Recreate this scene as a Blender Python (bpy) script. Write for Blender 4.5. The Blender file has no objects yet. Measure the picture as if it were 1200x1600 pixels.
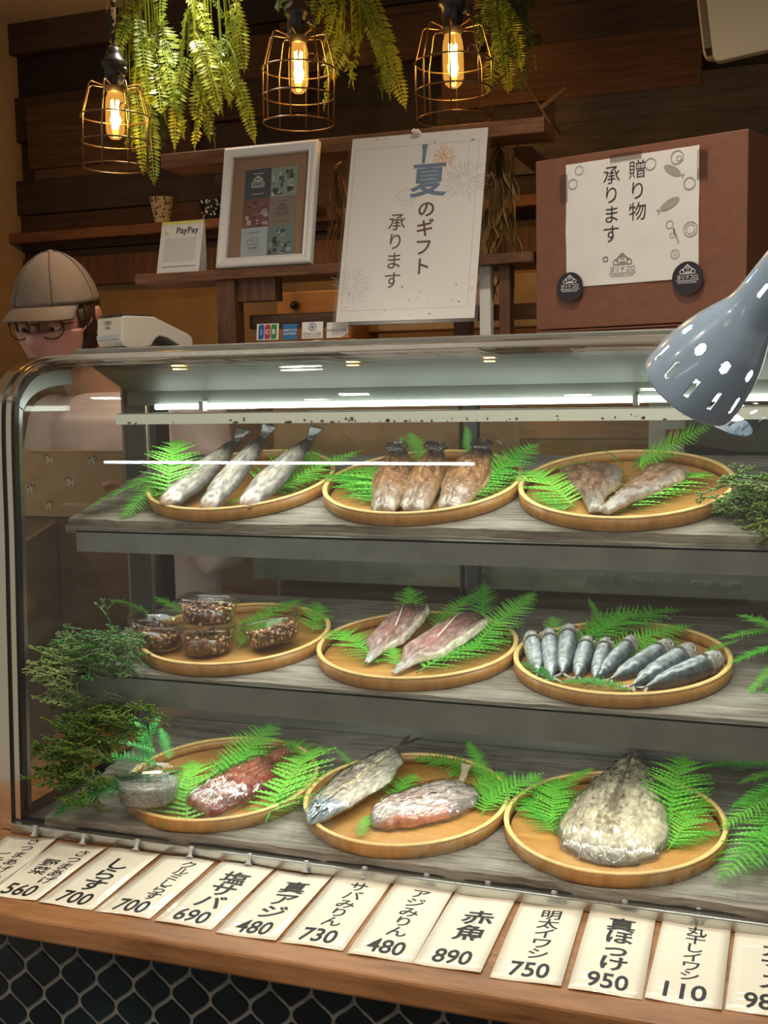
import bpy, math, random
from math import sin, cos, pi, radians, sqrt, atan2
from mathutils import Vector, Matrix, noise
random.seed(7)
S = bpy.context.scene
COL = S.collection

# ------------------------------------------------------------------ camera
cam_d = bpy.data.cameras.new('camera'); cam = bpy.data.objects.new('camera', cam_d); COL.objects.link(cam)
cam_d.sensor_fit = 'VERTICAL'; cam_d.sensor_height = 36.0; cam_d.lens = 36.0 * 1781.71 / 1600.0
cam_d.clip_start = 0.02; cam_d.clip_end = 50
cam.matrix_world = Matrix(((0.94073488, -0.01900475, 0.33860995, 0), (0.33862201, 0.10794859, -0.9347097, 0),
                           (-0.01878855, 0.99397481, 0.10798643, 1.45), (0, 0, 0, 1)))
S.camera = cam
S.view_settings.view_transform = 'Standard'; S.view_settings.look = 'None'
S.view_settings.gamma = 1.0; S.view_settings.use_curve_mapping = False
S.view_settings.exposure = 0.0
S.cycles.transparent_max_bounces = 48; S.cycles.max_bounces = 10

# ------------------------------------------------------------------ light
W = bpy.data.worlds.new('shop_surroundings'); S.world = W; W.use_nodes = True
W.node_tree.nodes['Background'].inputs[0].default_value = (1.0, 0.86, 0.70, 1)
W.node_tree.nodes['Background'].inputs[1].default_value = 0.34
def area(name, loc, rot, sx, sy, power, col):
    l = bpy.data.lights.new(name, 'AREA'); l.shape = 'RECTANGLE'; l.size = sx; l.size_y = sy
    l.energy = power; l.color = col
    o = bpy.data.objects.new(name, l); COL.objects.link(o); o.location = loc; o.rotation_euler = rot
    return o
def point(name, loc, power, col, r=0.02):
    l = bpy.data.lights.new(name, 'POINT'); l.energy = power; l.color = col; l.shadow_soft_size = r
    o = bpy.data.objects.new(name, l); COL.objects.link(o); o.location = loc
    return o
COOL = (0.93, 1.0, 0.93)
area('case_led_light', (-0.50, 1.54, 1.398), (radians(8), 0, 0), 0.95, 0.05, 1.7, COOL)
area('shelf_led_light', (-0.50, 1.50, 1.198), (radians(14), 0, 0), 1.0, 0.05, 1.9, COOL)
area('shelf_led_light', (-0.50, 1.47, 0.982), (radians(14), 0, 0), 1.0, 0.05, 2.1, COOL)
SPOTS = [(-1.75, 0.55), (-1.05, 0.5), (-0.3, 0.5), (-1.45, -0.35), (-0.6, -0.3), (0.5, 0.2), (-0.2, 1.25)]
for sx_, sy_ in SPOTS:
    l = bpy.data.lights.new('downlight_beam', 'SPOT'); l.energy = 24; l.color = (1.0, 0.88, 0.72); l.spot_size = radians(150); l.spot_blend = 0.8; l.shadow_soft_size = 0.04
    o = bpy.data.objects.new('downlight_beam', l); COL.objects.link(o); o.location = (sx_, sy_, 2.335)

l = bpy.data.lights.new('rear_fill_beam', 'SPOT'); l.energy = 26; l.color = (1.0, 0.88, 0.74); l.spot_size = radians(100); l.spot_blend = 1.0; l.shadow_soft_size = 0.05  # unseen spot added to brighten the work area behind the case
o = bpy.data.objects.new('rear_fill_beam', l); COL.objects.link(o); o.location = (-1.1, 2.02, 2.34)
# ------------------------------------------------------------------ helpers
class MB:
    def __init__(s): s.v = []; s.f = []; s.m = []; s.s = []; s.c = []; s.has = False
    def add(s, vs, fs, m=0, smooth=False, cols=None, M=None):
        b = len(s.v)
        if M is not None: vs = [M @ Vector(p) for p in vs]
        s.v += [tuple(p) for p in vs]; s.f += [tuple(b + i for i in f) for f in fs]
        s.m += [m] * len(fs); s.s += [smooth] * len(fs)
        if cols is not None: s.has = True; s.c += [tuple(c) for c in cols]
        else: s.c += [(1, 1, 1)] * len(vs)
        return s
    def box(s, a, b, m=0, M=None):
        x0, y0, z0 = a; x1, y1, z1 = b
        v = [(x0,y0,z0),(x1,y0,z0),(x1,y1,z0),(x0,y1,z0),(x0,y0,z1),(x1,y0,z1),(x1,y1,z1),(x0,y1,z1)]
        return s.add(v, [(0,3,2,1),(4,5,6,7),(0,1,5,4),(1,2,6,5),(2,3,7,6),(3,0,4,7)], m, False, None, M)
    def tube(s, pts, r, n=8, m=0, closed=False, M=None, cap=True):
        pts = [Vector(p) for p in pts]; k = len(pts)
        rs = r if isinstance(r, (list, tuple)) else [r] * k
        vs = []; up = None
        for i, p in enumerate(pts):
            if closed: d = (pts[(i + 1) % k] - pts[i - 1])
            else: d = pts[min(i + 1, k - 1)] - pts[max(i - 1, 0)]
            if d.length < 1e-9: d = Vector((0, 0, 1))
            d.normalize()
            if up is None:
                up = Vector((0, 0, 1)) if abs(d.z) < 0.9 else Vector((1, 0, 0))
            a = d.cross(up)
            if a.length < 1e-6: a = d.orthogonal()
            a.normalize(); b = a.cross(d).normalized(); up = b
            for j in range(n):
                t = 2 * pi * j / n
                vs.append(p + a * (rs[i] * cos(t)) + b * (rs[i] * sin(t)))
        fs = []
        for i in range(k if closed else k - 1):
            i2 = (i + 1) % k
            for j in range(n):
                j2 = (j + 1) % n
                fs.append((i * n + j, i2 * n + j, i2 * n + j2, i * n + j2))
        if cap and not closed: fs += [tuple(range(n)), tuple(range((k - 1) * n, k * n))[::-1]]
        return s.add(vs, fs, m, True, None, M)
    def lathe(s, prof, n=32, m=0, M=None, smooth=True, closed=False):
        vs = []; k = len(prof)
        for r, z in prof:
            for j in range(n):
                t = 2 * pi * j / n; vs.append((r * cos(t), r * sin(t), z))
        fs = []
        for i in range(k if closed else k - 1):
            i2 = (i + 1) % k
            for j in range(n):
                j2 = (j + 1) % n; fs.append((i * n + j, i * n + j2, i2 * n + j2, i2 * n + j))
        return s.add(vs, fs, m, smooth, None, M)
    def prism(s, pts, z0, z1, m=0, M=None):
        n = len(pts)
        vs = [(p[0], p[1], z0) for p in pts] + [(p[0], p[1], z1) for p in pts]
        fs = [tuple(range(n))[::-1], tuple(range(n, 2 * n))] + [(i, (i + 1) % n, n + (i + 1) % n, n + i) for i in range(n)]
        return s.add(vs, fs, m, False, None, M)
    def ellipsoid(s, c, r, nu=16, nv=10, m=0, M=None):
        vs = []; fs = []
        for i in range(nv + 1):
            a = pi * i / nv
            for j in range(nu):
                t = 2 * pi * j / nu
                vs.append((c[0] + r[0] * sin(a) * cos(t), c[1] + r[1] * sin(a) * sin(t), c[2] + r[2] * cos(a)))
        for i in range(nv):
            for j in range(nu):
                fs.append((i * nu + j, (i + 1) * nu + j, (i + 1) * nu + (j + 1) % nu, i * nu + (j + 1) % nu))
        return s.add(vs, fs, m, True, None, M)
    def mesh(s, name):
        me = bpy.data.meshes.new(name); me.from_pydata(s.v, [], s.f)
        me.polygons.foreach_set('material_index', s.m); me.polygons.foreach_set('use_smooth', s.s)
        if s.has:
            ca = me.color_attributes.new('Col', 'FLOAT_COLOR', 'POINT')
            flat = []
            for c in s.c: flat += [c[0], c[1], c[2], 1.0]
            ca.data.foreach_set('color', flat)
        me.update(); return me
    def build(s, name, mats, parent=None, M=None, bevel=0, sub=0):
        me = s.mesh(name)
        for m in (mats if isinstance(mats, (list, tuple)) else [mats]): me.materials.append(m)
        return put(name, me, parent, M, bevel, sub)
def put(name, me, parent=None, M=None, bevel=0, sub=0):
    o = bpy.data.objects.new(name, me); COL.objects.link(o)
    if parent is not None: o.parent = parent
    if M is not None: o.matrix_local = M
    if bevel:
        b = o.modifiers.new('bevel', 'BEVEL'); b.width = bevel; b.segments = 2; b.limit_method = 'ANGLE'; b.angle_limit = radians(40)
    if sub:
        b = o.modifiers.new('subdivision', 'SUBSURF'); b.levels = sub; b.render_levels = sub
    return o
def thing(name, label, cat, M=None, group=None):
    o = bpy.data.objects.new(name, None); COL.objects.link(o); o.empty_display_size = 0.05
    if M is not None: o.matrix_world = M
    return tag(o, label, cat, group)
def tag(o, label, cat, group=None, kind=None):
    o['label'] = label; o['category'] = cat
    if group: o['group'] = group
    if kind: o['kind'] = kind
    return o
def struct(o): o['kind'] = 'structure'; return o
def frame(o, x, y=None, z=None):
    """matrix with columns x, y, z (one of y or z may be missing)"""
    x = Vector(x).normalized()
    if z is None: y = Vector(y); y = (y - x * y.dot(x)).normalized(); z = x.cross(y)
    else: z = Vector(z); z = (z - x * z.dot(x)).normalized(); y = z.cross(x)
    return Matrix(((x.x, y.x, z.x, o[0]), (x.y, y.y, z.y, o[1]), (x.z, y.z, z.z, o[2]), (0, 0, 0, 1)))
def T(x, y, z): return Matrix.Translation((x, y, z))
def Rz(a): return Matrix.Rotation(a, 4, 'Z')
def Rx(a): return Matrix.Rotation(a, 4, 'X')
def Ry(a): return Matrix.Rotation(a, 4, 'Y')
def row(y0, z0, al):
    a = radians(al); return Matrix(((1,0,0,0),(0,cos(a),-sin(a),y0),(0,sin(a),cos(a),z0),(0,0,0,1)))
ROW = {'t': row(1.624, 1.295, 13.9), 'm': row(1.586, 1.054, 6.7), 'b': row(1.523, 0.84, 6.0)}

# ------------------------------------------------------------------ materials
MATS = {}
def newmat(name):
    m = bpy.data.materials.new(name); m.use_nodes = True
    return m, m.node_tree.nodes, m.node_tree.links, m.node_tree.nodes['Principled BSDF']
def rgba(c): return (c[0], c[1], c[2], 1)
def solid(name, col, rough=0.5, metal=0.0, spec=0.5, bump=0.0, bscale=60, var=0.0, coat=0.0, emit=None, es=0, trans=0, sss=0):
    m, N, L, P = newmat(name)
    P.inputs['Base Color'].default_value = rgba(col); P.inputs['Roughness'].default_value = rough
    P.inputs['Metallic'].default_value = metal; P.inputs['Specular IOR Level'].default_value = spec
    P.inputs['Coat Weight'].default_value = coat; P.inputs['Coat Roughness'].default_value = 0.05
    if trans: P.inputs['Transmission Weight'].default_value = trans
    if sss: P.inputs['Subsurface Weight'].default_value = sss; P.inputs['Subsurface Radius'].default_value = (0.01, 0.005, 0.003)
    if emit: P.inputs['Emission Color'].default_value = rgba(emit); P.inputs['Emission Strength'].default_value = es
    tc = N.new('ShaderNodeTexCoord')
    if bump or var:
        nz = N.new('ShaderNodeTexNoise'); nz.inputs['Scale'].default_value = bscale; nz.inputs['Detail'].default_value = 5
        L.new(tc.outputs['Object'], nz.inputs['Vector'])
        if bump:
            b = N.new('ShaderNodeBump'); b.inputs['Strength'].default_value = bump; b.inputs['Distance'].default_value = 0.003
            L.new(nz.outputs['Fac'], b.inputs['Height']); L.new(b.outputs['Normal'], P.inputs['Normal'])
        if var:
            r = N.new('ShaderNodeValToRGB'); r.color_ramp.elements[0].position = 0.3; r.color_ramp.elements[1].position = 0.7
            r.color_ramp.elements[0].color = rgba([c * (1 - var) for c in col]); r.color_ramp.elements[1].color = rgba([min(1, c * (1 + var)) for c in col])
            L.new(nz.outputs['Fac'], r.inputs['Fac']); L.new(r.outputs['Color'], P.inputs['Base Color'])
    return m
def wood(name, cols, axis='X', scale=9, stretch=14, rough=0.6, bump=0.5, knots=True, spec=0.4, vcol=False, fine=1.0):
    """grain noise stretched along an axis of the object, colour ramp over cols"""
    m, N, L, P = newmat(name)
    P.inputs['Roughness'].default_value = rough; P.inputs['Specular IOR Level'].default_value = spec
    tc = N.new('ShaderNodeTexCoord'); mp = N.new('ShaderNodeMapping')
    sc = {'X': (1, stretch, stretch), 'Y': (stretch, 1, stretch), 'Z': (stretch, stretch, 1)}[axis]
    mp.inputs['Scale'].default_value = sc
    L.new(tc.outputs['Object'], mp.inputs['Vector'])
    n1 = N.new('ShaderNodeTexNoise'); n1.inputs['Scale'].default_value = scale * 0.35; n1.inputs['Detail'].default_value = 9; n1.inputs['Roughness'].default_value = 0.68; n1.inputs['Distortion'].default_value = 1.2
    L.new(mp.outputs['Vector'], n1.inputs['Vector'])
    n2 = N.new('ShaderNodeTexNoise'); n2.inputs['Scale'].default_value = scale * 1.6 * fine; n2.inputs['Detail'].default_value = 6; n2.inputs['Roughness'].default_value = 0.7
    L.new(mp.outputs['Vector'], n2.inputs['Vector'])
    n3 = N.new('ShaderNodeTexNoise'); n3.inputs['Scale'].default_value = 5; n3.inputs['Detail'].default_value = 2
    L.new(tc.outputs['Object'], n3.inputs['Vector'])
    a = N.new('ShaderNodeMath'); a.operation = 'MULTIPLY_ADD'; a.inputs[1].default_value = 0.45; L.new(n2.outputs['Fac'], a.inputs[0])
    b = N.new('ShaderNodeMath'); b.operation = 'MULTIPLY'; b.inputs[1].default_value = 0.55; L.new(n1.outputs['Fac'], b.inputs[0]); L.new(b.outputs[0], a.inputs[2])
    c = N.new('ShaderNodeMath'); c.operation = 'MULTIPLY_ADD'; c.inputs[1].default_value = 0.3; L.new(n3.outputs['Fac'], c.inputs[0])
    d = N.new('ShaderNodeMath'); d.operation = 'MULTIPLY_ADD'; d.inputs[1].default_value = 1.0; d.inputs[2].default_value = -0.15
    L.new(a.outputs[0], d.inputs[0]); L.new(d.outputs[0], c.inputs[2])
    r = N.new('ShaderNodeValToRGB'); e = r.color_ramp.elements; k = len(cols)
    e[0].position = 0.33; e[0].color = rgba(cols[0]); e[1].position = 0.68; e[1].color = rgba(cols[-1])
    for i in range(1, k - 1):
        x = e.new(0.33 + 0.35 * i / (k - 1)); x.color = rgba(cols[i])
    L.new(c.outputs[0], r.inputs['Fac'])
    if vcol:
        at = N.new('ShaderNodeAttribute'); at.attribute_name = 'Col'
        mx = N.new('ShaderNodeMix'); mx.data_type = 'RGBA'; mx.blend_type = 'MULTIPLY'; mx.inputs[0].default_value = 1
        L.new(r.outputs['Color'], mx.inputs[6]); L.new(at.outputs['Color'], mx.inputs[7]); L.new(mx.outputs[2], P.inputs['Base Color'])
    else: L.new(r.outputs['Color'], P.inputs['Base Color'])
    bp = N.new('ShaderNodeBump'); bp.inputs['Strength'].default_value = bump; bp.inputs['Distance'].default_value = 0.002
    L.new(a.outputs[0], bp.inputs['Height']); L.new(bp.outputs['Normal'], P.inputs['Normal'])
    return m
def glass(name, tint=(1, 1, 1), ior=1.45, rough=0.0, boost=1.0):
    """thin clear sheet: mirror reflection by angle, the rest passes straight through"""
    m, N, L, P = newmat(name); N.remove(P); out = N['Material Output']
    t = N.new('ShaderNodeBsdfTransparent'); t.inputs['Color'].default_value = rgba(tint)
    g = N.new('ShaderNodeBsdfGlossy'); g.inputs['Roughness'].default_value = rough
    lw = N.new('ShaderNodeLayerWeight'); lw.inputs['Blend'].default_value = 0.5
    pw = N.new('ShaderNodeMath'); pw.operation = 'POWER'; pw.inputs[1].default_value = 5.0; L.new(lw.outputs['Facing'], pw.inputs[0])
    f0 = ((ior - 1) / (ior + 1)) ** 2
    mu = N.new('ShaderNodeMath'); mu.operation = 'MULTIPLY_ADD'; mu.inputs[1].default_value = (1 - f0) * boost; mu.inputs[2].default_value = f0 * boost; mu.use_clamp = True
    mx = N.new('ShaderNodeMixShader'); L.new(pw.outputs[0], mu.inputs[0]); L.new(mu.outputs[0], mx.inputs[0]); L.new(t.outputs[0], mx.inputs[1]); L.new(g.outputs[0], mx.inputs[2])
    L.new(mx.outputs[0], out.inputs['Surface']); return m
def wrapmat(name):
    """crinkled clear film: mostly see-through, sharp streaky highlights"""
    m = glass(name, (0.98, 0.98, 0.98), 1.5, 0.05, 2.4); N = m.node_tree.nodes; L = m.node_tree.links
    tc = N.new('ShaderNodeTexCoord'); mp = N.new('ShaderNodeMapping'); mp.inputs['Scale'].default_value = (0.4, 3.2, 1); mp.inputs['Rotation'].default_value = (0, 0, 0.5)
    L.new(tc.outputs['Object'], mp.inputs['Vector'])
    n = N.new('ShaderNodeTexNoise'); n.inputs['Scale'].default_value = 38; n.inputs['Detail'].default_value = 2; n.inputs['Distortion'].default_value = 1.2; L.new(mp.outputs[0], n.inputs['Vector'])
    b = N.new('ShaderNodeBump'); b.inputs['Strength'].default_value = 1.0; b.inputs['Distance'].default_value = 0.004; L.new(n.outputs['Fac'], b.inputs['Height'])
    for x in N:
        if x.type in ('BSDF_GLOSSY', 'LAYER_WEIGHT'): L.new(b.outputs[0], x.inputs['Normal'])
    return m
def leafmat(name, col, col2, tr=0.35):
    m, N, L, P = newmat(name); out = N['Material Output']
    P.inputs['Roughness'].default_value = 0.42; P.inputs['Specular IOR Level'].default_value = 0.35
    tc = N.new('ShaderNodeTexCoord'); n = N.new('ShaderNodeTexNoise'); n.inputs['Scale'].default_value = 22
    L.new(tc.outputs['Object'], n.inputs['Vector'])
    oi = N.new('ShaderNodeObjectInfo'); ad = N.new('ShaderNodeMath'); ad.operation = 'MULTIPLY_ADD'; ad.inputs[1].default_value = 0.5
    L.new(oi.outputs['Random'], ad.inputs[0]); s = N.new('ShaderNodeMath'); s.operation = 'SUBTRACT'; s.inputs[1].default_value = 0.25
    L.new(n.outputs['Fac'], s.inputs[0]); L.new(s.outputs[0], ad.inputs[2])
    r = N.new('ShaderNodeValToRGB'); r.color_ramp.elements[0].position = 0.2; r.color_ramp.elements[1].position = 0.8
    r.color_ramp.elements[0].color = rgba(col); r.color_ramp.elements[1].color = rgba(col2); L.new(ad.outputs[0], r.inputs['Fac'])
    L.new(r.outputs['Color'], P.inputs['Base Color'])
    t = N.new('ShaderNodeBsdfTranslucent'); L.new(r.outputs['Color'], t.inputs['Color'])
    mx = N.new('ShaderNodeMixShader'); mx.inputs[0].default_value = tr; L.new(P.outputs[0], mx.inputs[1]); L.new(t.outputs[0], mx.inputs[2]); L.new(mx.outputs[0], out.inputs['Surface'])
    return m
def skinmat(name, rough=0.3, bump=0.5, bscale=90, speck=None, sparse=0.68, sscale=120, coat=0.2, sstretch=(1, 1, 1)):
    """fish surface: colour from the mesh's own pigment attribute, fine mottling, optional specks"""
    m, N, L, P = newmat(name)
    P.inputs['Roughness'].default_value = rough; P.inputs['Coat Weight'].default_value = coat; P.inputs['Coat Roughness'].default_value = 0.15
    at = N.new('ShaderNodeAttribute'); at.attribute_name = 'Col'
    tc = N.new('ShaderNodeTexCoord'); n = N.new('ShaderNodeTexNoise'); n.inputs['Scale'].default_value = bscale; n.inputs['Detail'].default_value = 6; n.inputs['Roughness'].default_value = 0.7
    L.new(tc.outputs['Object'], n.inputs['Vector'])
    mpp = N.new('ShaderNodeMapping'); mpp.inputs['Scale'].default_value = (0.4, 1.0, 1.0); L.new(tc.outputs['Object'], mpp.inputs['Vector']); L.new(mpp.outputs[0], n.inputs['Vector'])
    r = N.new('ShaderNodeValToRGB'); r.color_ramp.elements[0].position = 0.36; r.color_ramp.elements[1].position = 0.66
    r.color_ramp.elements[0].color = (0.56, 0.51, 0.49, 1); r.color_ramp.elements[1].color = (1.25, 1.25, 1.25, 1); L.new(n.outputs['Fac'], r.inputs['Fac'])
    mx = N.new('ShaderNodeMix'); mx.data_type = 'RGBA'; mx.blend_type = 'MULTIPLY'; mx.inputs[0].default_value = 1; L.new(at.outputs['Color'], mx.inputs[6]); L.new(r.outputs['Color'], mx.inputs[7])
    last = mx.outputs[2]
    if speck:
        mp = N.new('ShaderNodeMapping'); mp.inputs['Scale'].default_value = sstretch; L.new(tc.outputs['Object'], mp.inputs['Vector'])
        v = N.new('ShaderNodeTexVoronoi'); v.inputs['Scale'].default_value = sscale; L.new(mp.outputs[0], v.inputs['Vector'])
        lt = N.new('ShaderNodeMath'); lt.operation = 'LESS_THAN'; lt.inputs[1].default_value = 0.22; L.new(v.outputs['Distance'], lt.inputs[0])
        sp = N.new('ShaderNodeSeparateColor'); L.new(v.outputs['Color'], sp.inputs[0])
        gt = N.new('ShaderNodeMath'); gt.operation = 'GREATER_THAN'; gt.inputs[1].default_value = sparse; L.new(sp.outputs[0], gt.inputs[0])
        mu = N.new('ShaderNodeMath'); mu.operation = 'MULTIPLY'; L.new(lt.outputs[0], mu.inputs[0]); L.new(gt.outputs[0], mu.inputs[1])
        m2 = N.new('ShaderNodeMix'); m2.data_type = 'RGBA'; L.new(mu.outputs[0], m2.inputs[0]); L.new(last, m2.inputs[6]); m2.inputs[7].default_value = rgba(speck); last = m2.outputs[2]
    L.new(last, P.inputs['Base Color'])
    b = N.new('ShaderNodeBump'); b.inputs['Strength'].default_value = bump; b.inputs['Distance'].default_value = 0.002; L.new(n.outputs['Fac'], b.inputs['Height']); L.new(b.outputs[0], P.inputs['Normal'])
    return m

M_GLASS = glass('clear_glass', (0.955, 0.975, 0.965), 1.5)
M_PLASTIC = glass('clear_plastic', (0.985, 0.988, 0.988), 1.45, 0.03, 0.9)
M_PIN = solid('clear_acrylic_pin', (0.85, 0.86, 0.86), 0.12, trans=.55, coat=1)
M_LAMIN = glass('laminate_film', (0.97, 0.97, 0.97), 1.45, 0.22, 1.0)
M_WRAP = wrapmat('plastic_film')
M_STEEL = solid('brushed_steel', (0.52, 0.52, 0.49), 0.28, 1.0, bump=0.06, bscale=30)
M_STEEL_D = solid('dull_steel', (0.20, 0.205, 0.19), 0.42, 0.7, bump=0.08, bscale=20, var=0.15)
M_CHROME = solid('polished_steel', (0.72, 0.68, 0.60), 0.14, 1.0, bump=0.03, bscale=8)
M_BLACK = solid('black_trim', (0.012, 0.012, 0.012), 0.35)
M_WHITEP = solid('white_painted_metal', (0.78, 0.80, 0.74), 0.4, bump=0.1, var=0.08)
M_GREYB = wood('weathered_board', [(0.045, 0.035, 0.027), (0.15, 0.125, 0.10), (0.27, 0.24, 0.20), (0.40, 0.36, 0.31)], 'X', 11, 12, 0.8, 0.9)
M_COUNTER = wood('counter_wood', [(0.13, 0.05, 0.018), (0.25, 0.11, 0.04), (0.34, 0.16, 0.065), (0.40, 0.20, 0.09)], 'X', 8, 8, 0.38, 0.25)
M_SHELFW = wood('stained_shelf_wood', [(0.05, 0.018, 0.007), (0.13, 0.05, 0.018), (0.20, 0.085, 0.033), (0.27, 0.125, 0.055)], 'X', 10, 12, 0.5, 0.5)
M_LEGW = wood('stained_leg_wood', [(0.05, 0.02, 0.009), (0.12, 0.05, 0.02), (0.20, 0.09, 0.04)], 'Z', 10, 12, 0.5, 0.5)
M_WALLW = wood('wall_plank_wood', [(0.25, 0.22, 0.19), (0.55, 0.5, 0.46), (0.85, 0.80, 0.75)], 'X', 9, 16, 0.62, 0.6, vcol=True)
M_BAMBOO = wood('bamboo_wood', [(0.30, 0.13, 0.03), (0.44, 0.21, 0.06), (0.52, 0.28, 0.09)], 'X', 12, 20, 0.34, 0.12, fine=0.6)
M_BAMRIM = wood('bamboo_rim_wood', [(0.20, 0.085, 0.018), (0.33, 0.15, 0.038), (0.42, 0.21, 0.06)], 'Z', 10, 6, 0.36, 0.15)
M_BAMEDGE = solid('bamboo_edge', (0.66, 0.44, 0.17), 0.4, var=0.12)
M_PLASTER = solid('beige_plaster', (0.42, 0.31, 0.19), 0.9, bump=0.2, bscale=40, var=0.05)
M_CEIL = solid('ceiling_plaster', (0.50, 0.40, 0.28), 0.9, bump=0.1, bscale=60)
M_PAPER = solid('cream_paper', (0.80, 0.75, 0.64), 0.7, var=0.03, bscale=6)
M_PAPERW = solid('white_paper', (0.80, 0.78, 0.75), 0.7, var=0.02, bscale=6)
M_INK = solid('black_ink', (0.012, 0.011, 0.012), 0.6)
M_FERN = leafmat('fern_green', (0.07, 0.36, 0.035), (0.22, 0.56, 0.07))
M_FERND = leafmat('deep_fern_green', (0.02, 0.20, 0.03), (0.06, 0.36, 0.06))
M_VINE = leafmat('olive_vine_green', (0.10, 0.17, 0.012), (0.24, 0.30, 0.03), 0.25)
M_VINED = leafmat('dark_vine_green', (0.045, 0.09, 0.012), (0.10, 0.16, 0.025), 0.25)
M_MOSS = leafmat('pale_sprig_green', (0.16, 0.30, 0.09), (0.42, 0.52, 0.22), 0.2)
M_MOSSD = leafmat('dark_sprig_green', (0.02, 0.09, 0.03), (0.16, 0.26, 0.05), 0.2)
M_DRY = leafmat('dry_leaf_brown', (0.16, 0.085, 0.025), (0.36, 0.22, 0.07), 0.2)

# ------------------------------------------------------------------ lettering
_G = {}
def glyph(txt, bold=0.0):
    k = (txt, bold)
    if k in _G: return _G[k]
    cu = bpy.data.curves.new('g', 'FONT'); cu.body = txt; cu.size = 1.0; cu.offset = bold; cu.resolution_u = 3
    o = bpy.data.objects.new('g', cu); COL.objects.link(o)
    dg = bpy.context.evaluated_depsgraph_get(); dg.update()
    me = bpy.data.meshes.new_from_object(o.evaluated_get(dg))
    vs = [tuple(v.co) for v in me.vertices]; fs = [tuple(p.vertices) for p in me.polygons]
    bpy.data.objects.remove(o); bpy.data.curves.remove(cu); bpy.data.meshes.remove(me)
    _G[k] = (vs, fs); return _G[k]
def htext(mb, txt, cx, cy, w=None, h=None, bold=0.0, m=0, z=0.0, shear=0.0, M=None):
    """horizontal text fitted to a centre and a width and/or height"""
    vs, fs = glyph(txt, bold)
    if not vs: return
    x0 = min(v[0] for v in vs); x1 = max(v[0] for v in vs); y0 = min(v[1] for v in vs); y1 = max(v[1] for v in vs)
    if w is None: sy = h / (y1 - y0); sx = sy
    elif h is None: sx = w / (x1 - x0); sy = sx
    else: sx = w / (x1 - x0); sy = h / (y1 - y0)
    out = [(cx + (v[0] - (x0 + x1) / 2) * sx + shear * (v[1] - (y0 + y1) / 2) * sy, cy + (v[1] - (y0 + y1) / 2) * sy, z) for v in vs]
    mb.add(out, fs, m, M=M)
def vtext(mb, chars, cx, ytop, size, dy, bold=0.0, m=0, z=0.0, sx=1.0, M=None, rot=()):
    """one character under the other, em boxes centred on cx"""
    for i, ch in enumerate(chars):
        vs, fs = glyph(ch, bold)
        if not vs: continue
        y = ytop - dy * i - size * 0.5; s = size
        out = []
        for v in vs:
            a, b = (v[0] - EMC[0]) * s * sx * EMS, (v[1] - EMC[1]) * s * EMS
            out.append((cx + a, y + b, z))
        mb.add(out, fs, m, M=M)
EMS = 1.0; EMC = (0.5, 0.36)
def measure_em():
    global EMS, EMC
    xs = [v[0] for v in glyph('国')[0]]; ys = [v[1] for v in glyph('国')[0]]
    EMS = 0.90 / (max(xs) - min(xs)); EMC = ((max(xs) + min(xs)) / 2, (max(ys) + min(ys)) / 2)
measure_em()
def logo(mb, cx, cy, w, m=0, z=0.0, M=None, name=True):
    """three little houses over the shop name and an underline"""
    u = w / 10.0
    def ln(pts, r=0.16):
        for a, b in zip(pts, pts[1:]):
            a = Vector(a); b = Vector(b); d = (b - a).normalized(); n = Vector((-d.y, d.x)) * r
            q = [a - n - d * r * .5, b - n + d * r * .5, b + n + d * r * .5, a + n - d * r * .5]
            mb.add([(cx + p.x * u, cy + p.y * u, z) for p in q], [(0, 1, 2, 3)], m, M=M)
    ln([(-1.7, 2.2), (-1.7, 4.2), (0, 5.6), (1.7, 4.2), (1.7, 2.2)]); ln([(-2.1, 4.0), (0, 5.9), (2.1, 4.0)])
    ln([(-3.3, 2.2), (-3.3, 3.3), (-2.5, 4.0), (-1.7, 3.3)]); ln([(3.3, 2.2), (3.3, 3.3), (2.5, 4.0), (1.7, 3.3)])
    ln([(-3.3, 2.2), (3.3, 2.2)]); ln([(-.5, 3.9), (.5, 3.9), (.5, 4.7), (-.5, 4.7), (-.5, 3.9)], .12)
    for x in (-1, -.4, .2, .8): ln([(x, 2.3), (x, 3.0), (x + .4, 3.0), (x + .4, 2.3)], .1)
    if name:
        htext(mb, 'ヨリドコロ', cx, cy + 0.7 * u, 9.0 * u, 1.9 * u, 0.015, m, z, M=M)
        ln([(-5, -.7), (5, -.7)], .12)
        htext(mb, 'KAMAKURA', cx, cy - 1.5 * u, 8.2 * u, 0.85 * u, 0.0, m, z, M=M)
# ------------------------------------------------------------------ the room
m = MB().box((-1.86, -3.0, -0.02), (2.2, 2.5, 0.0)); struct(m.build('floor', solid('grey_floor', (0.10, 0.09, 0.08), 0.5, var=0.1)))
m = MB().box((-1.95, 1.3, 2.365), (2.2, 2.6, 2.42)); struct(m.build('ceiling', M_CEIL))
m = MB().box((-2.6, -3.0, 2.345), (2.2, 1.30, 2.42)); struct(m.build('ceiling_front', M_CEIL))
m = MB().box((-1.93, 1.9, 0), (-1.86, 2.6, 2.365)); struct(m.build('wall_left', M_PLASTER))
m = MB().box((-1.95, 2.5, 0), (2.2, 2.6, 2.365)); struct(m.build('wall_back', solid('ochre_board_wall', (0.30, 0.17, 0.06), 0.6, bump=0.2, bscale=12, var=0.12)))
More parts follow.
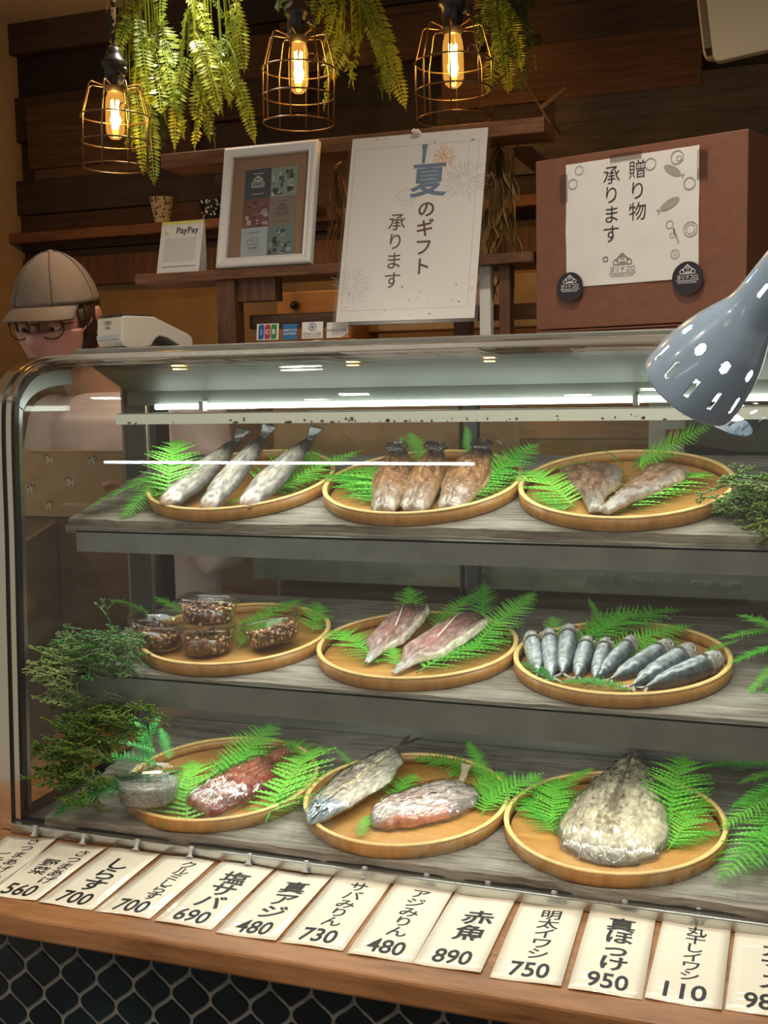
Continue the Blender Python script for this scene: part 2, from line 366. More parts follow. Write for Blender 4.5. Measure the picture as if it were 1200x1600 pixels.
# reclaimed planks on the upper wall, individual thickness and colour
rnd = random.Random(11); m = MB()
DARK = (0.030, 0.020, 0.014); MID = (0.085, 0.052, 0.030); BR = (0.13, 0.068, 0.032); OR = (0.22, 0.10, 0.038); GR = (0.15, 0.125, 0.085)
zs = [2.365, 2.29, 2.19, 2.08, 1.985, 1.90, 1.81, 1.72]
pick = [[DARK, DARK, MID], [DARK, DARK, BR], [MID, DARK, BR], [MID, MID, DARK], [BR, MID, GR], [DARK, BR, MID], [MID, DARK, MID]]
for i in range(7):
    x = -1.86
    while x < 0.9:
        w = rnd.uniform(0.35, 0.8); c = rnd.choice(pick[i]); t = rnd.choice([0.012, 0.02, 0.03, 0.042]); j = rnd.uniform(.8, 1.25)
        b = len(m.v); m.box((x + .001, 2.5 - t, zs[i + 1] + .001), (min(x + w, .9), 2.502, zs[i] - .001))
        for k in range(b, len(m.v)): m.c[k] = tuple(q * j for q in c)
        x += w
m.has = True
def plank(a, b, t, c):
    k0 = len(m.v); m.box((a[0], 2.5 - t, b[2]), (b[0], 2.5, a[2]))
    for k in range(k0, len(m.v)): m.c[k] = c
plank((-0.7355, 2.45, 2.157), (-0.1921, 2.45, 2.044), 0.055, OR)
plank((-1.291, 2.45, 2.259), (-0.6569, 2.45, 2.164), 0.04, BR)
plank((-0.5169, 2.45, 2.233), (-0.193, 2.45, 2.131), 0.05, (0.10, 0.06, 0.035))
plank((-0.4876, 2.45, 2.071), (0.0897, 2.45, 1.915), 0.052, GR)
plank((-1.812, 2.45, 2.161), (-1.352, 2.45, 2.008), 0.05, (0.16, 0.085, 0.035))
plank((-1.805, 2.45, 2.034), (-1.467, 2.45, 1.916), 0.036, (0.22, 0.12, 0.05))
struct(m.build('trim_1', M_WALLW))
m = MB().box((-1.885, 2.42, (-1.606, 2.42, 1.826)[2]), (-0.3, 2.499, (-1.605, 2.42, 1.851)[2])); led = m.build('wall_ledge', M_SHELFW, bevel=0.003)
tag(led, 'long dark wooden ledge fixed along the plank wall', 'ledge')
m = MB().box((-1.86, 2.47, 1.72), (-0.3, 2.4999, 1.79)); struct(m.build('trim_2', M_LEGW))
# beige jambs and drawer front behind the little shelves
m = MB().box((-0.8749, 2.3, 1.568), ((-0.4693, 2.3, 1.58)[0], 2.36, (-0.4691, 2.3, 1.675)[2])); tag(m.build('storage_carton', solid('buff_card', (0.40, 0.29, 0.15), 0.8), bevel=.003), 'plain buff carton behind the case, low under the summer gift poster', 'carton')
t = thing('small_drawer_box', 'orange-brown wooden drawer box with a dark round knob behind the card logo stand', 'drawer box')
p0 = (-1.026, 2.2, 1.58); p1 = (-0.86, 2.2, 1.652)
m = MB().box((p0[0], 2.2, p0[2] - .05), (p1[0], 2.36, p1[2])); m.build('body', wood('orange_pine', [(0.22, 0.09, 0.02), (0.36, 0.16, 0.035), (0.42, 0.20, 0.05)], 'X', 6, 8, .5, .2), t, bevel=.002)
q = (-0.9835, 2.19, 1.624); m = MB().ellipsoid((q[0], 2.193, q[2]), (.009, .012, .009)); m.build('knob', M_BLACK, t)

m = MB().box((-1.0, 2.17, 0), (0.2, 2.45, min(p0[2] - .05, (-0.8749, 2.3, 1.568)[2]) - .0)); tag(m.build('rear_cabinet', M_SHELFW), 'brown cabinet behind the case carrying the drawer box and buff carton', 'cabinet')
# ------------------------------------------------------------------ counter under the case
ZC = 0.795
m = MB().box((-2.0, 1.135, ZC - 0.03), (0.6, 1.895, ZC)); tag(m.build('wooden_counter', M_COUNTER, bevel=0.004), 'warm brown wooden counter carrying the display case and price cards', 'counter')
# arabesque tiles: navy lantern tiles divided by grey grout
m = MB().box((-2.0, 1.175, 0.0), (0.6, 1.20, ZC - 0.03)); cb = m.build('wall_front', solid('grey_grout', (0.22, 0.21, 0.19), 0.85, bump=0.3, bscale=200)); struct(cb)
PW, PH = 0.0545, 0.068
def lantern(h, w, g=0.0027):
    pts = []
    for k in range(40):
        t = k / 40.0
        q = int(t * 4); u = t * 4 - q
        s = u * u * (3 - 2 * u); s = 0.5 * s + 0.5 * u
        ax = w * (1 - (s ** 0.9)) if q in (0, 2) else w * (s ** 0.9); ay = 0
        pts.append((q, u))
    out = []
    n = 12
    for q in range(4):
        for k in range(n):
            u = k / n; a = pi * (.78 * u + .22 * u * u * (3 - 2 * u))
            xx = w * 0.5 * (1 + cos(a)); yy = h * u
            x_, y_ = (xx, yy) if q == 0 else (-(w * 0.5 * (1 - cos(a))), h * (1 - u)) if q == 1 else (-xx, -yy) if q == 2 else ((w * 0.5 * (1 - cos(a))), -h * (1 - u))
            out.append((x_, y_))
    # ogee outline shrunk towards the centre for the joint
    r = []
    out0 = out
    for i, p in enumerate(out):
        a = Vector(out[i - 1]); b = Vector(out[(i + 1) % len(out)]); d = (b - a).normalized(); nrm = Vector((-d.y, d.x))
        q = (p[0] + nrm.x * g, p[1] + nrm.y * g)
        if abs(p[0]) < 1e-6: continue
        if q[0] * p[0] > 0 and abs(q[0]) > .0004: r.append(q)
    return r
TL = lantern(PH / 2, PW / 2)
tm = MB(); tz = ZC - 0.02
Mt = Matrix(((1,0,0,0),(0,0,-1,1.175),(0,1,0,0),(0,0,0,1)))
for r in range(18):
    for k in range(-1, 50):
        cx = -2.0 + k * PW + (PW / 2 if r % 2 else 0); cz = tz - r * PH / 2
        if cz - PH / 2 < 0.02 or cx > 0.56: continue
        pts = [(cx + p[0], min(cz + p[1], ZC - .032)) for p in TL]
        tm.prism(pts, 0.0, 0.0025, M=Mt)
tl = tm.build('trim_3', solid('navy_glazed_tile', (0.003, 0.009, 0.013), 0.25, spec=0.4, var=0.5, bscale=14)); struct(tl)

# ------------------------------------------------------------------ display case
case = thing('display_case', 'curved-glass refrigerated showcase with steel frame standing on the wooden counter', 'display case', T(-0.4, 1.6, ZC))
CI = T(0.4, -1.6, -ZC)
XL, XR = -1.11, 0.32
PROF = [(1.372, 0.797), (1.378, 0.93), (1.386, 1.10), (1.393, 1.24), (1.396, 1.34), (1.399, 1.40), (1.404, 1.44), (1.414, 1.458), (1.432, 1.476), (1.452, 1.489), (1.480, 1.500), (1.519, 1.508), (1.575, 1.512)]
def smoothprof(P, n=4):
    out = []
    for i in range(len(P) - 1):
        a = P[max(i - 1, 0)]; b = P[i]; c = P[i + 1]; d = P[min(i + 2, len(P) - 1)]
        for k in range(n):
            t = k / n
            out.append(tuple(0.5 * ((2 * b[j]) + (-a[j] + c[j]) * t + (2 * a[j] - 5 * b[j] + 4 * c[j] - d[j]) * t * t + (-a[j] + 3 * b[j] - 3 * c[j] + d[j]) * t ** 3) for j in range(2)))
    return out + [P[-1]]
SP = smoothprof(PROF)
def off(P, d):
    out = []
    for i, p in enumerate(P):
        a = Vector(P[max(i - 1, 0)]); b = Vector(P[min(i + 1, len(P) - 1)]); t = (b - a).normalized()
        out.append((p[0] + t.y * d, p[1] - t.x * d))
    return out
def curved(mb, P, d0, d1, x0, x1, m=0, smooth=True):
    A = off(P, d0); B = off(P, d1); n = len(P); vs = []
    for x in (x0, x1):
        vs += [(x, a[0], a[1]) for a in A] + [(x, b[0], b[1]) for b in B]
    fs = []
    for i in range(n - 1):
        fs += [(i, i + 1, 2 * n + i + 1, 2 * n + i), (n + i, 3 * n + i, 3 * n + i + 1, n + i + 1)]
    mb.add(vs, fs, m, smooth)
    fs = []
    for i in range(n - 1): fs += [(i, n + i, n + i + 1, i + 1), (2 * n + i, 2 * n + i + 1, 3 * n + i + 1, 3 * n + i)]
    fs += [(0, 2 * n, 3 * n, n), (n - 1, 2 * n - 1, 4 * n - 1, 3 * n - 1)]
    mb.add(vs, fs, m, False)
m = MB(); curved(m, SP, 0.006, 0.011, XL + .022, XR); m.build('front_glass', M_GLASS, case, CI)
m = MB(); curved(m, SP, -0.002, 0.016, XL - 0.014, XL + 0.005); curved(m, SP, 0.002, 0.014, XL + 0.010, XL + 0.019)
m.build('end_frame', M_CHROME, case, CI)
m = MB(); curved(m, SP, 0.003, 0.022, XL + 0.005, XL + 0.010); curved(m, SP, 0.006, 0.016, XL + .019, XL + .0225); m.build('gasket', M_BLACK, case, CI)
m = MB(); curved(m, SP, 0.016, 0.046, XL - 0.002, XL + 0.006); m.build('end_frame_inner_flange', M_STEEL, case, CI)
# top rail and header
m = MB().box((XL, 1.566, 1.500), (XR, 1.605, 1.514)); m.box((XL, 1.562, 1.4935), (XR, 1.60, 1.498)); m.build('top_rail', M_CHROME, case, CI, bevel=0.004)
m = MB().box((XL, 1.60, 1.508), (XR, 1.86, 1.523)); m.box((XL - .01, 1.80, 1.46), (XR, 1.88, 1.508)); m.build('top_panel', M_STEEL_D, case, CI, bevel=0.002)
m = MB().add([(XL + .03, 1.59, 1.497), (XR, 1.59, 1.497), (XR, 1.70, 1.452), (XL + .03, 1.70, 1.452), (XL + .03, 1.59, 1.502), (XR, 1.59, 1.502), (XR, 1.705, 1.456), (XL + .03, 1.705, 1.456)],
             [(0, 1, 2, 3), (4, 7, 6, 5), (0, 4, 5, 1), (2, 6, 7, 3), (1, 5, 6, 2), (0, 3, 7, 4)])
m.box((XL + .03, 1.700, 1.428), (XR, 1.704, 1.456)); m.build('header_panel', solid('worn_grey_steel', (0.20, 0.215, 0.19), 0.55, .35, bump=.1, bscale=12, var=.12), case, CI)
m = MB().tube([(-1.02, 1.692, 1.4255), (XR - .02, 1.692, 1.4275)], 0.0045, 8); tb = m.build('led_tube', solid('led_glow', (1, 1, 1), .5, emit=COOL, es=9), case, CI)
for x in (-0.93, -0.22, 0.2): MB().box((x - .004, 1.684, 1.418), (x + .004, 1.70, 1.434)).build('tube_clip', M_WHITEP, case, CI)
# light canopy: shallow dark tray with white front lip
XC = -0.975
m = MB().box((XC, 1.500, 1.4025), (XR, 1.503, 1.4175)); m.build('canopy_lip', solid('spotted_white_enamel', (0.74, 0.77, 0.70), 0.45, emit=None, bump=.2), case, CI)
m = MB().box((XC, 1.503, 1.4095), (XR, 1.69, 1.412)); m.box((XC, 1.503, 1.404), (XC + .003, 1.69, 1.4175)); m.box((XC, 1.503, 1.4175), (XR, 1.515, 1.419), 0); m.build('light_canopy', M_STEEL_D, case, CI)
m = MB().tube([(XC + .03, 1.53, 1.4055), (XR - .02, 1.53, 1.4055)], 0.003, 8); m.build('led_strip', solid('led_glow_strip', (1, 1, 1), .5, emit=COOL, es=6), case, CI)
rs = random.Random(5); m = MB()
for k in range(90):
    x = rs.uniform(XC + .02, .28); r = rs.uniform(.0006, .0022); z = 1.4035 + abs(rs.gauss(0, .003)); w = rs.uniform(.6, 2.2)
    if z > 1.416: continue
    m.add([(x + r * w * cos(a), 1.4994, z + r * sin(a)) for a in [i * pi / 3 for i in range(6)]], [tuple(range(6))])
sp_ = m.build('rust_speckle', solid('rust_brown', (0.13, 0.09, 0.045), .9), case, CI); sp_['kind'] = 'stuff'
# bottom rail
m = MB().box((XL + .01, 1.360, ZC + .001), (XR, 1.3725, ZC + 0.016)); m.build('bottom_rail', M_STEEL, case, CI, bevel=.002)
m = MB().box((XL, 1.372, ZC + .001), (XR, 1.385, ZC + 0.018)); m.box((XL, 1.385, ZC + .001), (XR, 1.40, ZC + 0.010)); m.build('bottom_gasket', M_BLACK, case, CI, bevel=.001)
m = MB().box((XL, 1.40, ZC + .001), (XR, 1.87, ZC + 0.012)); m.build('case_floor', M_STEEL_D, case, CI)
# rear structure
m = MB().box((XL - .006, 1.735, ZC + .003), (XL + .003, 1.80, 1.46)); m.build('rear_post', M_STEEL_D, case, CI)
for x0_, x1_, y0_ in ((XL - .002, XL + .014, 1.815), (-.520, -.500, 1.84), (-.532, -.529, 1.84)): MB().box((x0_, y0_, ZC + .01), (x1_, 1.862, 1.46)).build('sliding_door_frame', M_BLACK, case, CI)
m = MB().box((XL + .004, 1.803, ZC + .01), (XL + .0075, 1.815, 1.46)); m.build('post_trim', M_CHROME, case, CI)
m = MB().box((XL + .02, 1.85, ZC + .05), (XR, 1.855, 1.455)); m.build('rear_glass', glass('rear_glass_pane', (0.90, 0.90, 0.87), 1.5), case, CI)
m = MB().box((XL + .01, 1.765, ZC + .012), (XR, 1.770, 0.879)); m.box((XL + .01, 1.765, .879), (XR, 1.80, .881)); m.build('rear_sill', M_STEEL, case, CI)
# side glass
pp = [(p[0] + .012, p[1] - .004) for p in SP if p[0] < 1.58]
poly = [(1.735, ZC + .02)] + [(1.735, 1.50)] + [p for p in reversed(pp)]
n = len(poly); m = MB()
m.add([(XL - .001, p[0], p[1]) for p in poly] + [(XL + .003, p[0], p[1]) for p in poly], [tuple(range(n)), tuple(range(n, 2 * n))[::-1]] + [(i, n + i, n + (i + 1) % n, (i + 1) % n) for i in range(n)])
m.build('side_glass', glass('side_glass_pane', (0.88, 0.88, 0.84), 1.5), case, CI)
m = MB().box((XL - .004, 1.385, ZC + .003), (XL + .012, 1.735, ZC + .022)); m.build('side_rail', M_BLACK, case, CI, bevel=.001)
# shelves of the case (steel trays under the boards)
for k, fy, by, z0, z1, x0 in (('t', 1.470, 1.80, 1.210, 1.2425, -1.035), ('m', 1.430, 1.835, .989, 1.031, -1.025)):
    M_ = ROW[k]; m = MB()
    m.box((x0, fy, z0), (XR, fy + .003, z1))
    a = radians({'t': 13.9, 'm': 6.7}[k]); L = (by - fy) / cos(a)
    m.add([(x0, fy, z1 - .003), (XR, fy, z1 - .003), (XR, by, z1 - .003 + (by - fy) * math.tan(a)), (x0, by, z1 - .003 + (by - fy) * math.tan(a)),
           (x0, fy, z1), (XR, fy, z1), (XR, by, z1 + (by - fy) * math.tan(a)), (x0, by, z1 + (by - fy) * math.tan(a))],
          [(0, 3, 2, 1), (4, 5, 6, 7), (0, 1, 5, 4), (1, 2, 6, 5), (2, 3, 7, 6), (3, 0, 4, 7)])
    m.build('steel_shelf', M_STEEL_D, case, CI)
for zc_ in (1.19, .975): MB().box((XL + .02, 1.75, zc_), (XL + .05, 1.80, zc_ + .05)).build('shelf_bracket', M_STEEL_D, case, CI)
# weathered boards lying on the shelves: slightly uneven edges
def board(k, x0, x1, s0, s1, h0, h1, label, seed, cut=0.0):
    r = random.Random(seed); m = MB(); n = 60; vs = []
    for i in range(n + 1):
        x = x0 + (x1 - x0) * i / n; e = r.uniform(-.0016, .0016) + .002 * sin(i * .7 + seed); e2 = r.uniform(-.0008, .0008)
        f = s0 + e + (cut * max(0, 1 - i / 3.0))
        vs += [(x, f, h0), (x, s1, h0), (x, s1, h1), (x, f + .001, h1 + e2 * .5)]
    fs = []
    for i in range(n):
        for j in range(4): fs.append((i * 4 + j, i * 4 + (j + 1) % 4, (i + 1) * 4 + (j + 1) % 4, (i + 1) * 4 + j))
    fs += [(0, 3, 2, 1), (n * 4, n * 4 + 1, n * 4 + 2, n * 4 + 3)]
    m.add(vs, fs); o = m.build('weathered_board', M_GREYB, None, ROW[k]); o.matrix_world = ROW[k]
    tag(o, label, 'shelf board'); return o
board('t', -1.055, .31, -.150, .185, -.0115, -.0008, 'upper of the two grey weathered boards lining the top shelf of the case', 1)
board('t', -1.062, .31, -.155, .185, -.0215, -.0120, 'lower of the two grey weathered boards doubled up on the top shelf', 2)
board('m', -1.050, .31, -.155, .250, -.0100, -.0008, 'grey weathered board lining the middle shelf of the case', 3)
board('b', -1.045, .31, -.152, .015, -.0150, -.0008, 'front weathered board on the bottom deck nearest the price cards', 4)
board('b', -1.050, .31, .0165, .240, -.0150, -.0008, 'rear weathered board on the bottom deck behind the front one', 5)

# ------------------------------------------------------------------ seen through the case: things behind it
m = MB().box((-0.50, 2.16, 1.30), (0.7, 2.19, 1.3465)); m.box((-0.50, 2.155, 1.3485), (0.7, 2.185, 1.42))
tag(m.build('plank_partition', wood('orange_plank', [(0.40, 0.19, 0.07), (0.60, 0.32, 0.13), (0.68, 0.40, 0.19)], 'X', 7, 9, .6, .3)), 'low orange-brown plank partition seen through the back of the case', 'partition')
m = MB().box((-1.02, 2.152, 1.0), (-0.50, 2.168, 1.48)); tag(m.build('back_board', solid('tan_board', (0.50, 0.33, 0.18), .8, var=.08, bscale=8)), 'plain tan board behind the top left tray, seen through the case', 'board')
m = MB().box((-1.00, 2.12, 0.0), (0.9, 2.15, 1.215)); tag(m.build('back_cabinet', wood('dark_cabinet_wood', [(0.03, 0.018, 0.012), (0.06, 0.035, 0.022), (0.09, 0.05, 0.03)], 'X', 6, 8, .6, .3)), 'dark wooden cabinet behind the case at middle shelf height', 'cabinet')
# rumpled brown paper bag
m = MB(); P = []
nb = 22
for i in range(nb + 1):
    for j in range(13):
        u = i / nb; v = j / 12 * 2 * pi
        hz = .024 + .014 * sin(u * 5) ; hy = .02
        e = noise.noise(Vector((u * 5, cos(v) * 1.5, sin(v) * 1.5))) * .012
        P.append((-.82 + u * .26, 1.93 + (hy + e) * cos(v) * (1 - (2 * u - 1) ** 6), 1.19 + (hz + e) * sin(v) * (1 - (2 * u - 1) ** 6)))
m.add(P, [(i * 13 + j, (i + 1) * 13 + j, (i + 1) * 13 + (j + 1) % 13, i * 13 + (j + 1) % 13) for i in range(nb) for j in range(13)], smooth=True)
tag(m.build('paper_bag', solid('kraft_paper', (0.30, 0.16, 0.08), .8, bump=.6, bscale=20)), 'rumpled brown kraft paper bag behind the middle shelf', 'paper bag')
m = MB().box((-.95, 1.90, 1.10), (.3, 1.99, 1.155)); tag(m.build('rear_work_shelf', M_STEEL_D), 'dull steel work shelf behind the case holding a paper bag', 'shelf')
m = MB().box((-0.98, 1.90, 1.302), (.5, 2.11, 1.312)); tag(m.build('rear_counter_top', M_STEEL_D), 'narrow steel counter top behind the upper shelf of the case', 'counter')
b = (-0.1897, 1.97, 1.341)
t = thing('squeeze_bottle', 'white bottle with a red screw cap behind the top right tray', 'bottle', T(b[0], 1.97, 1.318))
m = MB().lathe([(0.001, 0), (.016, 0), (.0165, .02), (.0165, .03)], 20); m.build('bottle', M_PAPERW, t)
m = MB().lathe([(.0145, .03), (.0175, .031), (.0175, .052), (.016, .054), (.0005, .054)], 24); m.build('cap', solid('red_plastic', (0.45, 0.015, 0.02), .35), t)
q = (-0.2227, 2, 1.377); m = MB().box((q[0] - .018, 2.02, 1.318), (q[0] + .045, 2.04, 1.45)); tag(m.build('tall_white_carton', M_PAPERW, bevel=.002), 'tall white carton standing behind the red-capped bottle', 'carton')
q = (-0.1685, 1.95, 1.384); t = thing('label_printer', 'black boxy label printer with rounded lid behind the upper right of the case', 'printer', T(q[0], 1.95, 1.318))
m = MB().box((0, 0, 0), (.26, .12, .075)); m.build('body', solid('printer_black', (0.02, 0.02, 0.022), .25), t, bevel=.006)
m = MB().box((0, -.004, .077), (.26, .12, .092)); m.build('lid', solid('printer_grey', (0.10, 0.11, 0.11), .3), t, bevel=.006)
m = MB(); htext(m, 'TOSHIBA', .085, .1, w=.085, bold=.01); m.build('lettering', solid('silver_print', (.35, .36, .36), .4), t, Matrix(((1,0,0,0),(0,0,-1,-.0045),(0,1,0,-.0165),(0,0,0,1))))
q = (-0.2565, 1.93, 1.348); t = thing('key_ring', 'white plastic tag on a black ring lying behind the top right tray', 'key tag', T(q[0], 1.92, 1.325))
m = MB().box((-.018, -.004, 0), (.008, .004, .012)); m.build('tag', M_PAPERW, t, bevel=.002)
m = MB().tube([(.016 + .008 * cos(a), 0, .006 + .008 * sin(a)) for a in [i * pi / 8 for i in range(16)]], .0014, 6, closed=True); m.build('ring', M_BLACK, t)
# added panel whose sloping edge stands for a board's reflection in the glass
a0 = (-1.271, 1.62, 1.183); a1 = (-1.377, 1.9, 1.201)
m = MB().add([(a0[0] - .012, a0[1], a0[2]), (a0[0], a0[1], a0[2]), (a1[0], a1[1], a1[2]), (a1[0] - .012, a1[1], a1[2]), (a0[0] - .012, a0[1], .2), (a0[0], a0[1], .2), (a1[0], a1[1], .2), (a1[0] - .012, a1[1], .2)],
   [(0, 1, 2, 3), (4, 7, 6, 5), (0, 4, 5, 1), (1, 5, 6, 2), (2, 6, 7, 3), (3, 7, 4, 0)])
tag(m.build('reflection_panel', wood('brown_side_wood', [(0.07, 0.035, 0.018), (0.13, 0.07, 0.035), (0.17, 0.09, 0.045)], 'Y', 6, 6, .6, .3)), 'added brown panel left of the case, its sloping top edge imitating a reflected shelf board', 'partition')
# ------------------------------------------------------------------ bamboo trays
def make_tray_meshes():
    R_ = .150; b = MB(); b.lathe([(.0001, .0005), (R_ - .009, .0005), (R_ - .009, .0035), (.0001, .0035)], 72, smooth=False)
    r = MB(); r.lathe([(R_ - .0065, .0), (R_ - .001, .0), (R_, .001), (R_, .0175), (R_ - .0065, .0175)], 72, smooth=True, closed=True)
    e = MB(); e.lathe([(R_ - .0068, .0176), (R_ + .0003, .0176), (R_ + .0003, .0192), (R_ - .001, .0202), (R_ - .0055, .0202), (R_ - .0068, .0192)], 72, closed=True)
    return b.mesh('base'), r.mesh('rim'), e.mesh('rim_edge')
TRM = make_tray_meshes()
for me, mt in zip(TRM, (M_BAMBOO, M_BAMRIM, M_BAMEDGE)): me.materials.append(mt)
XS = (-.8265, -.525, -.2245)
TLAB = {('t', 0): 'round bamboo tray with three long silvery split fish on the top shelf', ('t', 1): 'round bamboo tray with three broad brown dried fish on the top shelf', ('t', 2): 'round bamboo tray with two dark triangular dried fillets on the top shelf',
        ('m', 0): 'round bamboo tray with four tubs of walnuts on the middle shelf', ('m', 1): 'round bamboo tray with two pinkish opened fish on the middle shelf', ('m', 2): 'round bamboo tray with a row of small sardines on the middle shelf',
        ('b', 0): 'round bamboo tray with a tub of whitebait and wrapped red fillet on the bottom deck', ('b', 1): 'round bamboo tray with two film-wrapped pale fish on the bottom deck', ('b', 2): 'round bamboo tray with one large flat opened fish on the bottom deck'}
for k in 'tmb':
    for i, x in enumerate(XS):
        t = thing('bamboo_tray', TLAB[(k, i)], 'tray', ROW[k] @ T(x, 0, 0) @ Rz(radians([8, -12, 5][i] + ord(k) % 7 * 4)), 'round bamboo trays in the display case')
        put('base', TRM[0], t); put('rim', TRM[1], t); put('rim_edge', TRM[2], t)

# ------------------------------------------------------------------ fern fronds
def frond_mesh(name, mat, n=17, width=.20, rise=.10, side=.0, seed=0, teeth=7, lean=.35, fold=.12):
    """unit-length frond along +x: arched midrib, toothed side leaflets"""
    r = random.Random(seed); m = MB()
    def mid(t): return Vector((t, side * sin(pi * t * .5) ** 2 * 1.0 - side * t, rise * 4 * t * (1 - t)))
    m.tube([mid(i / 12) for i in range(13)], [.006 * (1 - i / 13) + .001 for i in range(13)], 4)
    for i in range(n):
        t = .10 + .88 * i / (n - 1)
        env = (sin(pi * min(1, (t * .82 + .20)) ** 1.0) ** .8) * (1 if t < .93 else .75)
        L = width * max(.10, env) * (1 + r.uniform(-.1, .1)); wd = min(.62 * .9 / n, L * .36)
        o = mid(t); d = (mid(min(1, t + .01)) - mid(t - .01)).normalized()
        for s in (-1, 1):
            out = Vector((-d.y, d.x, 0)).normalized() * s; ax = (out + d * (lean + r.uniform(-.07, .07) + .5 * t)).normalized()
            ax = (ax + Vector((0, 0, fold + r.uniform(-.12, .12)))).normalized(); wv = ax.cross(Vector((0, 0, 1))).normalized()
            droop = r.uniform(.05, .22); vs = []; K = teeth
            for q in range(K + 1):
                u = q / K; c = o + ax * (L * u) - Vector((0, 0, droop * L * u * u)); w = wd * (1 - u) ** .7 * (.75 + .4 * sin(pi * min(1, u + .25)))
                vs += [c, c + wv * w * .42 - ax * 0, c - wv * w * .42]
                if q < K:
                    c2 = o + ax * (L * (u + .75 / K)) - Vector((0, 0, droop * L * u * u)); vs += [c2 + wv * w * .62 + Vector((0, 0, .003)), c2 - wv * w * .62 + Vector((0, 0, .003))]
            fs = []
            for q in range(K):
                b = q * 5; e = (q + 1) * 5
                fs += [(b, b + 1, b + 3, e), (b, e, b + 4, b + 2)]
            m.add(vs, fs)
    me = m.mesh(name); me.materials.append(mat); return me
FM = [frond_mesh('fern_leaf', M_FERN, 24, .19, .03, .0, 1), frond_mesh('fern_leaf', M_FERN, 22, .22, .06, .10, 2), frond_mesh('fern_leaf', M_FERN, 26, .16, .04, -.12, 3),
      frond_mesh('fern_leaf', M_FERN, 19, .27, .06, -.05, 4), frond_mesh('fern_leaf', M_FERN, 16, .32, .02, .05, 5, teeth=6)]
FD = [frond_mesh('deep_fern_leaf', M_FERND, 22, .22, .07, .08, 21), frond_mesh('deep_fern_leaf', M_FERND, 20, .25, .10, -.1, 22)]
def frond(k, a, b, v=0, roll=0.0, group=None, label=None, deep=False, name='fern_leaf', wid=1.22):
    """leaf lying from base a to tip b, both in the frame of shelf k"""
    a = Vector(a); b = Vector(b); d = b - a; L = d.length
    M = frame(a, d, z=(0, 0.05, 1)) @ Rx(roll) @ Matrix.Diagonal((L, L * wid, L, 1))
    o = put(name, (FD if deep else FM)[v], None); o.matrix_world = ROW[k] @ M
    tag(o, label, 'fern leaf', group); return o
H = .010
def ferns(k, items, group, labels):
    for i, it in enumerate(items):
        a, b, v, rl = it[:4]; frond(k, a, b, v, rl, group, labels[i], deep=(len(it) > 4))
ferns('t', [((-0.9216, -0.0166, 0.028), (-1.035, -0.1384, 0.006), 1, .2), ((-0.9443, -0.0232, 0.03), (-0.9608, -0.1548, -0.004), 0, -.2), ((-0.8976, -0.1092, 0.022), (-0.9498, 0.0333, 0.075), 3, .1),
            ((-0.8978, -0.0293, 0.026), (-1.018, -0.0338, 0.022), 4, .15), ((-0.882, -0.0159, 0.012), (-0.9152, -0.127, 0.028), 2, 0)],
      'fern leaves round the top left tray', ['fern leaf reaching furthest left over the top shelf board', 'yellow-green fern leaf drooping over the front edge of the top shelf, left end', 'fern leaf standing upright left of the silvery fish on the top shelf', 'fern leaf lying flat behind the drooping one at the left of the top shelf', 'fern leaf on the left rim of the tray of silvery fish'])
ferns('t', [((-0.7536, -0.0455, 0.008), (-0.6447, 0.0835, 0.04), 0, 0), ((-0.7412, -0.0355, 0.012), (-0.6662, 0.014, 0.02), 3, 0), ((-0.7708, -0.0551, 0.008), (-0.7277, 0.0961, 0.035), 4, .3), ((-0.8224, -0.084, 0.006), (-0.7825, -0.0761, 0.008), 4, 0)],
      'fern leaves at the right of the silvery fish', ['long fern leaf pointing right from the silvery fish towards the next tray', 'fern leaf lying flat inside the top left tray, at its right', 'broad fern leaf raised behind the right of the silvery fish', 'tiny fern piece between the tails of the silvery fish at the front rim'])
ferns('t', [((-0.5679, -0.0549, 0.008), (-0.6858, 0.0195, 0.018), 3, 0), ((-0.573, -0.083, 0.008), (-0.6483, 0.0144, 0.02), 4, 0), ((-0.5799, 0.0703, 0.02), (-0.5908, 0.1109, 0.055), 0, 0), ((-0.5374, 0.0485, 0.02), (-0.5778, 0.1152, 0.06), 1, .2), ((-0.4801, 0.1045, 0.02), (-0.4944, 0.15, 0.06), 2, 0),
            ((-0.4488, -0.0687, 0.008), (-0.3648, 0.1073, 0.045), 0, .25), ((-0.4604, -0.0881, 0.008), (-0.3868, 0.0452, 0.012), 3, 0), ((-0.4281, -0.0321, 0.01), (-0.3891, 0.0737, 0.03), 2, 0), ((-0.5346, -0.081, 0.006), (-0.659, 0.0834, 0.01), 3, 0)],
      'fern leaves round the brown dried fish', ['fern leaf at the left rim of the tray of brown dried fish', 'fern leaf beside the leftmost brown dried fish', 'small fern tip sticking up behind the left brown dried fish', 'fern tip standing between the left and middle brown dried fish', 'dark fern tip standing behind the right brown dried fish', 'long narrow fern leaf pointing up to the right past the brown dried fish', 'fern leaf lying at the right of the brown dried fish', 'fern leaf on the right rim of the tray of brown dried fish', 'fern leaf lying flat under the leftmost brown dried fish'])
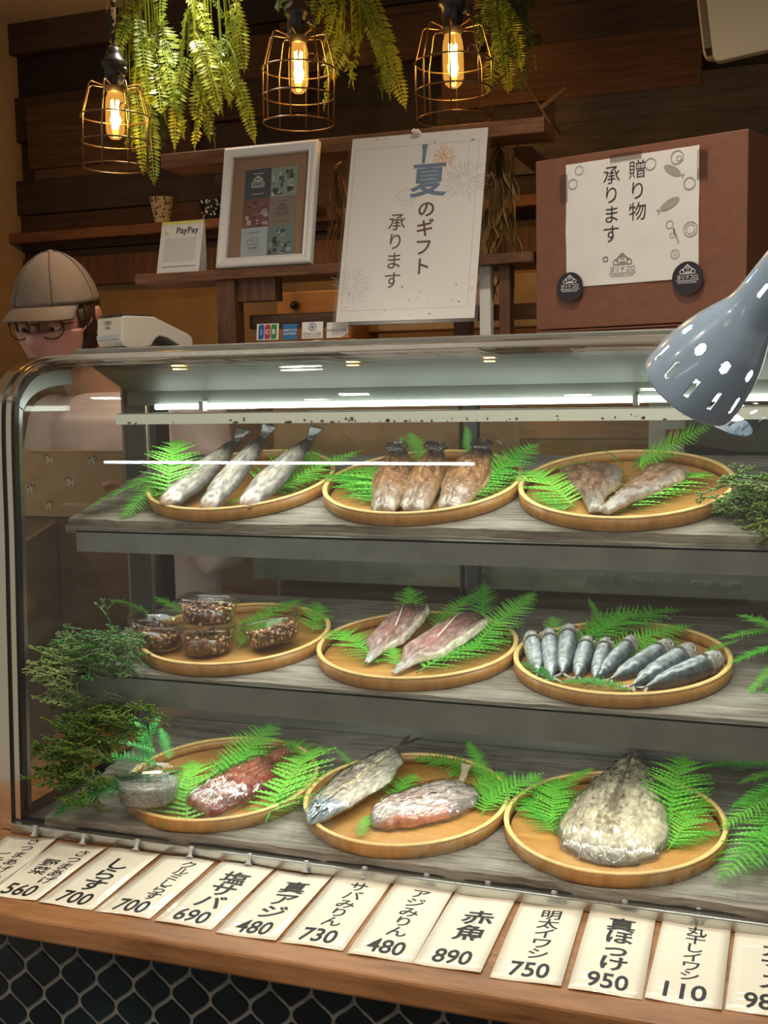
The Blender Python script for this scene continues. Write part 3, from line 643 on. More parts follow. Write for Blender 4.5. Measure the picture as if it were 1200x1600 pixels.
ferns('t', [((-0.2795, -0.0865, 0.008), (-0.3784, 0.0363, 0.022), 3, 0), ((-0.2902, -0.0997, 0.008), (-0.3462, -0.0405, 0.016), 4, 0), ((-0.2858, 0.1155, 0.01), (-0.3372, 0.0677, 0.012), 2, 0), ((-0.2379, 0.0819, 0.015), (-0.2686, 0.0642, 0.05), 4, 0), ((-0.2212, 0.061, 0.015), (-0.1041, 0.0531, 0.085), 1, .5),
            ((-0.2196, -0.0958, 0.008), (-0.1151, 0.0576, 0.014), 3, 0), ((-0.2282, -0.0838, 0.008), (-0.1398, 0.0067, 0.01), 0, 0), ((-0.2299, 0.0913, 0.012), (-0.163, 0.1169, 0.02), 3, .2)],
      'fern leaves round the dark triangular fillets', ['fern leaf fanned over the left rim of the tray of triangular fillets', 'short fern leaf below the left triangular fillet', 'fern leaf lying behind the left triangular fillet', 'small fern tip standing up behind the gap of the triangular fillets', 'large fern leaf rising up right past the red bottle cap', 'broad fern leaf in front of the right triangular fillet', 'yellow-lit fern leaf along the front of the right triangular fillet', 'fern leaf lying flat behind the right triangular fillet'])
ferns('m', [((-0.8376, 0.0127, 0.01), (-0.771, 0.1529, 0.03), 0, .1), ((-0.8019, -0.0428, 0.008), (-0.7807, 0.0739, 0.02), 3, 0), ((-0.7114, 0.0347, 0.012), (-0.7336, 0.1206, 0.035), 4, .3), ((-1.008, 0.0471, 0.02), (-1.093, 0.0472, 0.045), 3, .2), ((-0.9516, 0.0632, 0.02), (-1.007, 0.0588, 0.05), 4, 0)],
      'fern leaves round the walnut tubs', ['long fern leaf behind the walnut tubs pointing to the upper right', 'fern leaf between the stacked and the tilted walnut tub', 'small fern leaf at the right rim of the walnut tray', 'fern leaf sticking out to the left behind the leftmost walnut tub', 'dark fern tips behind the stacked walnut tubs'])
ferns('m', [((-0.5633, -0.0645, 0.008), (-0.6768, 0.0262, 0.02), 3, 0), ((-0.5314, -0.0773, 0.008), (-0.5558, -0.0274, 0.02), 4, 0), ((-0.5574, 0.0794, 0.03), (-0.5853, 0.1466, 0.06), 4, 0), ((-0.5288, 0.0753, 0.012), (-0.4807, 0.2001, 0.04), 0, 0), ((-0.4599, 0.1263, 0.02), (-0.4685, 0.1854, 0.06), 4, 0),
            ((-0.4401, -0.012, 0.01), (-0.3809, 0.1718, 0.055), 2, .2), ((-0.4962, -0.0966, 0.008), (-0.3949, 0.0589, 0.012), 3, 0), ((-0.5725, 0.1059, 0.01), (-0.5089, 0.1505, 0.015), 3, 0), ((-0.5483, -0.0426, 0.006), (-0.5883, -0.0826, 0.008), 2, 0), ((-0.4711, -0.0553, 0.006), (-0.4208, 0.1251, 0.012), 3, 0), ((-0.5716, 0.0396, 0.006), (-0.6376, -0.0076, 0.008), 3, 0)],
      'fern leaves round the pinkish opened fish', ['fern leaf at the left of the pinkish opened fish', 'small fern tip between the tails of the pinkish opened fish', 'fern tip standing behind the left pinkish opened fish', 'thin fern leaf pointing up behind the two pinkish fish', 'fern tip standing upright behind the right pinkish opened fish', 'long fern leaf pointing up to the right from the pinkish opened fish', 'fern leaf lying flat in front of the right pinkish opened fish', 'fern leaf lying flat between the heads of the pinkish opened fish', 'short fern leaf under the tail of the left pinkish opened fish', 'broad fern leaf spread at the right of the pinkish opened fish', 'broad fern leaf under the left pinkish opened fish'])
ferns('m', [((-0.3288, 0.0762, 0.008), (-0.3473, 0.1233, 0.03), 4, 0), ((-0.3104, 0.045, 0.008), (-0.1547, 0.1865, 0.03), 1, 0), ((-0.3011, 0.099, 0.012), (-0.1796, 0.1506, 0.03), 3, .3), ((-0.2571, 0.0323, 0.008), (-0.1359, 0.13, 0.025), 0, .2), ((-0.2675, 0.1108, 0.015), (-0.2964, 0.1499, 0.055), 0, .4),
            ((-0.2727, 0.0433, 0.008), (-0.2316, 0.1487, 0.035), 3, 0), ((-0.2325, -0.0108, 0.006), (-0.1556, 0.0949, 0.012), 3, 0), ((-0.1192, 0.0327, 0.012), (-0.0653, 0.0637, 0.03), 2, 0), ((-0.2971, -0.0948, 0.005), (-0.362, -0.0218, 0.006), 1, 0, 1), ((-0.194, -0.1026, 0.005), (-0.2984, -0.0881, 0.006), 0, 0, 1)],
      'fern leaves round the sardines', ['fern tip standing behind the third sardine', 'long fern leaf behind the sardines pointing right', 'fern leaf raised behind the middle of the sardine row', 'fern leaf pointing right over the back of the sardines', 'thin fern tip sticking straight up behind the sardines', 'bushy fern leaf between the sardines and the back rim', 'fern leaf lying under the right sardines', 'fern tip over the right rim of the sardine tray', 'dark fern leaf under the leftmost sardines', 'dark fern leaf under the tails at the front of the sardine tray'])
ferns('b', [((-0.8056, -0.1488, 0.006), (-0.8992, 0.0377, 0.02), 3, 0), ((-0.8229, -0.1212, 0.008), (-0.8501, -0.1557, 0.01), 4, 0), ((-0.8195, -0.108, 0.01), (-0.9049, -0.0272, 0.03), 2, 0), ((-0.8222, -0.0335, 0.01), (-0.7965, 0.1539, 0.045), 1, .2), ((-0.8181, -0.0099, 0.01), (-0.8414, 0.0429, 0.03), 4, 0),
            ((-0.7019, -0.1061, 0.008), (-0.7068, 0.1159, 0.03), 3, -.2), ((-0.7125, -0.0618, 0.008), (-0.6871, 0.0558, 0.015), 1, 0), ((-0.7111, 0.0866, 0.015), (-0.7865, 0.1482, 0.02), 4, 0), ((-0.8188, -0.0506, 0.008), (-0.81, 0.1164, 0.02), 3, 0), ((-0.7183, -0.104, 0.005), (-0.6752, -0.006, 0.008), 3, 0)],
      'fern leaves round the wrapped red fillet', ['fern leaf standing between the whitebait tub and the red fillet', 'fern leaf peeping out below the whitebait tub', 'fern leaf behind the whitebait tub', 'long fern leaf behind the red fillet pointing up', 'small fern tip over the left end of the red fillet', 'broad fern leaf over the right rim by the red fillet', 'fern leaf lying right of the red fillet', 'small fern leaf at the back rim right of the red fillet', 'fern leaf lying along the back of the red fillet', 'low fern leaf at the front right of the red fillet'])
ferns('b', [((-0.6353, 0.0814, 0.012), (-0.6793, 0.0935, 0.04), 2, 0), ((-0.5506, 0.0018, 0.008), (-0.5371, 0.0831, 0.015), 4, 0), ((-0.5567, -0.1149, 0.006), (-0.5599, -0.0541, 0.012), 1, 0), ((-0.4278, 0.1075, 0.008), (-0.5614, 0.1258, 0.018), 1, 0), ((-0.4174, 0.0675, 0.01), (-0.4749, 0.1453, 0.05), 2, 0),
            ((-0.4082, -0.0157, 0.008), (-0.3901, 0.0967, 0.02), 3, 0), ((-0.4172, 0.0042, 0.01), (-0.3368, 0.076, 0.04), 4, 0), ((-0.439, 0.0387, 0.008), (-0.403, 0.1097, 0.02), 3, .3), ((-0.4894, 0.0933, 0.008), (-0.4592, 0.1503, 0.012), 4, 0)],
      'fern leaves round the wrapped pale fish', ['small fern sprig over the back left rim of the wrapped pale fish tray', 'small fern leaf between the two wrapped pale fish', 'little fern sprig lying at the front between the wrapped pale fish', 'fern leaf pointing left behind the wrapped pale fish', 'fern tip standing up behind the wrapped pale fish', 'fern leaf at the right rim beside the wrapped pale fish', 'thin fern leaf reaching over to the tray of the large flat fish', 'bushy fern leaf right of the wrapped pale fish tail', 'fern leaf lying behind the tail of the wrapped pale fish'])
ferns('b', [((-0.2972, -0.0423, 0.006), (-0.3657, 0.0412, 0.015), 3, 0), ((-0.306, -0.0242, 0.01), (-0.3242, 0.1051, 0.02), 3, .1), ((-0.3311, 0.0452, 0.012), (-0.2719, 0.1334, 0.03), 2, 0), ((-0.3141, 0.0069, 0.008), (-0.3673, -0.0002, 0.015), 1, 0),
            ((-0.1516, 0.0022, 0.008), (-0.1478, 0.1736, 0.045), 3, 0), ((-0.1486, -0.0504, 0.006), (-0.1057, 0.0962, 0.015), 1, 0), ((-0.1551, -0.0433, 0.006), (-0.0832, 0.0112, 0.01), 3, 0), ((-0.1546, 0.0748, 0.008), (-0.1999, 0.1561, 0.02), 4, 0), ((-0.2842, -0.009, 0.005), (-0.361, 0.1185, 0.01), 3, 0), ((-0.1703, 0.0572, 0.005), (-0.1136, 0.171, 0.012), 3, 0)],
      'fern leaves round the large flat fish', ['fern leaf at the left rim beside the large flat fish', 'fern leaf standing left of the large flat fish', 'fern leaf pointing to the upper right behind the large flat fish', 'fern leaf hanging over the left rim by the large flat fish', 'tall fern leaf standing right of the large flat fish', 'curved fern leaf lying right of the large flat fish', 'low fern leaf at the front right of the large flat fish', 'fern leaf tucked behind the shoulder of the large flat fish', 'broad fern leaf under the left side of the large flat fish', 'broad fern leaf at the upper right of the large flat fish'])
# loose fern bundles outside the trays
def clump(name, k, items, label, deep=False, mat=None):
    t = thing(name, label, 'greenery', ROW[k] @ T(*items[0][0]))
    inv = T(*items[0][0]).inverted()
    for a, b, v, rl in items:
        a = Vector(a); b = Vector(b); L = (b - a).length
        M = inv @ frame(a, b - a, z=(0, 0.05, 1)) @ Rx(rl) @ Matrix.Diagonal((L, L, L, 1))
        put('leaf', (FD if deep else FM)[v], t, M)
    return t
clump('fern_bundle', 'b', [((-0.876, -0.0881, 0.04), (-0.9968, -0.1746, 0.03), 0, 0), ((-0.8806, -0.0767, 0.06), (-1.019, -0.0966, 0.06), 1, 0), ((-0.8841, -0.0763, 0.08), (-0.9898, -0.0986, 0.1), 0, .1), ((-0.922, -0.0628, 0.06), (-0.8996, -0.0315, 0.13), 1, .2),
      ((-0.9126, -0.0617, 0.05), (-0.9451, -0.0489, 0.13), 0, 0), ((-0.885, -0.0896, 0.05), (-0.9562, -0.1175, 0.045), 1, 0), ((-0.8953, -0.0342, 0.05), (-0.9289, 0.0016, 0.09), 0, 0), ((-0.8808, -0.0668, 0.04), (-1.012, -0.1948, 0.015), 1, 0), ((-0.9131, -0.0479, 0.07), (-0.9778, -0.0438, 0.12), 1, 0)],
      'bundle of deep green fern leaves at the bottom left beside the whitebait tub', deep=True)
clump('fern_bundle', 'm', [((-0.0063, 0.0506, 0.05), (-0.0955, -0.0054, 0.05), 0, 0), ((-0.0016, -0.0148, 0.05), (-0.0805, -0.0479, 0.03), 1, 0), ((-0.0015, -0.0117, 0.04), (-0.0591, -0.0672, -0.01), 0, 0), ((0.0027, -0.008, 0.03), (-0.0383, -0.0896, -0.03), 1, 0), ((0.0022, -0.0175, 0.06), (-0.0735, 0.0489, 0.07), 1, 0), ((0.0067, -0.0317, 0.03), (-0.0299, -0.1025, -0.05), 0, .2)],
      'bundle of fern leaves hanging over the middle shelf at the right edge of the view')
clump('fern_bundle', 'b', [((0.0144, 0.0879, 0.04), (-0.0845, -0.1281, 0.004), 0, 0), ((0.0143, 0.0866, 0.05), (-0.0885, -0.0097, 0.02), 1, 0), ((0.0141, 0.0955, 0.06), (-0.0739, 0.0184, 0.04), 0, 0), ((0.0141, 0.127, 0.06), (-0.1356, 0.1598, 0.03), 2, 0), ((0.0146, 0.0696, 0.03), (-0.0483, -0.0987, 0.01), 1, 0), ((0.0058, 0.104, 0.06), (-0.0687, 0.0775, 0.05), 1, 0)],
      'bundle of fern leaves on the bottom deck at the right edge of the view')
# forked artificial sprigs
def sprig_mesh(name, mats, seed, n, box_, thick=.0015, size=.03):
    r = random.Random(seed); m = MB()
    def fork(p, d, L, dep, w):
        e = p + d * L; m.tube([p, p + d * L * .5 + Vector((0, 0, -.001)), e], [w, w * .9, w * .75 if dep else w * 1.1], 4, m=(1 if r.random() < .3 else 0), cap=True)
        if dep:
            for s in (-1, 1):
                nd = (d + d.orthogonal().normalized() * 0 + Vector((r.uniform(-.3, .3), r.uniform(-.3, .3), r.uniform(-.25, .25))) + d.cross(Vector((0, .6, 1))).normalized() * s * .62).normalized()
                fork(e, nd, L * .72, dep - 1, w * .9)
    for i in range(n):
        p = Vector([r.uniform(-1, 1) * b * .6 for b in box_]); d = Vector((r.uniform(-1, 1) * box_[0], -abs(r.gauss(.3, .6)) * .06, r.uniform(-1, .8) * box_[2])).normalized()
        if (p.x ** 2 / (box_[0] ** 2 + 1e-9)) > 1: continue
        fork(p + d * r.uniform(0, .02), d, size * r.uniform(.35, .55), 4 if size > .02 else 3, thick)
    return m.build(name, mats)
def sprig(name, k, pos, box_, n, seed, label, mats, size=.03):
    o = sprig_mesh(name, mats, seed, n, box_, size=size); o.matrix_world = ROW[k] @ T(*pos); tag(o, label, 'greenery'); return o
sprig('forked_greenery', 'm', (-0.9808, -0.1402, 0.035), (.075, .03, .035), 110, 3, 'pale green forked artificial sprig clump spilling over the left end of the middle shelf', [M_MOSS, M_FERND])
sprig('forked_greenery', 'm', (-1.026, -0.1699, 0.005), (.028, .02, .045), 45, 4, 'pale forked sprig hanging down off the left end of the middle shelf', [M_MOSS, M_MOSS])
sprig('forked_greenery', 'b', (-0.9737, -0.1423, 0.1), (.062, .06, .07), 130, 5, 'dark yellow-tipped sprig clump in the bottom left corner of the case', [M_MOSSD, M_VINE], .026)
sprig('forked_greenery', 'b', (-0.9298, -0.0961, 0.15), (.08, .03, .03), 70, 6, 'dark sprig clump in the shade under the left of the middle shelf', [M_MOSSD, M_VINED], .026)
sprig('forked_greenery', 't', (-0.0487, -0.0615, 0.03), (.055, .03, .028), 80, 7, 'pale forked sprig clump on the top shelf at the right edge of the view', [M_MOSS, M_VINE])
sprig('forked_greenery', 't', (-0.0196, -0.1317, 0.015), (.03, .02, .018), 45, 8, 'yellowish sprig ball on the front edge of the top shelf at the far right', [M_VINE, M_MOSS], .02)

# ------------------------------------------------------------------ fish
def lerp(a, b, t): return tuple(a[i] + (b[i] - a[i]) * t for i in range(len(a)))
def interp(P, t):
    if t <= P[0][0]: return P[0][1]
    for (a, x), (b, y) in zip(P, P[1:]):
        if t <= b:
            u = (t - a) / (b - a); u = u * u * (3 - 2 * u); return x + (y - x) * u
    return P[-1][1]
def slab(L, wl, wr, th, colf, relief=.0015, seed=0, nu=56, nv=26, bend=0.0, flat=2.4, sag=0.0, curl=0.0, bulge=None, M=None, mb=None, mi=0, under=(.25, .2, .17), grow=0.0):
    """closed fillet: outline given by left/right half widths along its length, domed top, flat underside"""
    m = mb or MB(); vs = []; cs = []; top = []
    for i in range(nu + 1):
        t = i / nu; a = interp(wl, t) + grow; b = interp(wr, t) + grow; tt = interp(th, t)
        cy = bend * sin(pi * t); edge = min(1, t / .04, (1 - t) / .04)
        for j in range(nv + 1):
            s = -1 + 2 * j / nv; jag = noise.noise(Vector((t * 14, s * 2.2, seed))) * .0016 * abs(s) ** 3
            y = cy + (s * (a if s > 0 else b)) + jag * (1 if s > 0 else -1); dome = (1 - abs(s) ** flat) ** .6 * (edge ** .5)
            z = tt * dome + relief * noise.noise(Vector((t * L * 55, y * 120, seed * 3.1))) * dome + relief * .6 * noise.noise(Vector((t * L * 160, y * 260, seed * 1.7))) * dome
            if bulge: z += bulge(t, s) * dome
            z += sag * 4 * t * (1 - t) + curl * s * s + grow * .8
            vs.append((t * L, y, z)); cs.append(colf(t, s, noise.noise(Vector((t * 9, s * 4, seed))), noise.noise(Vector((t * 30, s * 12, seed + 5)))))
    n1 = len(vs)
    for i in range(nu + 1):
        t = i / nu
        for j in range(nv + 1):
            x, y, z = vs[i * (nv + 1) + j]; s = -1 + 2 * j / nv
            vs.append((x, y, sag * 4 * t * (1 - t) + curl * s * s - .0008 - grow * .3)); cs.append(under)
    fs = []; w = nv + 1
    for i in range(nu):
        for j in range(nv):
            a = i * w + j; fs += [(a, a + w, a + w + 1, a + 1), (n1 + a, n1 + a + 1, n1 + a + w + 1, n1 + a + w)]
    for i in range(nu):
        a = i * w; fs += [(a, n1 + a, n1 + a + w, a + w)]; a = i * w + nv; fs += [(a, a + w, n1 + a + w, n1 + a)]
    for j in range(nv): fs += [(j, j + 1, n1 + j + 1, n1 + j)]; a = nu * w + j; fs += [(a, n1 + a, n1 + a + 1, a + 1)]
    m.add(vs, fs, mi, True, cs, M); return m
def clampc(c): return tuple(max(0.004, min(1, x)) for x in c)
def mul(c, k): return clampc(tuple(x * k for x in c))
def pose(k, a, b, roll=0.0, up=(0, 0, 1)):
    return ROW[k] @ frame(a, Vector(b) - Vector(a), z=up) @ Rx(roll)
def flen(a, b): return (Vector(a) - Vector(b)).length
M_FSILV = skinmat('silvery_fish_skin', .3, .5, 130, coat=.4)
M_FMIRIN = skinmat('mirin_glazed_skin', .34, .7, 110, (0.62, 0.55, 0.42), .72, 210, .3)
M_FHALF = skinmat('dark_fillet_skin', .4, .7, 110, (0.42, 0.34, 0.24), .86, 230, .2)
M_FPINK = skinmat('pinkish_flesh', .32, .7, 120, coat=.3)
M_FRED = skinmat('red_marinated_flesh', .3, .6, 100, (0.62, 0.45, 0.25), .60, 190, .4, (1, 1.7, 1))
M_FPALE = skinmat('pale_fish_flesh', .35, .5, 190, coat=.3)
M_SARD = skinmat('sardine_skin', .27, .3, 160, coat=.5)
# three long silvery split fish: open side up, dark tail ends propped on the back rim
def col_silver(t, s, n, n2):
    c = lerp((.40, .365, .31), (.23, .205, .18), max(0, min(1, .5 + n * 1.2)))
    if t < .14: c = lerp((.50, .34, .27), c, t / .14)
    if s < -.55: c = lerp(c, (.13, .12, .12), min(1, (-s - .55) * 3))
    if abs(s - .15) < .10 and t < .8: c = lerp(c, (.58, .53, .44), .6)
    if t > .74: c = lerp(c, (.06, .05, .042), min(1, (t - .74) * 9))
    return mul(c, 1 + n2 * .35)
for i, (a, b, w, rl, lab) in enumerate([
        ((-0.8864, -0.1376, 0.02), (-0.8675, 0.0848, 0.055), 1.0, .25, 'leftmost of the three long silvery split fish, tail dark and raised'),
        ((-0.8138, -0.1451, 0.018), (-0.8165, 0.0828, 0.062), .85, .3, 'middle of the three long silvery split fish, narrowest'),
        ((-0.7567, -0.1311, 0.018), (-0.7342, 0.0809, 0.058), .95, .25, 'rightmost of the three long silvery split fish, tail dark and raised')]):
    L = flen(a, b); t = thing('split_dried_fish', lab, 'fish', pose('t', a, b, rl), 'long silvery split fish on the top shelf')
    slab(L, [(0, .010), (.08, .019 * w), (.35, .025 * w), (.7, .020 * w), (.86, .014), (1, .009)], [(0, .009), (.08, .018 * w), (.35, .024 * w), (.7, .019 * w), (.86, .013), (1, .008)],
         [(0, .006), (.15, .011), (.6, .010), (.85, .007), (1, .003)], col_silver, .0018, 10 + i, sag=-.004, bend=.004).build('body', M_FSILV, t)
    m = slab(.030, [(0, .005), (.5, .010), (1, .014)], [(0, .005), (.5, .009), (1, .013)], [(0, .003), (1, .001)], lambda t_, s_, n_, q_: mul((.05, .042, .035), 1 + n_), .0006, 40 + i, 14, 10, M=T(L * .97, 0, .001) @ Ry(-.35))
    m.build('tail_fin', M_FSILV, t)
# three broad mirin fish with sesame
def col_mirin(t, s, n, n2):
    c = lerp((.30, .155, .07), (.17, .085, .045), max(0, min(1, .5 + n * 1.4)))
    if t < .42: c = lerp((.33, .26, .21), c, min(1, t / .42 + max(0, n2) * .6))
    if t > .72: c = lerp(c, (.055, .035, .028), min(1, (t - .72) * 6))
    if abs(s) > .9: c = lerp(c, (.42, .27, .13), .6)
    return mul(c, 1 + n2 * .5)
for i, (a, b, wl, wr, rl, lab) in enumerate([
        ((-0.5434, -0.1247, 0.012), (-0.5899, 0.0867, 0.038), .030, .030, 0, 'leftmost of the three broad brown dried fish, speckled with sesame'),
        ((-0.5004, -0.1252, 0.014), (-0.5245, 0.0803, 0.04), .027, .027, .12, 'middle of the three broad brown dried fish, narrowest and lightest'),
        ((-0.4525, -0.1145, 0.012), (-0.4478, 0.0742, 0.045), .036, .034, .05, 'rightmost and widest of the three broad brown dried fish')]):
    L = flen(a, b); t = thing('mirin_dried_fish', lab, 'fish', pose('t', a, b, rl), 'broad brown dried fish on the top shelf')
    slab(L, [(0, .014), (.1, .022), (.55, wl), (.8, wl * .85), (.93, wl * .55), (1, .008)], [(0, .014), (.1, .022), (.5, wr), (.8, wr * .85), (.93, wr * .6), (1, .008)],
         [(0, .009), (.3, .016), (.7, .014), (1, .005)], col_mirin, .003, 20 + i, nu=64, nv=30, sag=-.004,
         bulge=lambda t_, s_: .003 * math.exp(-((s_ - .1 - .3 * t_) / .12) ** 2) - .003 * math.exp(-((s_ + .35) / .1) ** 2) * (t_ > .5)).build('body', M_FMIRIN, t)
    m = slab(.024, [(0, .012), (.6, .02), (1, .016)], [(0, .010), (.5, .017), (1, .012)], [(0, .006), (1, .003)], lambda t_, s_, n_, q_: mul((.05, .035, .03), 1 + n_), .003, 60 + i, 14, 12, M=T(L * .92, 0, .004) @ Ry(-.3))
    m.build('tail_fin', M_FMIRIN, t)
# two dark triangular fillets meeting at the front rim
def col_half(t, s, n, n2):
    c = lerp((.115, .062, .04), (.19, .11, .065), max(0, min(1, .5 + n * 1.5)))
    if s < -.45: c = lerp(c, (.26, .22, .20), min(1, (-.45 - s) * 1.6))
    if t < .3: c = lerp((.30, .27, .23), c, t / .3)
    if s > .9 or s < -.93: c = lerp(c, (.34, .23, .13), .7)
    return mul(c, 1 + n2 * .5)
for i, (a, b, wl, wr, rl, lab) in enumerate([
        ((-0.2491, -0.1029, 0.01), (-0.2931, 0.0748, 0.02), .042, .052, 0, 'left one of the two dark triangular dried fillets'),
        ((-0.2393, -0.1103, 0.012), (-0.153, 0.0308, 0.032), .034, .032, .05, 'right one of the two dark triangular dried fillets, longer and darker')]):
    L = flen(a, b); t = thing('dried_fillet', lab, 'fish', pose('t', a, b, rl), 'dark triangular dried fillets on the top shelf')
    slab(L, [(0, .010), (.25, .014), (.6, wl * (.75 if i else .9)), (.8, wl), (.95, wl * .8), (1, wl * .3)], [(0, .010), (.2, .014), (.55, wr * .85), (.78, wr), (.94, wr * .7), (1, wr * .25)],
         [(0, .008), (.4, .015), (.8, .014), (1, .004)], col_half, .0025, 30 + i, nu=60, nv=30).build('body', M_FHALF, t)
# two pinkish opened fish on the middle shelf
def col_pink(t, s, n, n2):
    c = lerp((.40, .27, .24), (.26, .16, .14), max(0, min(1, .5 + n * 1.5)))
    if .35 < t < .9 and -.2 < s < .6: c = lerp(c, (.36, .10, .09), .6 * max(0, min(1, .6 + n2 * 2)))
    if t > .62: c = lerp(c, (.10, .055, .042), min(1, (t - .62) * 3.5) * (1 if abs(s - .15) < .72 else .25))
    if s < -.72: c = lerp(c, (.62, .55, .43), min(1, (-.72 - s) * 8))
    if t < .22: c = lerp((.42, .42, .42), c, t / .22)
    return mul(c, 1 + n2 * .5)
for i, (a, b, wl, wr, rl, lab) in enumerate([
        ((-0.5769, -0.078, 0.012), (-0.5514, 0.1153, 0.04), .030, .025, .12, 'left one of the two pinkish opened fish on the middle shelf'),
        ((-0.5265, -0.1077, 0.01), (-0.441, 0.0769, 0.04), .034, .028, .12, 'right one of the two pinkish opened fish on the middle shelf, longer')]):
    L = flen(a, b); t = thing('opened_dried_fish', lab, 'fish', pose('m', a, b, rl), 'pinkish opened fish on the middle shelf')
    slab(L, [(0, .004), (.12, .010), (.3, wl), (.7, wl), (.9, wl * .8), (.97, wl * .5), (1, .008)], [(0, .004), (.15, .008), (.4, wr), (.7, wr), (.9, wr * .8), (1, .010)],
         [(0, .004), (.3, .012), (.75, .015), (1, .006)], col_pink, .003, 33 + i, nu=64, nv=30,
         bulge=lambda t_, s_: (.005 * math.exp(-((abs(s_) - .88) / .10) ** 2) if t_ > .25 else 0) - (.004 if (t_ > .65 and abs(s_) < .55) else 0)).build('body', M_FPINK, t)
    m = MB().tube([(L * .45, -.004, .0175), (L * .62, .004, .020), (L * .78, .014, .0185)], .0011, 6); m.build('bone', solid('fish_bone' , (.62, .52, .45), .4), t)
# ------------------------------------------------------------------ nine whole sardines
def sardine(mb_body, L, R_, sag, seed):
    prof = [(0, .16), (.025, .52), (.07, .84), (.14, .98), (.22, 1.02), (.26, .93), (.30, 1.0), (.45, 1.0), (.65, .93), (.82, .72), (.92, .40), (.97, .22), (1, .17)]
    nu, nv = 46, 18; vs = []; cs = []; fs = []
    for i in range(nu + 1):
        t = i / nu; r = R_ * interp(prof, t); cy = sag * 4 * t * (1 - t)
        for j in range(nv):
            a = 2 * pi * j / nv; y = r * .80 * cos(a); z = r * 1.05 * sin(a)
            n = noise.noise(Vector((t * 18, cos(a) * 1.5, sin(a) * 1.5 + seed))); z += n * .0006
            vs.append((t * L, y + cy, z))
            up = sin(a - .9)      # dorsal side turned towards +y
            c = lerp((.32, .35, .355), (.04, .06, .075), max(0, min(1, (-up + .55) * 1.2)))
            if t < .25: c = lerp((.42, .40, .34), c, .45)
            if .10 < t < .13 and sin(a) > -.2 and cos(a) < .2: c = mul(c, .45)
            if abs(t - .255) < .018: c = (.07, .065, .06)
            if t < .04: c = (.10, .09, .08)
            if .30 < t < .8 and -.02 < up + .25 < .12 and (int(t * 30) % 3 == 0): c = mul(c, .55)
            cs.append(mul(c, 1 + n * .5))
    for i in range(nu):
        for j in range(nv): fs.append((i * nv + j, (i + 1) * nv + j, (i + 1) * nv + (j + 1) % nv, i * nv + (j + 1) % nv))
    fs += [tuple(range(nv)), tuple(range(nu * nv, (nu + 1) * nv))[::-1]]
    mb_body.add(vs, fs, 0, True, cs)
M_EYEW = solid('fish_eye_ring', (.62, .60, .50), .25); M_EYEB = solid('fish_pupil', (.01, .01, .012), .12)
ordn = ['first sardine from the left, shortest, beside the left rim', 'second sardine from the left, head up', 'third sardine from the left, tallest of the upright ones', 'fourth sardine from the left, small and dark with a brown belly end', 'fifth sardine from the left, small dark one with open mouth', 'sixth sardine from the left, slanting to the right', 'seventh sardine from the left, partly behind the eighth', 'eighth sardine from the left, thick bright silver one', 'ninth sardine, lying rightmost and darkest against the front rim']
for i, (hd, tl, R_) in enumerate([
        ((-0.3584, 0.0241, 0.03), (-0.3267, -0.0698, 0.01), .0135), ((-0.333, 0.0341, 0.033), (-0.3067, -0.0808, 0.01), .0135), ((-0.3045, 0.0476, 0.036), (-0.2941, -0.0689, 0.012), .0145), ((-0.2739, 0.0249, 0.026), (-0.2734, -0.072, 0.01), .0135),
        ((-0.2477, 0.0266, 0.027), (-0.2495, -0.0747, 0.01), .0120), ((-0.2109, 0.0415, 0.027), (-0.2492, -0.0718, 0.008), .0125), ((-0.1568, 0.0347, 0.025), (-0.228, -0.0701, 0.008), .0135), ((-0.1257, 0.0159, 0.026), (-0.1969, -0.093, 0.01), .0150), ((-0.0872, -0.003, 0.025), (-0.1788, -0.0916, 0.009), .0130)]):
    hd = Vector(hd); tl = Vector(tl); L = (tl - hd).length; R_ *= 1.22
    if i < 5: tl = hd + (tl - hd) * 1.0; L = (tl - hd).length
    t = thing('sardine', ordn[i], 'fish', pose('m', hd, tl), 'whole sardines on the middle shelf')
    m = MB(); sardine(m, L, R_, (.003 if i > 4 else 0), i * 3.3); m.build('body', M_SARD, t)
    rr = R_
    for sd, nm in ((1, 'eye'),):
        ey = (.125 * L, rr * .50, rr * .66)
        m = MB(); m.lathe([(.0001, 0.0010), (rr * .18, .0012), (rr * .30, .0004), (rr * .32, -.0015)], 14, M=T(*ey) @ Rx(-.75)); e = m.build(nm, M_EYEW, t)
        m = MB(); m.lathe([(.0001, 0.0017), (rr * .15, .0018), (rr * .20, .0009)], 12, M=T(*ey) @ Rx(-.75)); m.build('pupil', M_EYEB, e)
    m = MB(); w = R_ * 1.0
    for s in (-1, 1):
        m.add([(L * .97, 0, .0007), (L * 1.0, 0, -.0007), (L + .016, s * w, .001), (L + .012, s * w * .9, -.0004), (L + .006, s * w * .15, .0003)], [(0, 2, 4), (1, 4, 3), (0, 3, 2), (0, 1, 3), (2, 3, 4)], cols=[(.30, .30, .27)] * 5)
    m.build('tail_fin', M_SARD, t)
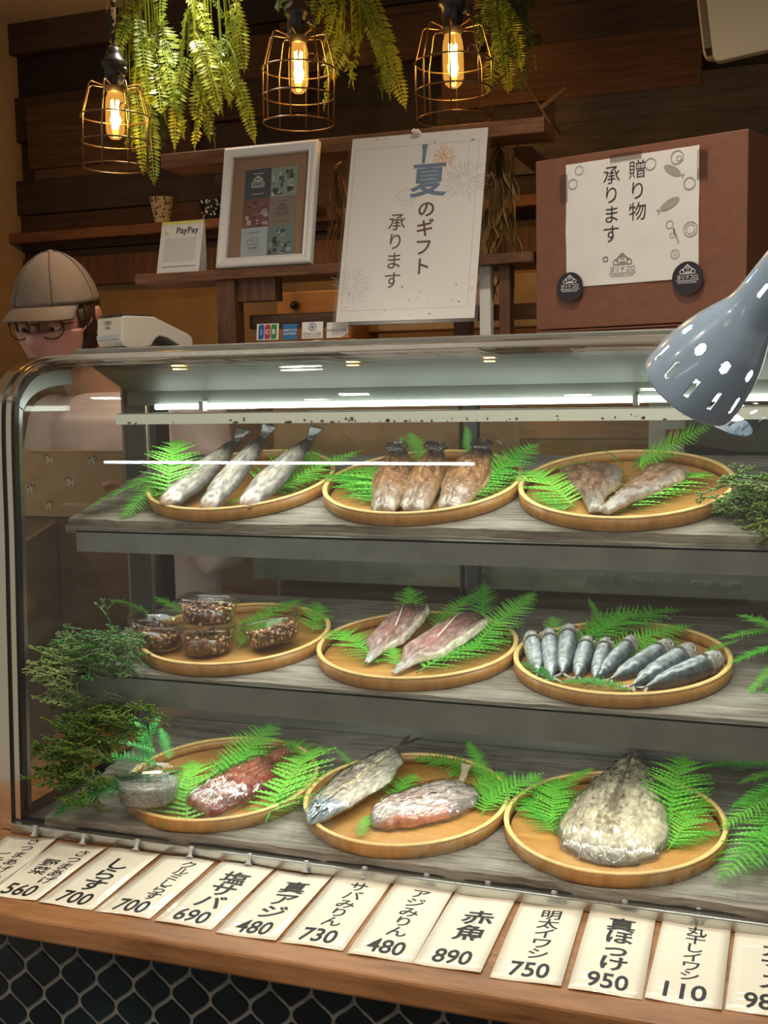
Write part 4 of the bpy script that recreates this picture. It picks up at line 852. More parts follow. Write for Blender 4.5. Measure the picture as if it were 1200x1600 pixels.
# ------------------------------------------------------------------ bottom shelf fish
def film(t, mesh_fn, L, name='plastic_wrap'): return mesh_fn.build(name, M_WRAP, t)
def col_red(t, s, n, n2):
    c = lerp((.34, .10, .06), (.22, .085, .05), max(0, min(1, .5 + n * 1.4)))
    if s < -.62: c = lerp(c, (.20, .025, .02), min(1, (-.62 - s) * 5))
    if t > .85: c = lerp(c, (.36, .12, .09), .6)
    return mul(c, 1 + n2 * .45)
a, b = (-0.8127, -0.1105, 0.012), (-0.7547, 0.0874, 0.03); L = flen(a, b)
t = thing('red_marinated_fillet', 'film-wrapped dark red sesame fillet on the bottom left tray', 'fish', pose('b', a, b, .15))
W1, W2, TH = [(0, .020), (.08, .034), (.4, .030), (.62, .022), (.74, .012), (1, .010)], [(0, .020), (.1, .032), (.35, .042), (.6, .048), (.70, .030), (.78, .012), (1, .008)], [(0, .014), (.3, .024), (.65, .020), (.8, .010), (1, .007)]
slab(L, W1, W2, TH, col_red, .003, 51, nu=70, nv=34).build('body', M_FRED, t)
slab(L * 1.02, W1, W2, TH, lambda *k: (1, 1, 1), .005, 77, nu=60, nv=30, grow=.0035).build('plastic_wrap', M_WRAP, t)
def col_mack(t, s, n, n2):
    c = lerp((.68, .61, .50), (.50, .44, .36), max(0, min(1, .5 + n)))
    if t < .24: c = lerp((.22, .27, .32), c, max(0, (t - .16) / .08)) if abs(s) < 1.2 else c
    if abs(s - .05 + .25 * t) < .07 and t > .25: c = (.58, .48, .28)
    if .3 < t < .62 and .12 < s < .7: c = lerp(c, (.27, .18, .15), .55)
    if s > .82 and t > .2: c = lerp(c, (.09, .10, .12), .9)
    if t > .9: c = lerp(c, (.08, .07, .06), .8)
    return mul(c, 1 + n2 * .3)
a, b = (-0.6256, -0.1214, 0.022), (-0.5824, 0.1451, 0.026); L = flen(a, b)
t = thing('wrapped_split_fish', 'film-wrapped pale split fish with silver head, pointing lower left on the bottom middle tray', 'fish', pose('b', a, b, -.05))
W1, W2, TH = [(0, .004), (.10, .024), (.25, .040), (.55, .046), (.8, .030), (.93, .010), (1, .005)], [(0, .004), (.10, .016), (.25, .028), (.55, .044), (.8, .032), (.93, .010), (1, .005)], [(0, .005), (.15, .014), (.5, .012), (.85, .010), (1, .004)]
slab(L, W1, W2, TH, col_mack, .0018, 52, nu=72, nv=34, bulge=lambda t_, s_: -.004 * math.exp(-((s_ - .42) / .25) ** 2) * (.3 < t_ < .65) + .002 * math.exp(-((s_ + .05) / .06) ** 2) * (t_ > .25)).build('body', M_FPALE, t)
for s in (-1, 1):
    m = slab(.040, [(0, .003), (.5, .005), (1, .002)], [(0, .003), (.5, .005), (1, .002)], [(0, .003), (1, .001)], lambda *k: (.055, .05, .045), .0005, 3, 12, 6, M=T(L * .98, 0, .001) @ Rz(s * .28 - .25) @ Ry(-.15)); m.build('tail_fin', M_FPALE, t)
m = MB().lathe([(.0001, .0016), (.003, .0014), (.005, .0)], 16, M=T(.030, .004, .0145)); e = m.build('eye', solid('fish_eye_silver', (.40, .42, .42), .25), t); m = MB().lathe([(.0001, .0022), (.0018, .0019), (.0024, .001)], 12, M=T(.030, .004, .0145)); m.build('pupil', M_EYEB, e)
m = MB().tube([(.002, -.002, .006), (.016, -.007, .0115), (.030, -.013, .0115)], .0009, 6); m.build('mouth_line', M_EYEB, t)
slab(L * .98, W1, W2, TH, lambda *k: (1, 1, 1), .003, 78, nu=60, nv=30, grow=.0025, M=T(.002, 0, 0)).build('plastic_wrap', M_WRAP, t)
def col_rose(t, s, n, n2):
    c = lerp((.60, .50, .44), (.44, .36, .32), max(0, min(1, .5 + n)))
    if .1 < t < .55 and .0 < s < .65: c = lerp(c, (.42, .20, .17), .55 * max(0, min(1, .7 + n2 * 2)))
    if s < -.45 and t < .72: c = lerp(c, (.55, .20, .11), min(1, (-.45 - s) * 3))
    if s < -.6 and t > .6: c = lerp(c, (.16, .14, .14), .7)
    if t < .1: c = lerp((.33, .28, .28), c, t / .1)
    return mul(c, 1 + n2 * .3)
a, b = (-0.5506, -0.0795, 0.01), (-0.4265, 0.0396, 0.014); L = flen(a, b)
t = thing('wrapped_redfish', 'film-wrapped pinkish opened fish with orange edge at the front of the bottom middle tray', 'fish', pose('b', a, b, .08))
W1, W2, TH = [(0, .010), (.12, .036), (.3, .048), (.7, .056), (.90, .052), (.97, .030), (1, .012)], [(0, .008), (.12, .024), (.3, .034), (.62, .038), (.86, .028), (.97, .014), (1, .006)], [(0, .008), (.2, .020), (.7, .018), (1, .006)]
slab(L, W1, W2, TH, col_rose, .0025, 53, nu=72, nv=36).build('body', M_FPALE, t)
m = slab(.034, [(0, .006), (.5, .006), (1, .010)], [(0, .004), (.5, .005), (1, .008)], [(0, .003), (1, .001)], lambda *k: (.30, .22, .14), .001, 3, 12, 6, M=T(L * .93, .030, .006) @ Rz(.75) @ Ry(-.5)); m.build('tail_fin', M_FPALE, t)
slab(L * 1.01, W1, W2, TH, lambda *k: (1, 1, 1), .0045, 79, nu=64, nv=32, grow=.003).build('plastic_wrap', M_WRAP, t)
# large flat opened fish
def col_hokke(t, s, n, n2):
    c = lerp((.72, .63, .44), (.54, .46, .33), max(0, min(1, .5 + n)))
    if t < .11 and n2 > -.2: c = lerp((.10, .08, .065), c, max(0, (t - .01) / .10))
    if s > .45 and .05 < t < .8: c = lerp(c, (.24, .155, .12), .5 * max(0, min(1, .6 + n2 * 2)))
    if abs(s - .08) < .05 and t > .3: c = lerp(c, (.20, .16, .12), .6)
    if .1 < t < .5 and abs(s - .1) < .22: c = lerp(c, (.26, .19, .13), max(0, min(1, .4 + n2 * 2.5)))
    if abs(s) > .93: c = lerp(c, (.11, .10, .09), .8)
    if t > .93: c = (.07, .06, .05)
    return mul(c, 1 + n2 * .3)
a, b = (-0.2168, -0.1046, 0.006), (-0.2261, 0.2276, 0.016); L = flen(a, b)
t = thing('large_opened_fish', 'large flat butterflied fish in clear film on the bottom right tray', 'fish', pose('b', a, b))
W1, W2, TH = [(0, .012), (.03, .040), (.10, .066), (.25, .080), (.42, .072), (.62, .050), (.8, .028), (.93, .010), (1, .006)], [(0, .010), (.03, .036), (.10, .060), (.25, .074), (.42, .068), (.62, .048), (.8, .026), (.93, .009), (1, .006)], [(0, .006), (.06, .014), (.2, .022), (.5, .024), (.8, .016), (1, .008)]
slab(L, W1, W2, TH, col_hokke, .0025, 54, nu=90, nv=48, flat=3.2, bulge=lambda t_, s_: -.005 * math.exp(-((s_ - .08) / .07) ** 2) * (t_ > .3) + .004 * math.exp(-(((s_ - .25) / .12) ** 2 + ((t_ - .45) / .06) ** 2))).build('body', M_FPALE, t)
m = slab(.050, [(0, .006), (.4, .008), (1, .011)], [(0, .006), (.4, .007), (1, .009)], [(0, .007), (1, .003)], lambda t_, s_, n_, q_: mul((.07, .06, .05), 1 + n_), .0015, 66, 20, 10, M=T(L * .95, 0, .004) @ Rz(-.18) @ Ry(-.3)); m.build('tail_fin', M_FPALE, t)
slab(L * 1.0, W1, W2, TH, lambda *k: (1, 1, 1), .004, 80, nu=70, nv=40, flat=3.2, grow=.003).build('plastic_wrap', M_WRAP, t)
# ------------------------------------------------------------------ clear tubs
def tub_parts(t, R_=.046, Hh=.036, fill='nuts', fillh=.026, seed=0):
    m = MB(); p = [(.0001, .0005), (R_ * .80, .0005), (R_ * .84, .003), (R_ * .97, Hh), (R_ * .985, Hh + .001), (R_ * .95, Hh), (R_ * .82, .0035), (R_ * .78, .0018), (.0001, .0018)]
    m.lathe(p, 40); m.build('cup', M_PLASTIC, t)
    m = MB(); m.lathe([(R_ * 1.0, Hh - .004), (R_ * 1.03, Hh - .004), (R_ * 1.03, Hh + .004), (R_ * 1.0, Hh + .007), (R_ * .94, Hh + .008), (R_ * .92, Hh + .0035), (.0001, Hh + .0035), (.0001, Hh + .0028), (R_ * .925, Hh + .0028), (R_ * .95, Hh + .007), (R_ * 1.0, Hh + .006)], 40)
    m.build('lid', M_PLASTIC, t)
    m = MB(); r = random.Random(seed)
    if fill == 'nuts':
        for k in range(330):
            a = r.uniform(0, 2 * pi); lay = r.random(); rad = R_ * (.80 + .12 * lay) * (r.uniform(.84, .95) if r.random() < .62 else sqrt(r.random()) * .9); z = .004 + lay * (fillh - .004)
            s = r.uniform(.0022, .0048); c = r.choice([(.16, .05, .024), (.23, .08, .035), (.10, .036, .02), (.38, .18, .075), (.28, .10, .05), (.56, .36, .18), (.07, .03, .02)])
            Mx = T(rad * cos(a), rad * sin(a), z) @ Rz(r.uniform(0, 6)) @ Rx(r.uniform(0, 3)) @ Ry(r.uniform(0, 3))
            b0 = len(m.v); m.ellipsoid((0, 0, 0), (s, s * r.uniform(.5, .9), s * r.uniform(.4, .8)), 7, 5, M=Mx)
            for q in range(b0, len(m.v)):
                v = Vector(m.v[q]); o = Vector((rad * cos(a), rad * sin(a), z)); d = v - o; k_ = 1 + .35 * noise.noise(v * 420); v = o + d * k_; rr = sqrt(v.x ** 2 + v.y ** 2); mx = R_ * (.79 + .13 * v.z / Hh)
                if rr > mx: v.x *= mx / rr; v.y *= mx / rr
                m.v[q] = tuple((v.x, v.y, max(v.z, .002))); m.c[q] = c
        m.lathe([(.0001, .002), (R_ * .72, .002), (R_ * .82, fillh - .004), (.0001, fillh - .003)], 24)
        for q in range(len(m.v) - 96, len(m.v)): m.c[q] = (.05, .025, .015)
        m.has = True; m.build('walnut_filling', skinmat('glazed_walnuts', .22, .3, 300, coat=.5) if 'glazed_walnuts' not in bpy.data.materials else bpy.data.materials['glazed_walnuts'], t)
    else:
        m.lathe([(.0001, .002), (R_ * .76, .002), (R_ * .87, fillh - .002), (R_ * .80, fillh), (.0001, fillh + .002)], 40)
        for q in range(len(m.v)): m.c[q] = (.42, .40, .37)
        for k in range(900):
            a = r.uniform(0, 2 * pi); lay = r.random(); side = r.random() < .6
            z = .003 + lay * (fillh - .004) if side else fillh + r.uniform(-.001, .0025)
            rad = R_ * (.765 + .115 * z / fillh) + .0004 if side else R_ * .84 * sqrt(r.random()); p0 = Vector((rad * cos(a), rad * sin(a), z)); tg = Vector((-sin(a), cos(a), r.uniform(-.8, .8))).normalized() if side else Vector((r.uniform(-1, 1), r.uniform(-1, 1), .1)).normalized()
            g = r.uniform(.8, 1.3); b0 = len(m.v); m.tube([p0 - tg * .004, p0 + Vector((0, 0, .0006)), p0 + tg * .004], .00045, 4)
            for q in range(b0, len(m.v)): m.c[q] = (.46 * g, .45 * g, .42 * g)
        m.has = True; m.build('whitebait_filling', skinmat('boiled_whitebait', .4, .3, 300, coat=.2), t)
        m = MB(); m.box((-.015, -.008, Hh + .0036), (.013, .008, Hh + .0039)); m.build('lid_sticker', M_PAPER, t, Rz(.35) @ T(.006, .004, 0))
gt = 'clear tubs of glazed walnuts on the middle left tray'
def tub(k, pos, tx, ty, label, seed, R_=.046, fill='nuts', Hh=.034, fillh=.027, group=gt, rz=0):
    t = thing('clear_tub', label, 'food tub', ROW[k] @ T(*pos) @ Rx(tx) @ Ry(ty) @ Rz(rz), group); tub_parts(t, R_, Hh, fill, fillh, seed)
tub('m', (-0.8448, -0.0625, 0.006), radians(-7), 0, 'lower tub of the stacked pair of glazed walnut tubs', 1)
tub('m', (-0.8462, -0.0476, 0.0485), radians(-7), radians(2), 'upper tub of the stacked pair of glazed walnut tubs', 2)
tub('m', (-0.9335, -0.0654, 0.014), radians(-4), radians(10), 'leftmost glazed walnut tub, leaning down to the right off the tray rim', 3)
tub('m', (-0.7462, -0.0265, 0.012), radians(-9), radians(-14), 'rightmost glazed walnut tub, tilted up to the right', 4)
tub('b', (-0.8881, -0.1113, 0.022), radians(-10), radians(-2), 'clear tub of grey-white whitebait with a pale sticker on its lid', 5, .050, 'fish', .038, .028, None)
# ------------------------------------------------------------------ price cards on the counter
CARDS = [((4,1308),(-80,1385),'left', [('さつまあげ',.62,.020,0),('ごぼう',.30,.020,.3)], '560', 'price card cut off at the far left edge'),
 ((89,1317),(-25,1397),'', [('さつまあげ',.70,.021,.06),('野菜',.36,.023,.28)], '560', 'price card reading さつまあげ 野菜 560'),
 ((172,1326),(60,1410),'', [('しらす',.50,.033,.14)], '700', 'price card reading しらす 700'),
 ((256,1337),(148,1423),'', [('クルミしらす',.62,.0215,.03)], '700', 'price card reading クルミしらす 700'),
 ((347,1348),(241,1439),'', [('塩サバ',.52,.034,.12)], '690', 'price card reading 塩サバ 690'),
 ((433,1360),(337,1457),'', [('真アジ',.54,.033,.12)], '480', 'price card reading 真アジ 480'),
 ((522,1369),(437,1472),'', [('サバみりん',.52,.0235,.04)], '730', 'price card reading サバみりん 730'),
 ((617,1380),(542,1490),'', [('アジみりん',.50,.0235,.04)], '480', 'price card reading アジみりん 480'),
 ((712,1392),(645,1505),'', [('赤魚',.56,.036,.22)], '890', 'price card reading 赤魚 890'),
 ((812,1408),(765,1527),'', [('明太イワシ',.52,.0245,.05)], '750', 'price card reading 明太イワシ 750'),
 ((921,1422),(887,1545),'', [('真ほっけ',.50,.031,.06)], '950', 'price card reading 真ほっけ 950'),
 ((1037,1434),(1007,1560),'', [('丸干しイワシ',.50,.0215,.04)], '110', 'price card reading 丸干しイワシ 110'),
 ((1150,1450),(1133,1577),'', [('カマス',.58,.033,.12)], '980', 'price card cut off at the right edge reading カマス')]
CPOS = [(-1.103, 1.344, 0.7963), (-1.061, 1.177, 0.7963), (-1.008, 1.348, 0.7963), (-0.9965, 1.173, 0.7963), (-0.9206, 1.353, 0.7963), (-0.9116, 1.174, 0.7963), (-0.8326, 1.354, 0.7963), (-0.8275, 1.176, 0.7963), (-0.7417, 1.357, 0.7963), (-0.7398, 1.175, 0.7963),
 (-0.6571, 1.357, 0.7963), (-0.6519, 1.171, 0.7963), (-0.5754, 1.363, 0.7963), (-0.5672, 1.173, 0.7963), (-0.4897, 1.367, 0.7963), (-0.4805, 1.171, 0.7963), (-0.4064, 1.369, 0.7963), (-0.4004, 1.173, 0.7963), (-0.3203, 1.365, 0.7963), (-0.3092, 1.17, 0.7963),
 (-0.2317, 1.366, 0.7963), (-0.2224, 1.172, 0.7963), (-0.1418, 1.373, 0.7963), (-0.1409, 1.178, 0.7963), (-0.0566, 1.372, 0.7963), (-0.0584, 1.182, 0.7963)]
rc = random.Random(9)
M_CARDF = None
def cardfilm():
    m, N, L, P = newmat('laminated_cream_card'); P.inputs['Base Color'].default_value = (0.82, 0.76, 0.63, 1); P.inputs['Roughness'].default_value = .5
    P.inputs['Coat Weight'].default_value = 1.0; P.inputs['Coat Roughness'].default_value = .035
    tc = N.new('ShaderNodeTexCoord'); n = N.new('ShaderNodeTexNoise'); n.inputs['Scale'].default_value = 22; n.inputs['Detail'].default_value = 3; n.inputs['Distortion'].default_value = 1.0; L.new(tc.outputs['Object'], n.inputs['Vector'])
    b = N.new('ShaderNodeBump'); b.inputs['Strength'].default_value = .35; b.inputs['Distance'].default_value = .004; L.new(n.outputs['Fac'], b.inputs['Height']); L.new(b.outputs[0], P.inputs['Coat Normal']); return m
M_CARDF = cardfilm()
for i, (tl_, bl_, _, cols, price, lab) in enumerate(CARDS):
    A = Vector(CPOS[2 * i]); B = Vector(CPOS[2 * i + 1]); up = (A - B); Hc = up.length; Wc = .0795
    ang = atan2(-up.x, up.y) * 1.0
    t = thing('price_card', 'laminated cream ' + lab + ', lying on the wooden counter', 'price card', T(B.x, B.y, .7956) @ Rz(ang * .8), 'laminated price cards along the counter')
    nx, ny = 6, 14; ph = rc.uniform(0, 6)
    def zz(x, y): return .0006 + .0022 * abs(sin(y / Hc * 2.2 + ph * .3)) * (y / Hc) + .0008 * sin(x * 60 + ph)
    def sheet(x0, x1, y0, y1, dz, th):
        vs = []; w = nx + 1
        for q in (dz, dz - th):
            for j in range(ny + 1):
                for k in range(nx + 1):
                    x = x0 + (x1 - x0) * k / nx; y = y0 + (y1 - y0) * j / ny; vs.append((x, y, zz(x, y) + q))
        n1 = w * (ny + 1); fs = []
        for j in range(ny):
            for k in range(nx):
                a = j * w + k; fs += [(a, a + 1, a + w + 1, a + w), (n1 + a, n1 + a + w, n1 + a + w + 1, n1 + a + 1)]
        for j in range(ny): fs += [(j * w, (j + 1) * w, n1 + (j + 1) * w, n1 + j * w), (j * w + nx, n1 + j * w + nx, n1 + (j + 1) * w + nx, (j + 1) * w + nx)]
        for k in range(nx): fs += [(k, n1 + k, n1 + k + 1, k + 1), (ny * w + k, ny * w + k + 1, n1 + ny * w + k + 1, n1 + ny * w + k)]
        m = MB(); m.add(vs, fs, 0, True); return m
    sheet(0, Wc, 0, Hc, .0006, .0006).build('card', M_CARDF, t)
    m = MB()
    for txt, fx, size, top in cols:
        n = len(txt); avail = Hc * (.70 - top) ; dy = min(size * 1.30, avail / n) if n > 2 else size * 1.12
        vtext(m, txt, Wc * (fx + .02), Hc * (.96 - top), size * 1.04, dy, .022 if size > .03 else .014, sx=1.0)
    hw = .045 if len(price) == 3 else .04
    htext(m, price, Wc * .5, Hc * .135, hw, .033, .018)
    m.v = [(x, y, zz(x, y) + .0009) for x, y, z in m.v]
    m.build('printed_text', M_INK, t)
    # clear push pin
    px, py = Wc * .52, Hc * .985
    if i == 0: px = Wc * .55
    Pm = T(px, py, .004) @ Rx(radians(-28))
    m = MB(); m.lathe([(.0001, .0), (.0052, .0), (.0055, .0012), (.0030, .0032), (.0024, .009), (.0040, .0125), (.0044, .0142), (.0030, .0156), (.0001, .016)], 20, M=Pm)
    m.build('push_pin', M_PIN, t)
# ------------------------------------------------------------------ small shelves standing on the case
ZS = (-0.8772, 1.8, 1.66)[2] + .0006
def shelf_unit():
    m = MB().box(((-1.118, 1.8, 1.659)[0], 1.80, (-0.8778, 1.8, 1.643)[2]), ((-0.3924, 1.8, 1.658)[0], 1.92, (-0.8772, 1.8, 1.66)[2])); o = m.build('display_shelf', M_SHELFW, bevel=.002); tag(o, 'lower reddish-brown wooden shelf above the display case, holding the white frame', 'shelf')
    m = MB().box(((-1.097, 1.87, 1.881)[0], 1.87, (-0.9049, 1.87, 1.855)[2]), ((-0.391, 1.87, 1.874)[0], 1.95, (-0.9041, 1.87, 1.88)[2])); o = m.build('display_shelf', M_SHELFW, bevel=.002); tag(o, 'upper dark wooden shelf above the white frame and the summer gift poster', 'shelf')
    for x, y, zt, w, lab in (((-0.961, 1.81, 1.641)[0], 1.81, (-0.8778, 1.8, 1.643)[2], .036, 'left brown wooden post under the lower shelf, by the card logos'), (-.535, 1.83, (-0.8778, 1.8, 1.643)[2], .026, 'brown wooden post under the lower shelf, below the summer gift poster')):
        m = MB().box((x, y, 1.523), (x + w, y + .035, zt)); tag(m.build('wooden_post', M_LEGW, bevel=.0015), lab, 'post')
    for x, w, lab in ((-.455, .018, 'right wooden post under the lower shelf, beside the brown box'),):
        m = MB().box((x, 1.82, 1.523), (x + w, 1.85, (-0.8778, 1.8, 1.643)[2])); tag(m.build('wooden_post', M_LEGW, bevel=.001), lab, 'post')
    m = MB().box((-.49, 1.83, 1.523), (-.472, 1.85, (-0.8778, 1.8, 1.643)[2])); tag(m.build('white_post', M_PAPERW), 'narrow white upright below the summer gift poster', 'post')
    for x, lab in ((-1.03, 'left wooden bracket block tying the upper shelf to the wall'), (-.46, 'right wooden bracket block tying the upper shelf to the wall')):
        m = MB().box((x, 1.95, 1.838), (x + .03, 2.445, 1.852)); tag(m.build('shelf_bracket', M_LEGW), lab, 'bracket')
    m = MB().box(((-0.9295, 1.82, 1.618)[0], 1.82, 1.605), ((-0.8518, 1.82, 1.615)[0], 1.85, (-0.8778, 1.8, 1.643)[2])); m.build('brace_block', M_LEGW); tag(bpy.data.objects['brace_block'], 'short brown block under the lower shelf right of the left post', 'block')
    m = MB().box((-.93, 1.875, 1.560), (-.40, 1.90, 1.585)); tag(m.build('cross_rail', M_SHELFW), 'brown cross rail behind the posts under the lower shelf', 'rail')
shelf_unit()
M_FRAMEW = solid('white_painted_wood', (0.74, 0.74, 0.74), .45, bump=.12, bscale=50)
M_KRAFT = solid('kraft_mount', (0.26, 0.165, 0.105), .8, var=.06, bscale=120)
# white photo frame leaning back on the lower shelf
bl = Vector((-0.9548, 1.812, 1.666)); br = Vector((-0.776, 1.812, 1.665)); Wf = (br - bl).length; Hf = .216
lean = radians(13)
Mf = T(bl.x, 1.812, ZS) @ Rz(atan2(br.y - bl.y, br.x - bl.x)) @ Rx(pi / 2 - lean)
t = thing('photo_frame', 'white wooden frame with six small printed cards, leaning on the lower shelf', 'picture frame', Mf)
m = MB(); fw = .0165
def molding(m, W_, H_, fw, prof):
    """mitred frame with a stepped profile (distance inwards, height)"""
    k = len(prof); vs = []
    for (d, z) in prof: vs += [(d, d, z), (W_ - d, d, z), (W_ - d, H_ - d, z), (d, H_ - d, z)]
    fs = []
    for i in range(k - 1):
        for j in range(4): fs.append((i * 4 + j, i * 4 + (j + 1) % 4, (i + 1) * 4 + (j + 1) % 4, (i + 1) * 4 + j))
    for j in range(4): fs.append(((k - 1) * 4 + j, (k - 1) * 4 + (j + 1) % 4, (j + 1) % 4, j))
    m.add(vs, fs)
molding(m, Wf, Hf, fw, [(0, 0), (0, .012), (.002, .015), (.005, .016), (.008, .0145), (.0125, .012), (.0145, .0135), (.0165, .012), (.0165, .004), (.0165, 0)])
m.build('frame_molding', M_FRAMEW, t)
m = MB().box((.015, .015, .002), (Wf - .015, Hf - .015, .0045)); m.build('kraft_mount', M_KRAFT, t)
cw, ch = .050, .0525; x0 = Wf * .5 - cw + .003; y0 = .0175
ang = radians(1.5)
def cardm(i, j): return T(x0 + i * cw, y0 + j * ch, .0048) @ Rz(ang)
cols_ = {(0, 2): (0.055, 0.07, 0.085), (1, 2): (0.20, 0.26, 0.24), (0, 1): (0.15, 0.075, 0.075), (1, 1): (0.19, 0.165, 0.14), (0, 0): (0.34, 0.40, 0.43), (1, 0): (0.14, 0.19, 0.19)}
M_INKW = solid('white_print', (0.72, 0.74, 0.76), .6); M_INKG = solid('dark_grey_print', (0.06, 0.065, 0.07), .6)
def photo_patches(m, seed, pal):
    r = random.Random(seed)
    for k in range(26):
        x = r.uniform(.001, cw - .012); y = r.uniform(.001, ch - .01); w = r.uniform(.003, .014); h = r.uniform(.002, .010); w = min(w, cw - .001 - x); h = min(h, ch - .001 - y)
        c = r.choice(pal); b0 = len(m.v); m.add([(x, y, .0006 + k * 1e-5), (x + w, y + r.uniform(-.001, .001), .0006 + k * 1e-5), (x + w * .9, y + h, .0006 + k * 1e-5), (x + w * .1, y + h * .9, .0006 + k * 1e-5)], [(0, 1, 2, 3)], cols=[c] * 4)
M_PRINT = skinmat('photo_print', .5, .0, 300, coat=0)
for (i, j), c in cols_.items():
    o = MB().box((0, 0, 0), (cw, ch, .0005)).build('printed_card', solid('card_%s' % 'abcdef'[i * 3 + j], c, .6), t, cardm(i, j))
    m = MB()
    if (i, j) in ((0, 2), (1, 1)):
        logo(m, cw / 2, ch * .46, .028, 0, .0007); m.build('shop_logo', M_INKW if j == 2 else M_INKG, o)
        m = MB(); m.box((cw * .28, ch * .14, .0006), (cw * .72, ch * .155, .0007)); m.build('small_print', M_INKW if j == 2 else M_INKG, o); m = MB(); m.box((cw * .3, ch * .84, .0006), (cw * .7, ch * .855, .0007)); m.build('small_print', M_INKW if j == 2 else M_INKG, o)
    elif (i, j) == (0, 0):
        def ln(a, b, w=.0006):
            a = Vector((*a, .0007)); b = Vector((*b, .0007)); d = (b - a).normalized(); n = Vector((-d.y, d.x, 0)) * w / 2; m.add([a - n, b - n, b + n, a + n], [(0, 1, 2, 3)])
        for a, b in (((.013, .022), (.013, .030)), ((.013, .030), (.018, .034)), ((.018, .034), (.030, .034)), ((.030, .034), (.032, .030)), ((.032, .030), (.013, .030)), ((.032, .030), (.032, .022)), ((.013, .022), (.032, .022)), ((.021, .022), (.021, .030)), ((.024, .023), (.030, .023)), ((.024, .027), (.030, .027))): ln(a, b)
        htext(m, '茶の間り', cw / 2, .0155, .020, .0048, .01, 0, .0007); m.box((cw * .3, ch * .82, .0006), (cw * .7, ch * .838, .0007)); m.box((cw * .32, ch * .17, .0006), (cw * .68, ch * .18, .0007)); m.build('house_drawing', M_INKG, o)
    else:
        pal = {(1, 2): [(.05, .07, .06), (.10, .18, .15), (.35, .42, .42), (.13, .08, .07), (.45, .5, .5), (.04, .05, .05)], (0, 1): [(.35, .33, .32), (.16, .06, .06), (.42, .36, .34), (.10, .05, .05), (.25, .12, .11)], (1, 0): [(.04, .06, .06), (.35, .42, .43), (.10, .16, .15), (.02, .03, .035), (.22, .3, .28)]}[(i, j)]
        photo_patches(m, i * 7 + j, pal); m.build('photo_print', M_PRINT, o)
# code stand
bl = Vector((-1.079, 1.82, 1.663)); br = Vector((-0.9946, 1.82, 1.666)); Wp = (br - bl).length; Hp = .096
Mp = T(bl.x, 1.812, ZS) @ Rz(atan2(br.y - bl.y, br.x - bl.x)) @ Rx(pi / 2 - radians(16))
t = thing('payment_stand', 'small white tent-shaped payment sign with yellow top strip, left of the white frame', 'sign', Mp)
m = MB().box((0, 0, -.001), (Wp, Hp, .001)); m.build('front_panel', solid('glossy_white_card', (.78, .78, .78), .25, coat=.5), t)
m = MB(); m.add([(0, Hp, -.001), (Wp, Hp, -.001), (Wp, .0, -.030), (0, .0, -.030), (0, Hp, -.002), (Wp, Hp, -.002), (Wp, .0, -.032), (0, .0, -.032)], [(0, 1, 2, 3), (4, 7, 6, 5), (1, 5, 6, 2), (0, 3, 7, 4), (3, 2, 6, 7)]); m.build('back_panel', M_PAPERW, t)
m = MB().box((0, Hp - .0055, .0011), (Wp, Hp, .0014)); m.build('yellow_strip', solid('pale_yellow', (.72, .70, .20), .4), t)
m = MB().box((.010, .020, .0011), (Wp - .012, .064, .0013)); m.build('code_panel', solid('pale_grey_panel', (.62, .62, .62), .5), t)
m = MB(); m.lathe([(.0001, .0015), (.0052, .0015), (.0052, .0011)], 20, M=T(.013, .0765, 0)); m.build('pale_logo_disc', solid('washed_yellow', (.74, .72, .38), .4), t)
m = MB(); htext(m, 'PayPay', Wp * .64, .0765, Wp * .52, None, .012, 0, .0014); m.box((.008, .0105, .0011), (Wp - .008, .0115, .0013)); m.build('printed_text', M_INK, t)
# summer gift poster in a clear pocket, pinned to the upper shelf and leaning forward
tl_ = Vector((-0.7211, 1.86, 1.876)); tr_ = Vector((-0.472, 1.86, 1.874)); bl_ = Vector((-0.7243, 1.765, 1.554)); br_ = Vector((-0.4773, 1.768, 1.552))
xd = (tr_ - tl_ + br_ - bl_).normalized(); yd = (tl_ - bl_ + tr_ - br_); Hq = yd.length / 2; Wq = ((tr_ - tl_).length + (br_ - bl_).length) / 2
Mq = frame(bl_, xd, y=yd)
t = thing('summer_gift_poster', 'white laminated summer gift poster with fireworks, pinned below the upper shelf', 'poster', Mq)
def arc_sheet(m, x0, y0, x1, y1, z): 
    m.box((x0, y0, z), (x1, y1, z + .0004))
m = MB(); arc_sheet(m, .006, .006, Wq - .006, Hq - .006, .0); m.build('paper', solid('poster_paper', (.82, .81, .80), .5, coat=.15), t)
m = MB(); m.box((0, 0, .0011), (Wq, Hq, .0014)); m.box((0, 0, -.0010), (Wq, Hq, -.0007)); m.build('clear_pocket', M_LAMIN, t)
M_INKB = solid('brown_print', (.12, .07, .065), .6); M_INKBL = solid('blue_print', (.16, .25, .36), .6); M_INKO = solid('orange_print', (.80, .42, .12), .6); M_INKP = solid('grey_violet_print', (.36, .33, .36), .6)
M_INKLB = solid('pale_blue_print', (.35, .42, .52), .6); M_INKPK = solid('pink_print', (.55, .35, .32), .6)
s = Wq / 222.0; Z1 = .0006
def PP(x, y): return ((x - 0) * s, Hq - (y - 0) * s)   # sheet units, 222 wide
m = MB(); vtext(m, 'のギフト', PP(132, 0)[0], PP(0, 113)[1], 26 * s, 29.5 * s, .018, z=Z1); vtext(m, '承ります', PP(88, 0)[0], PP(0, 131)[1], 26 * s, 30 * s, .006, z=Z1); m.build('printed_text', M_INKB, t)
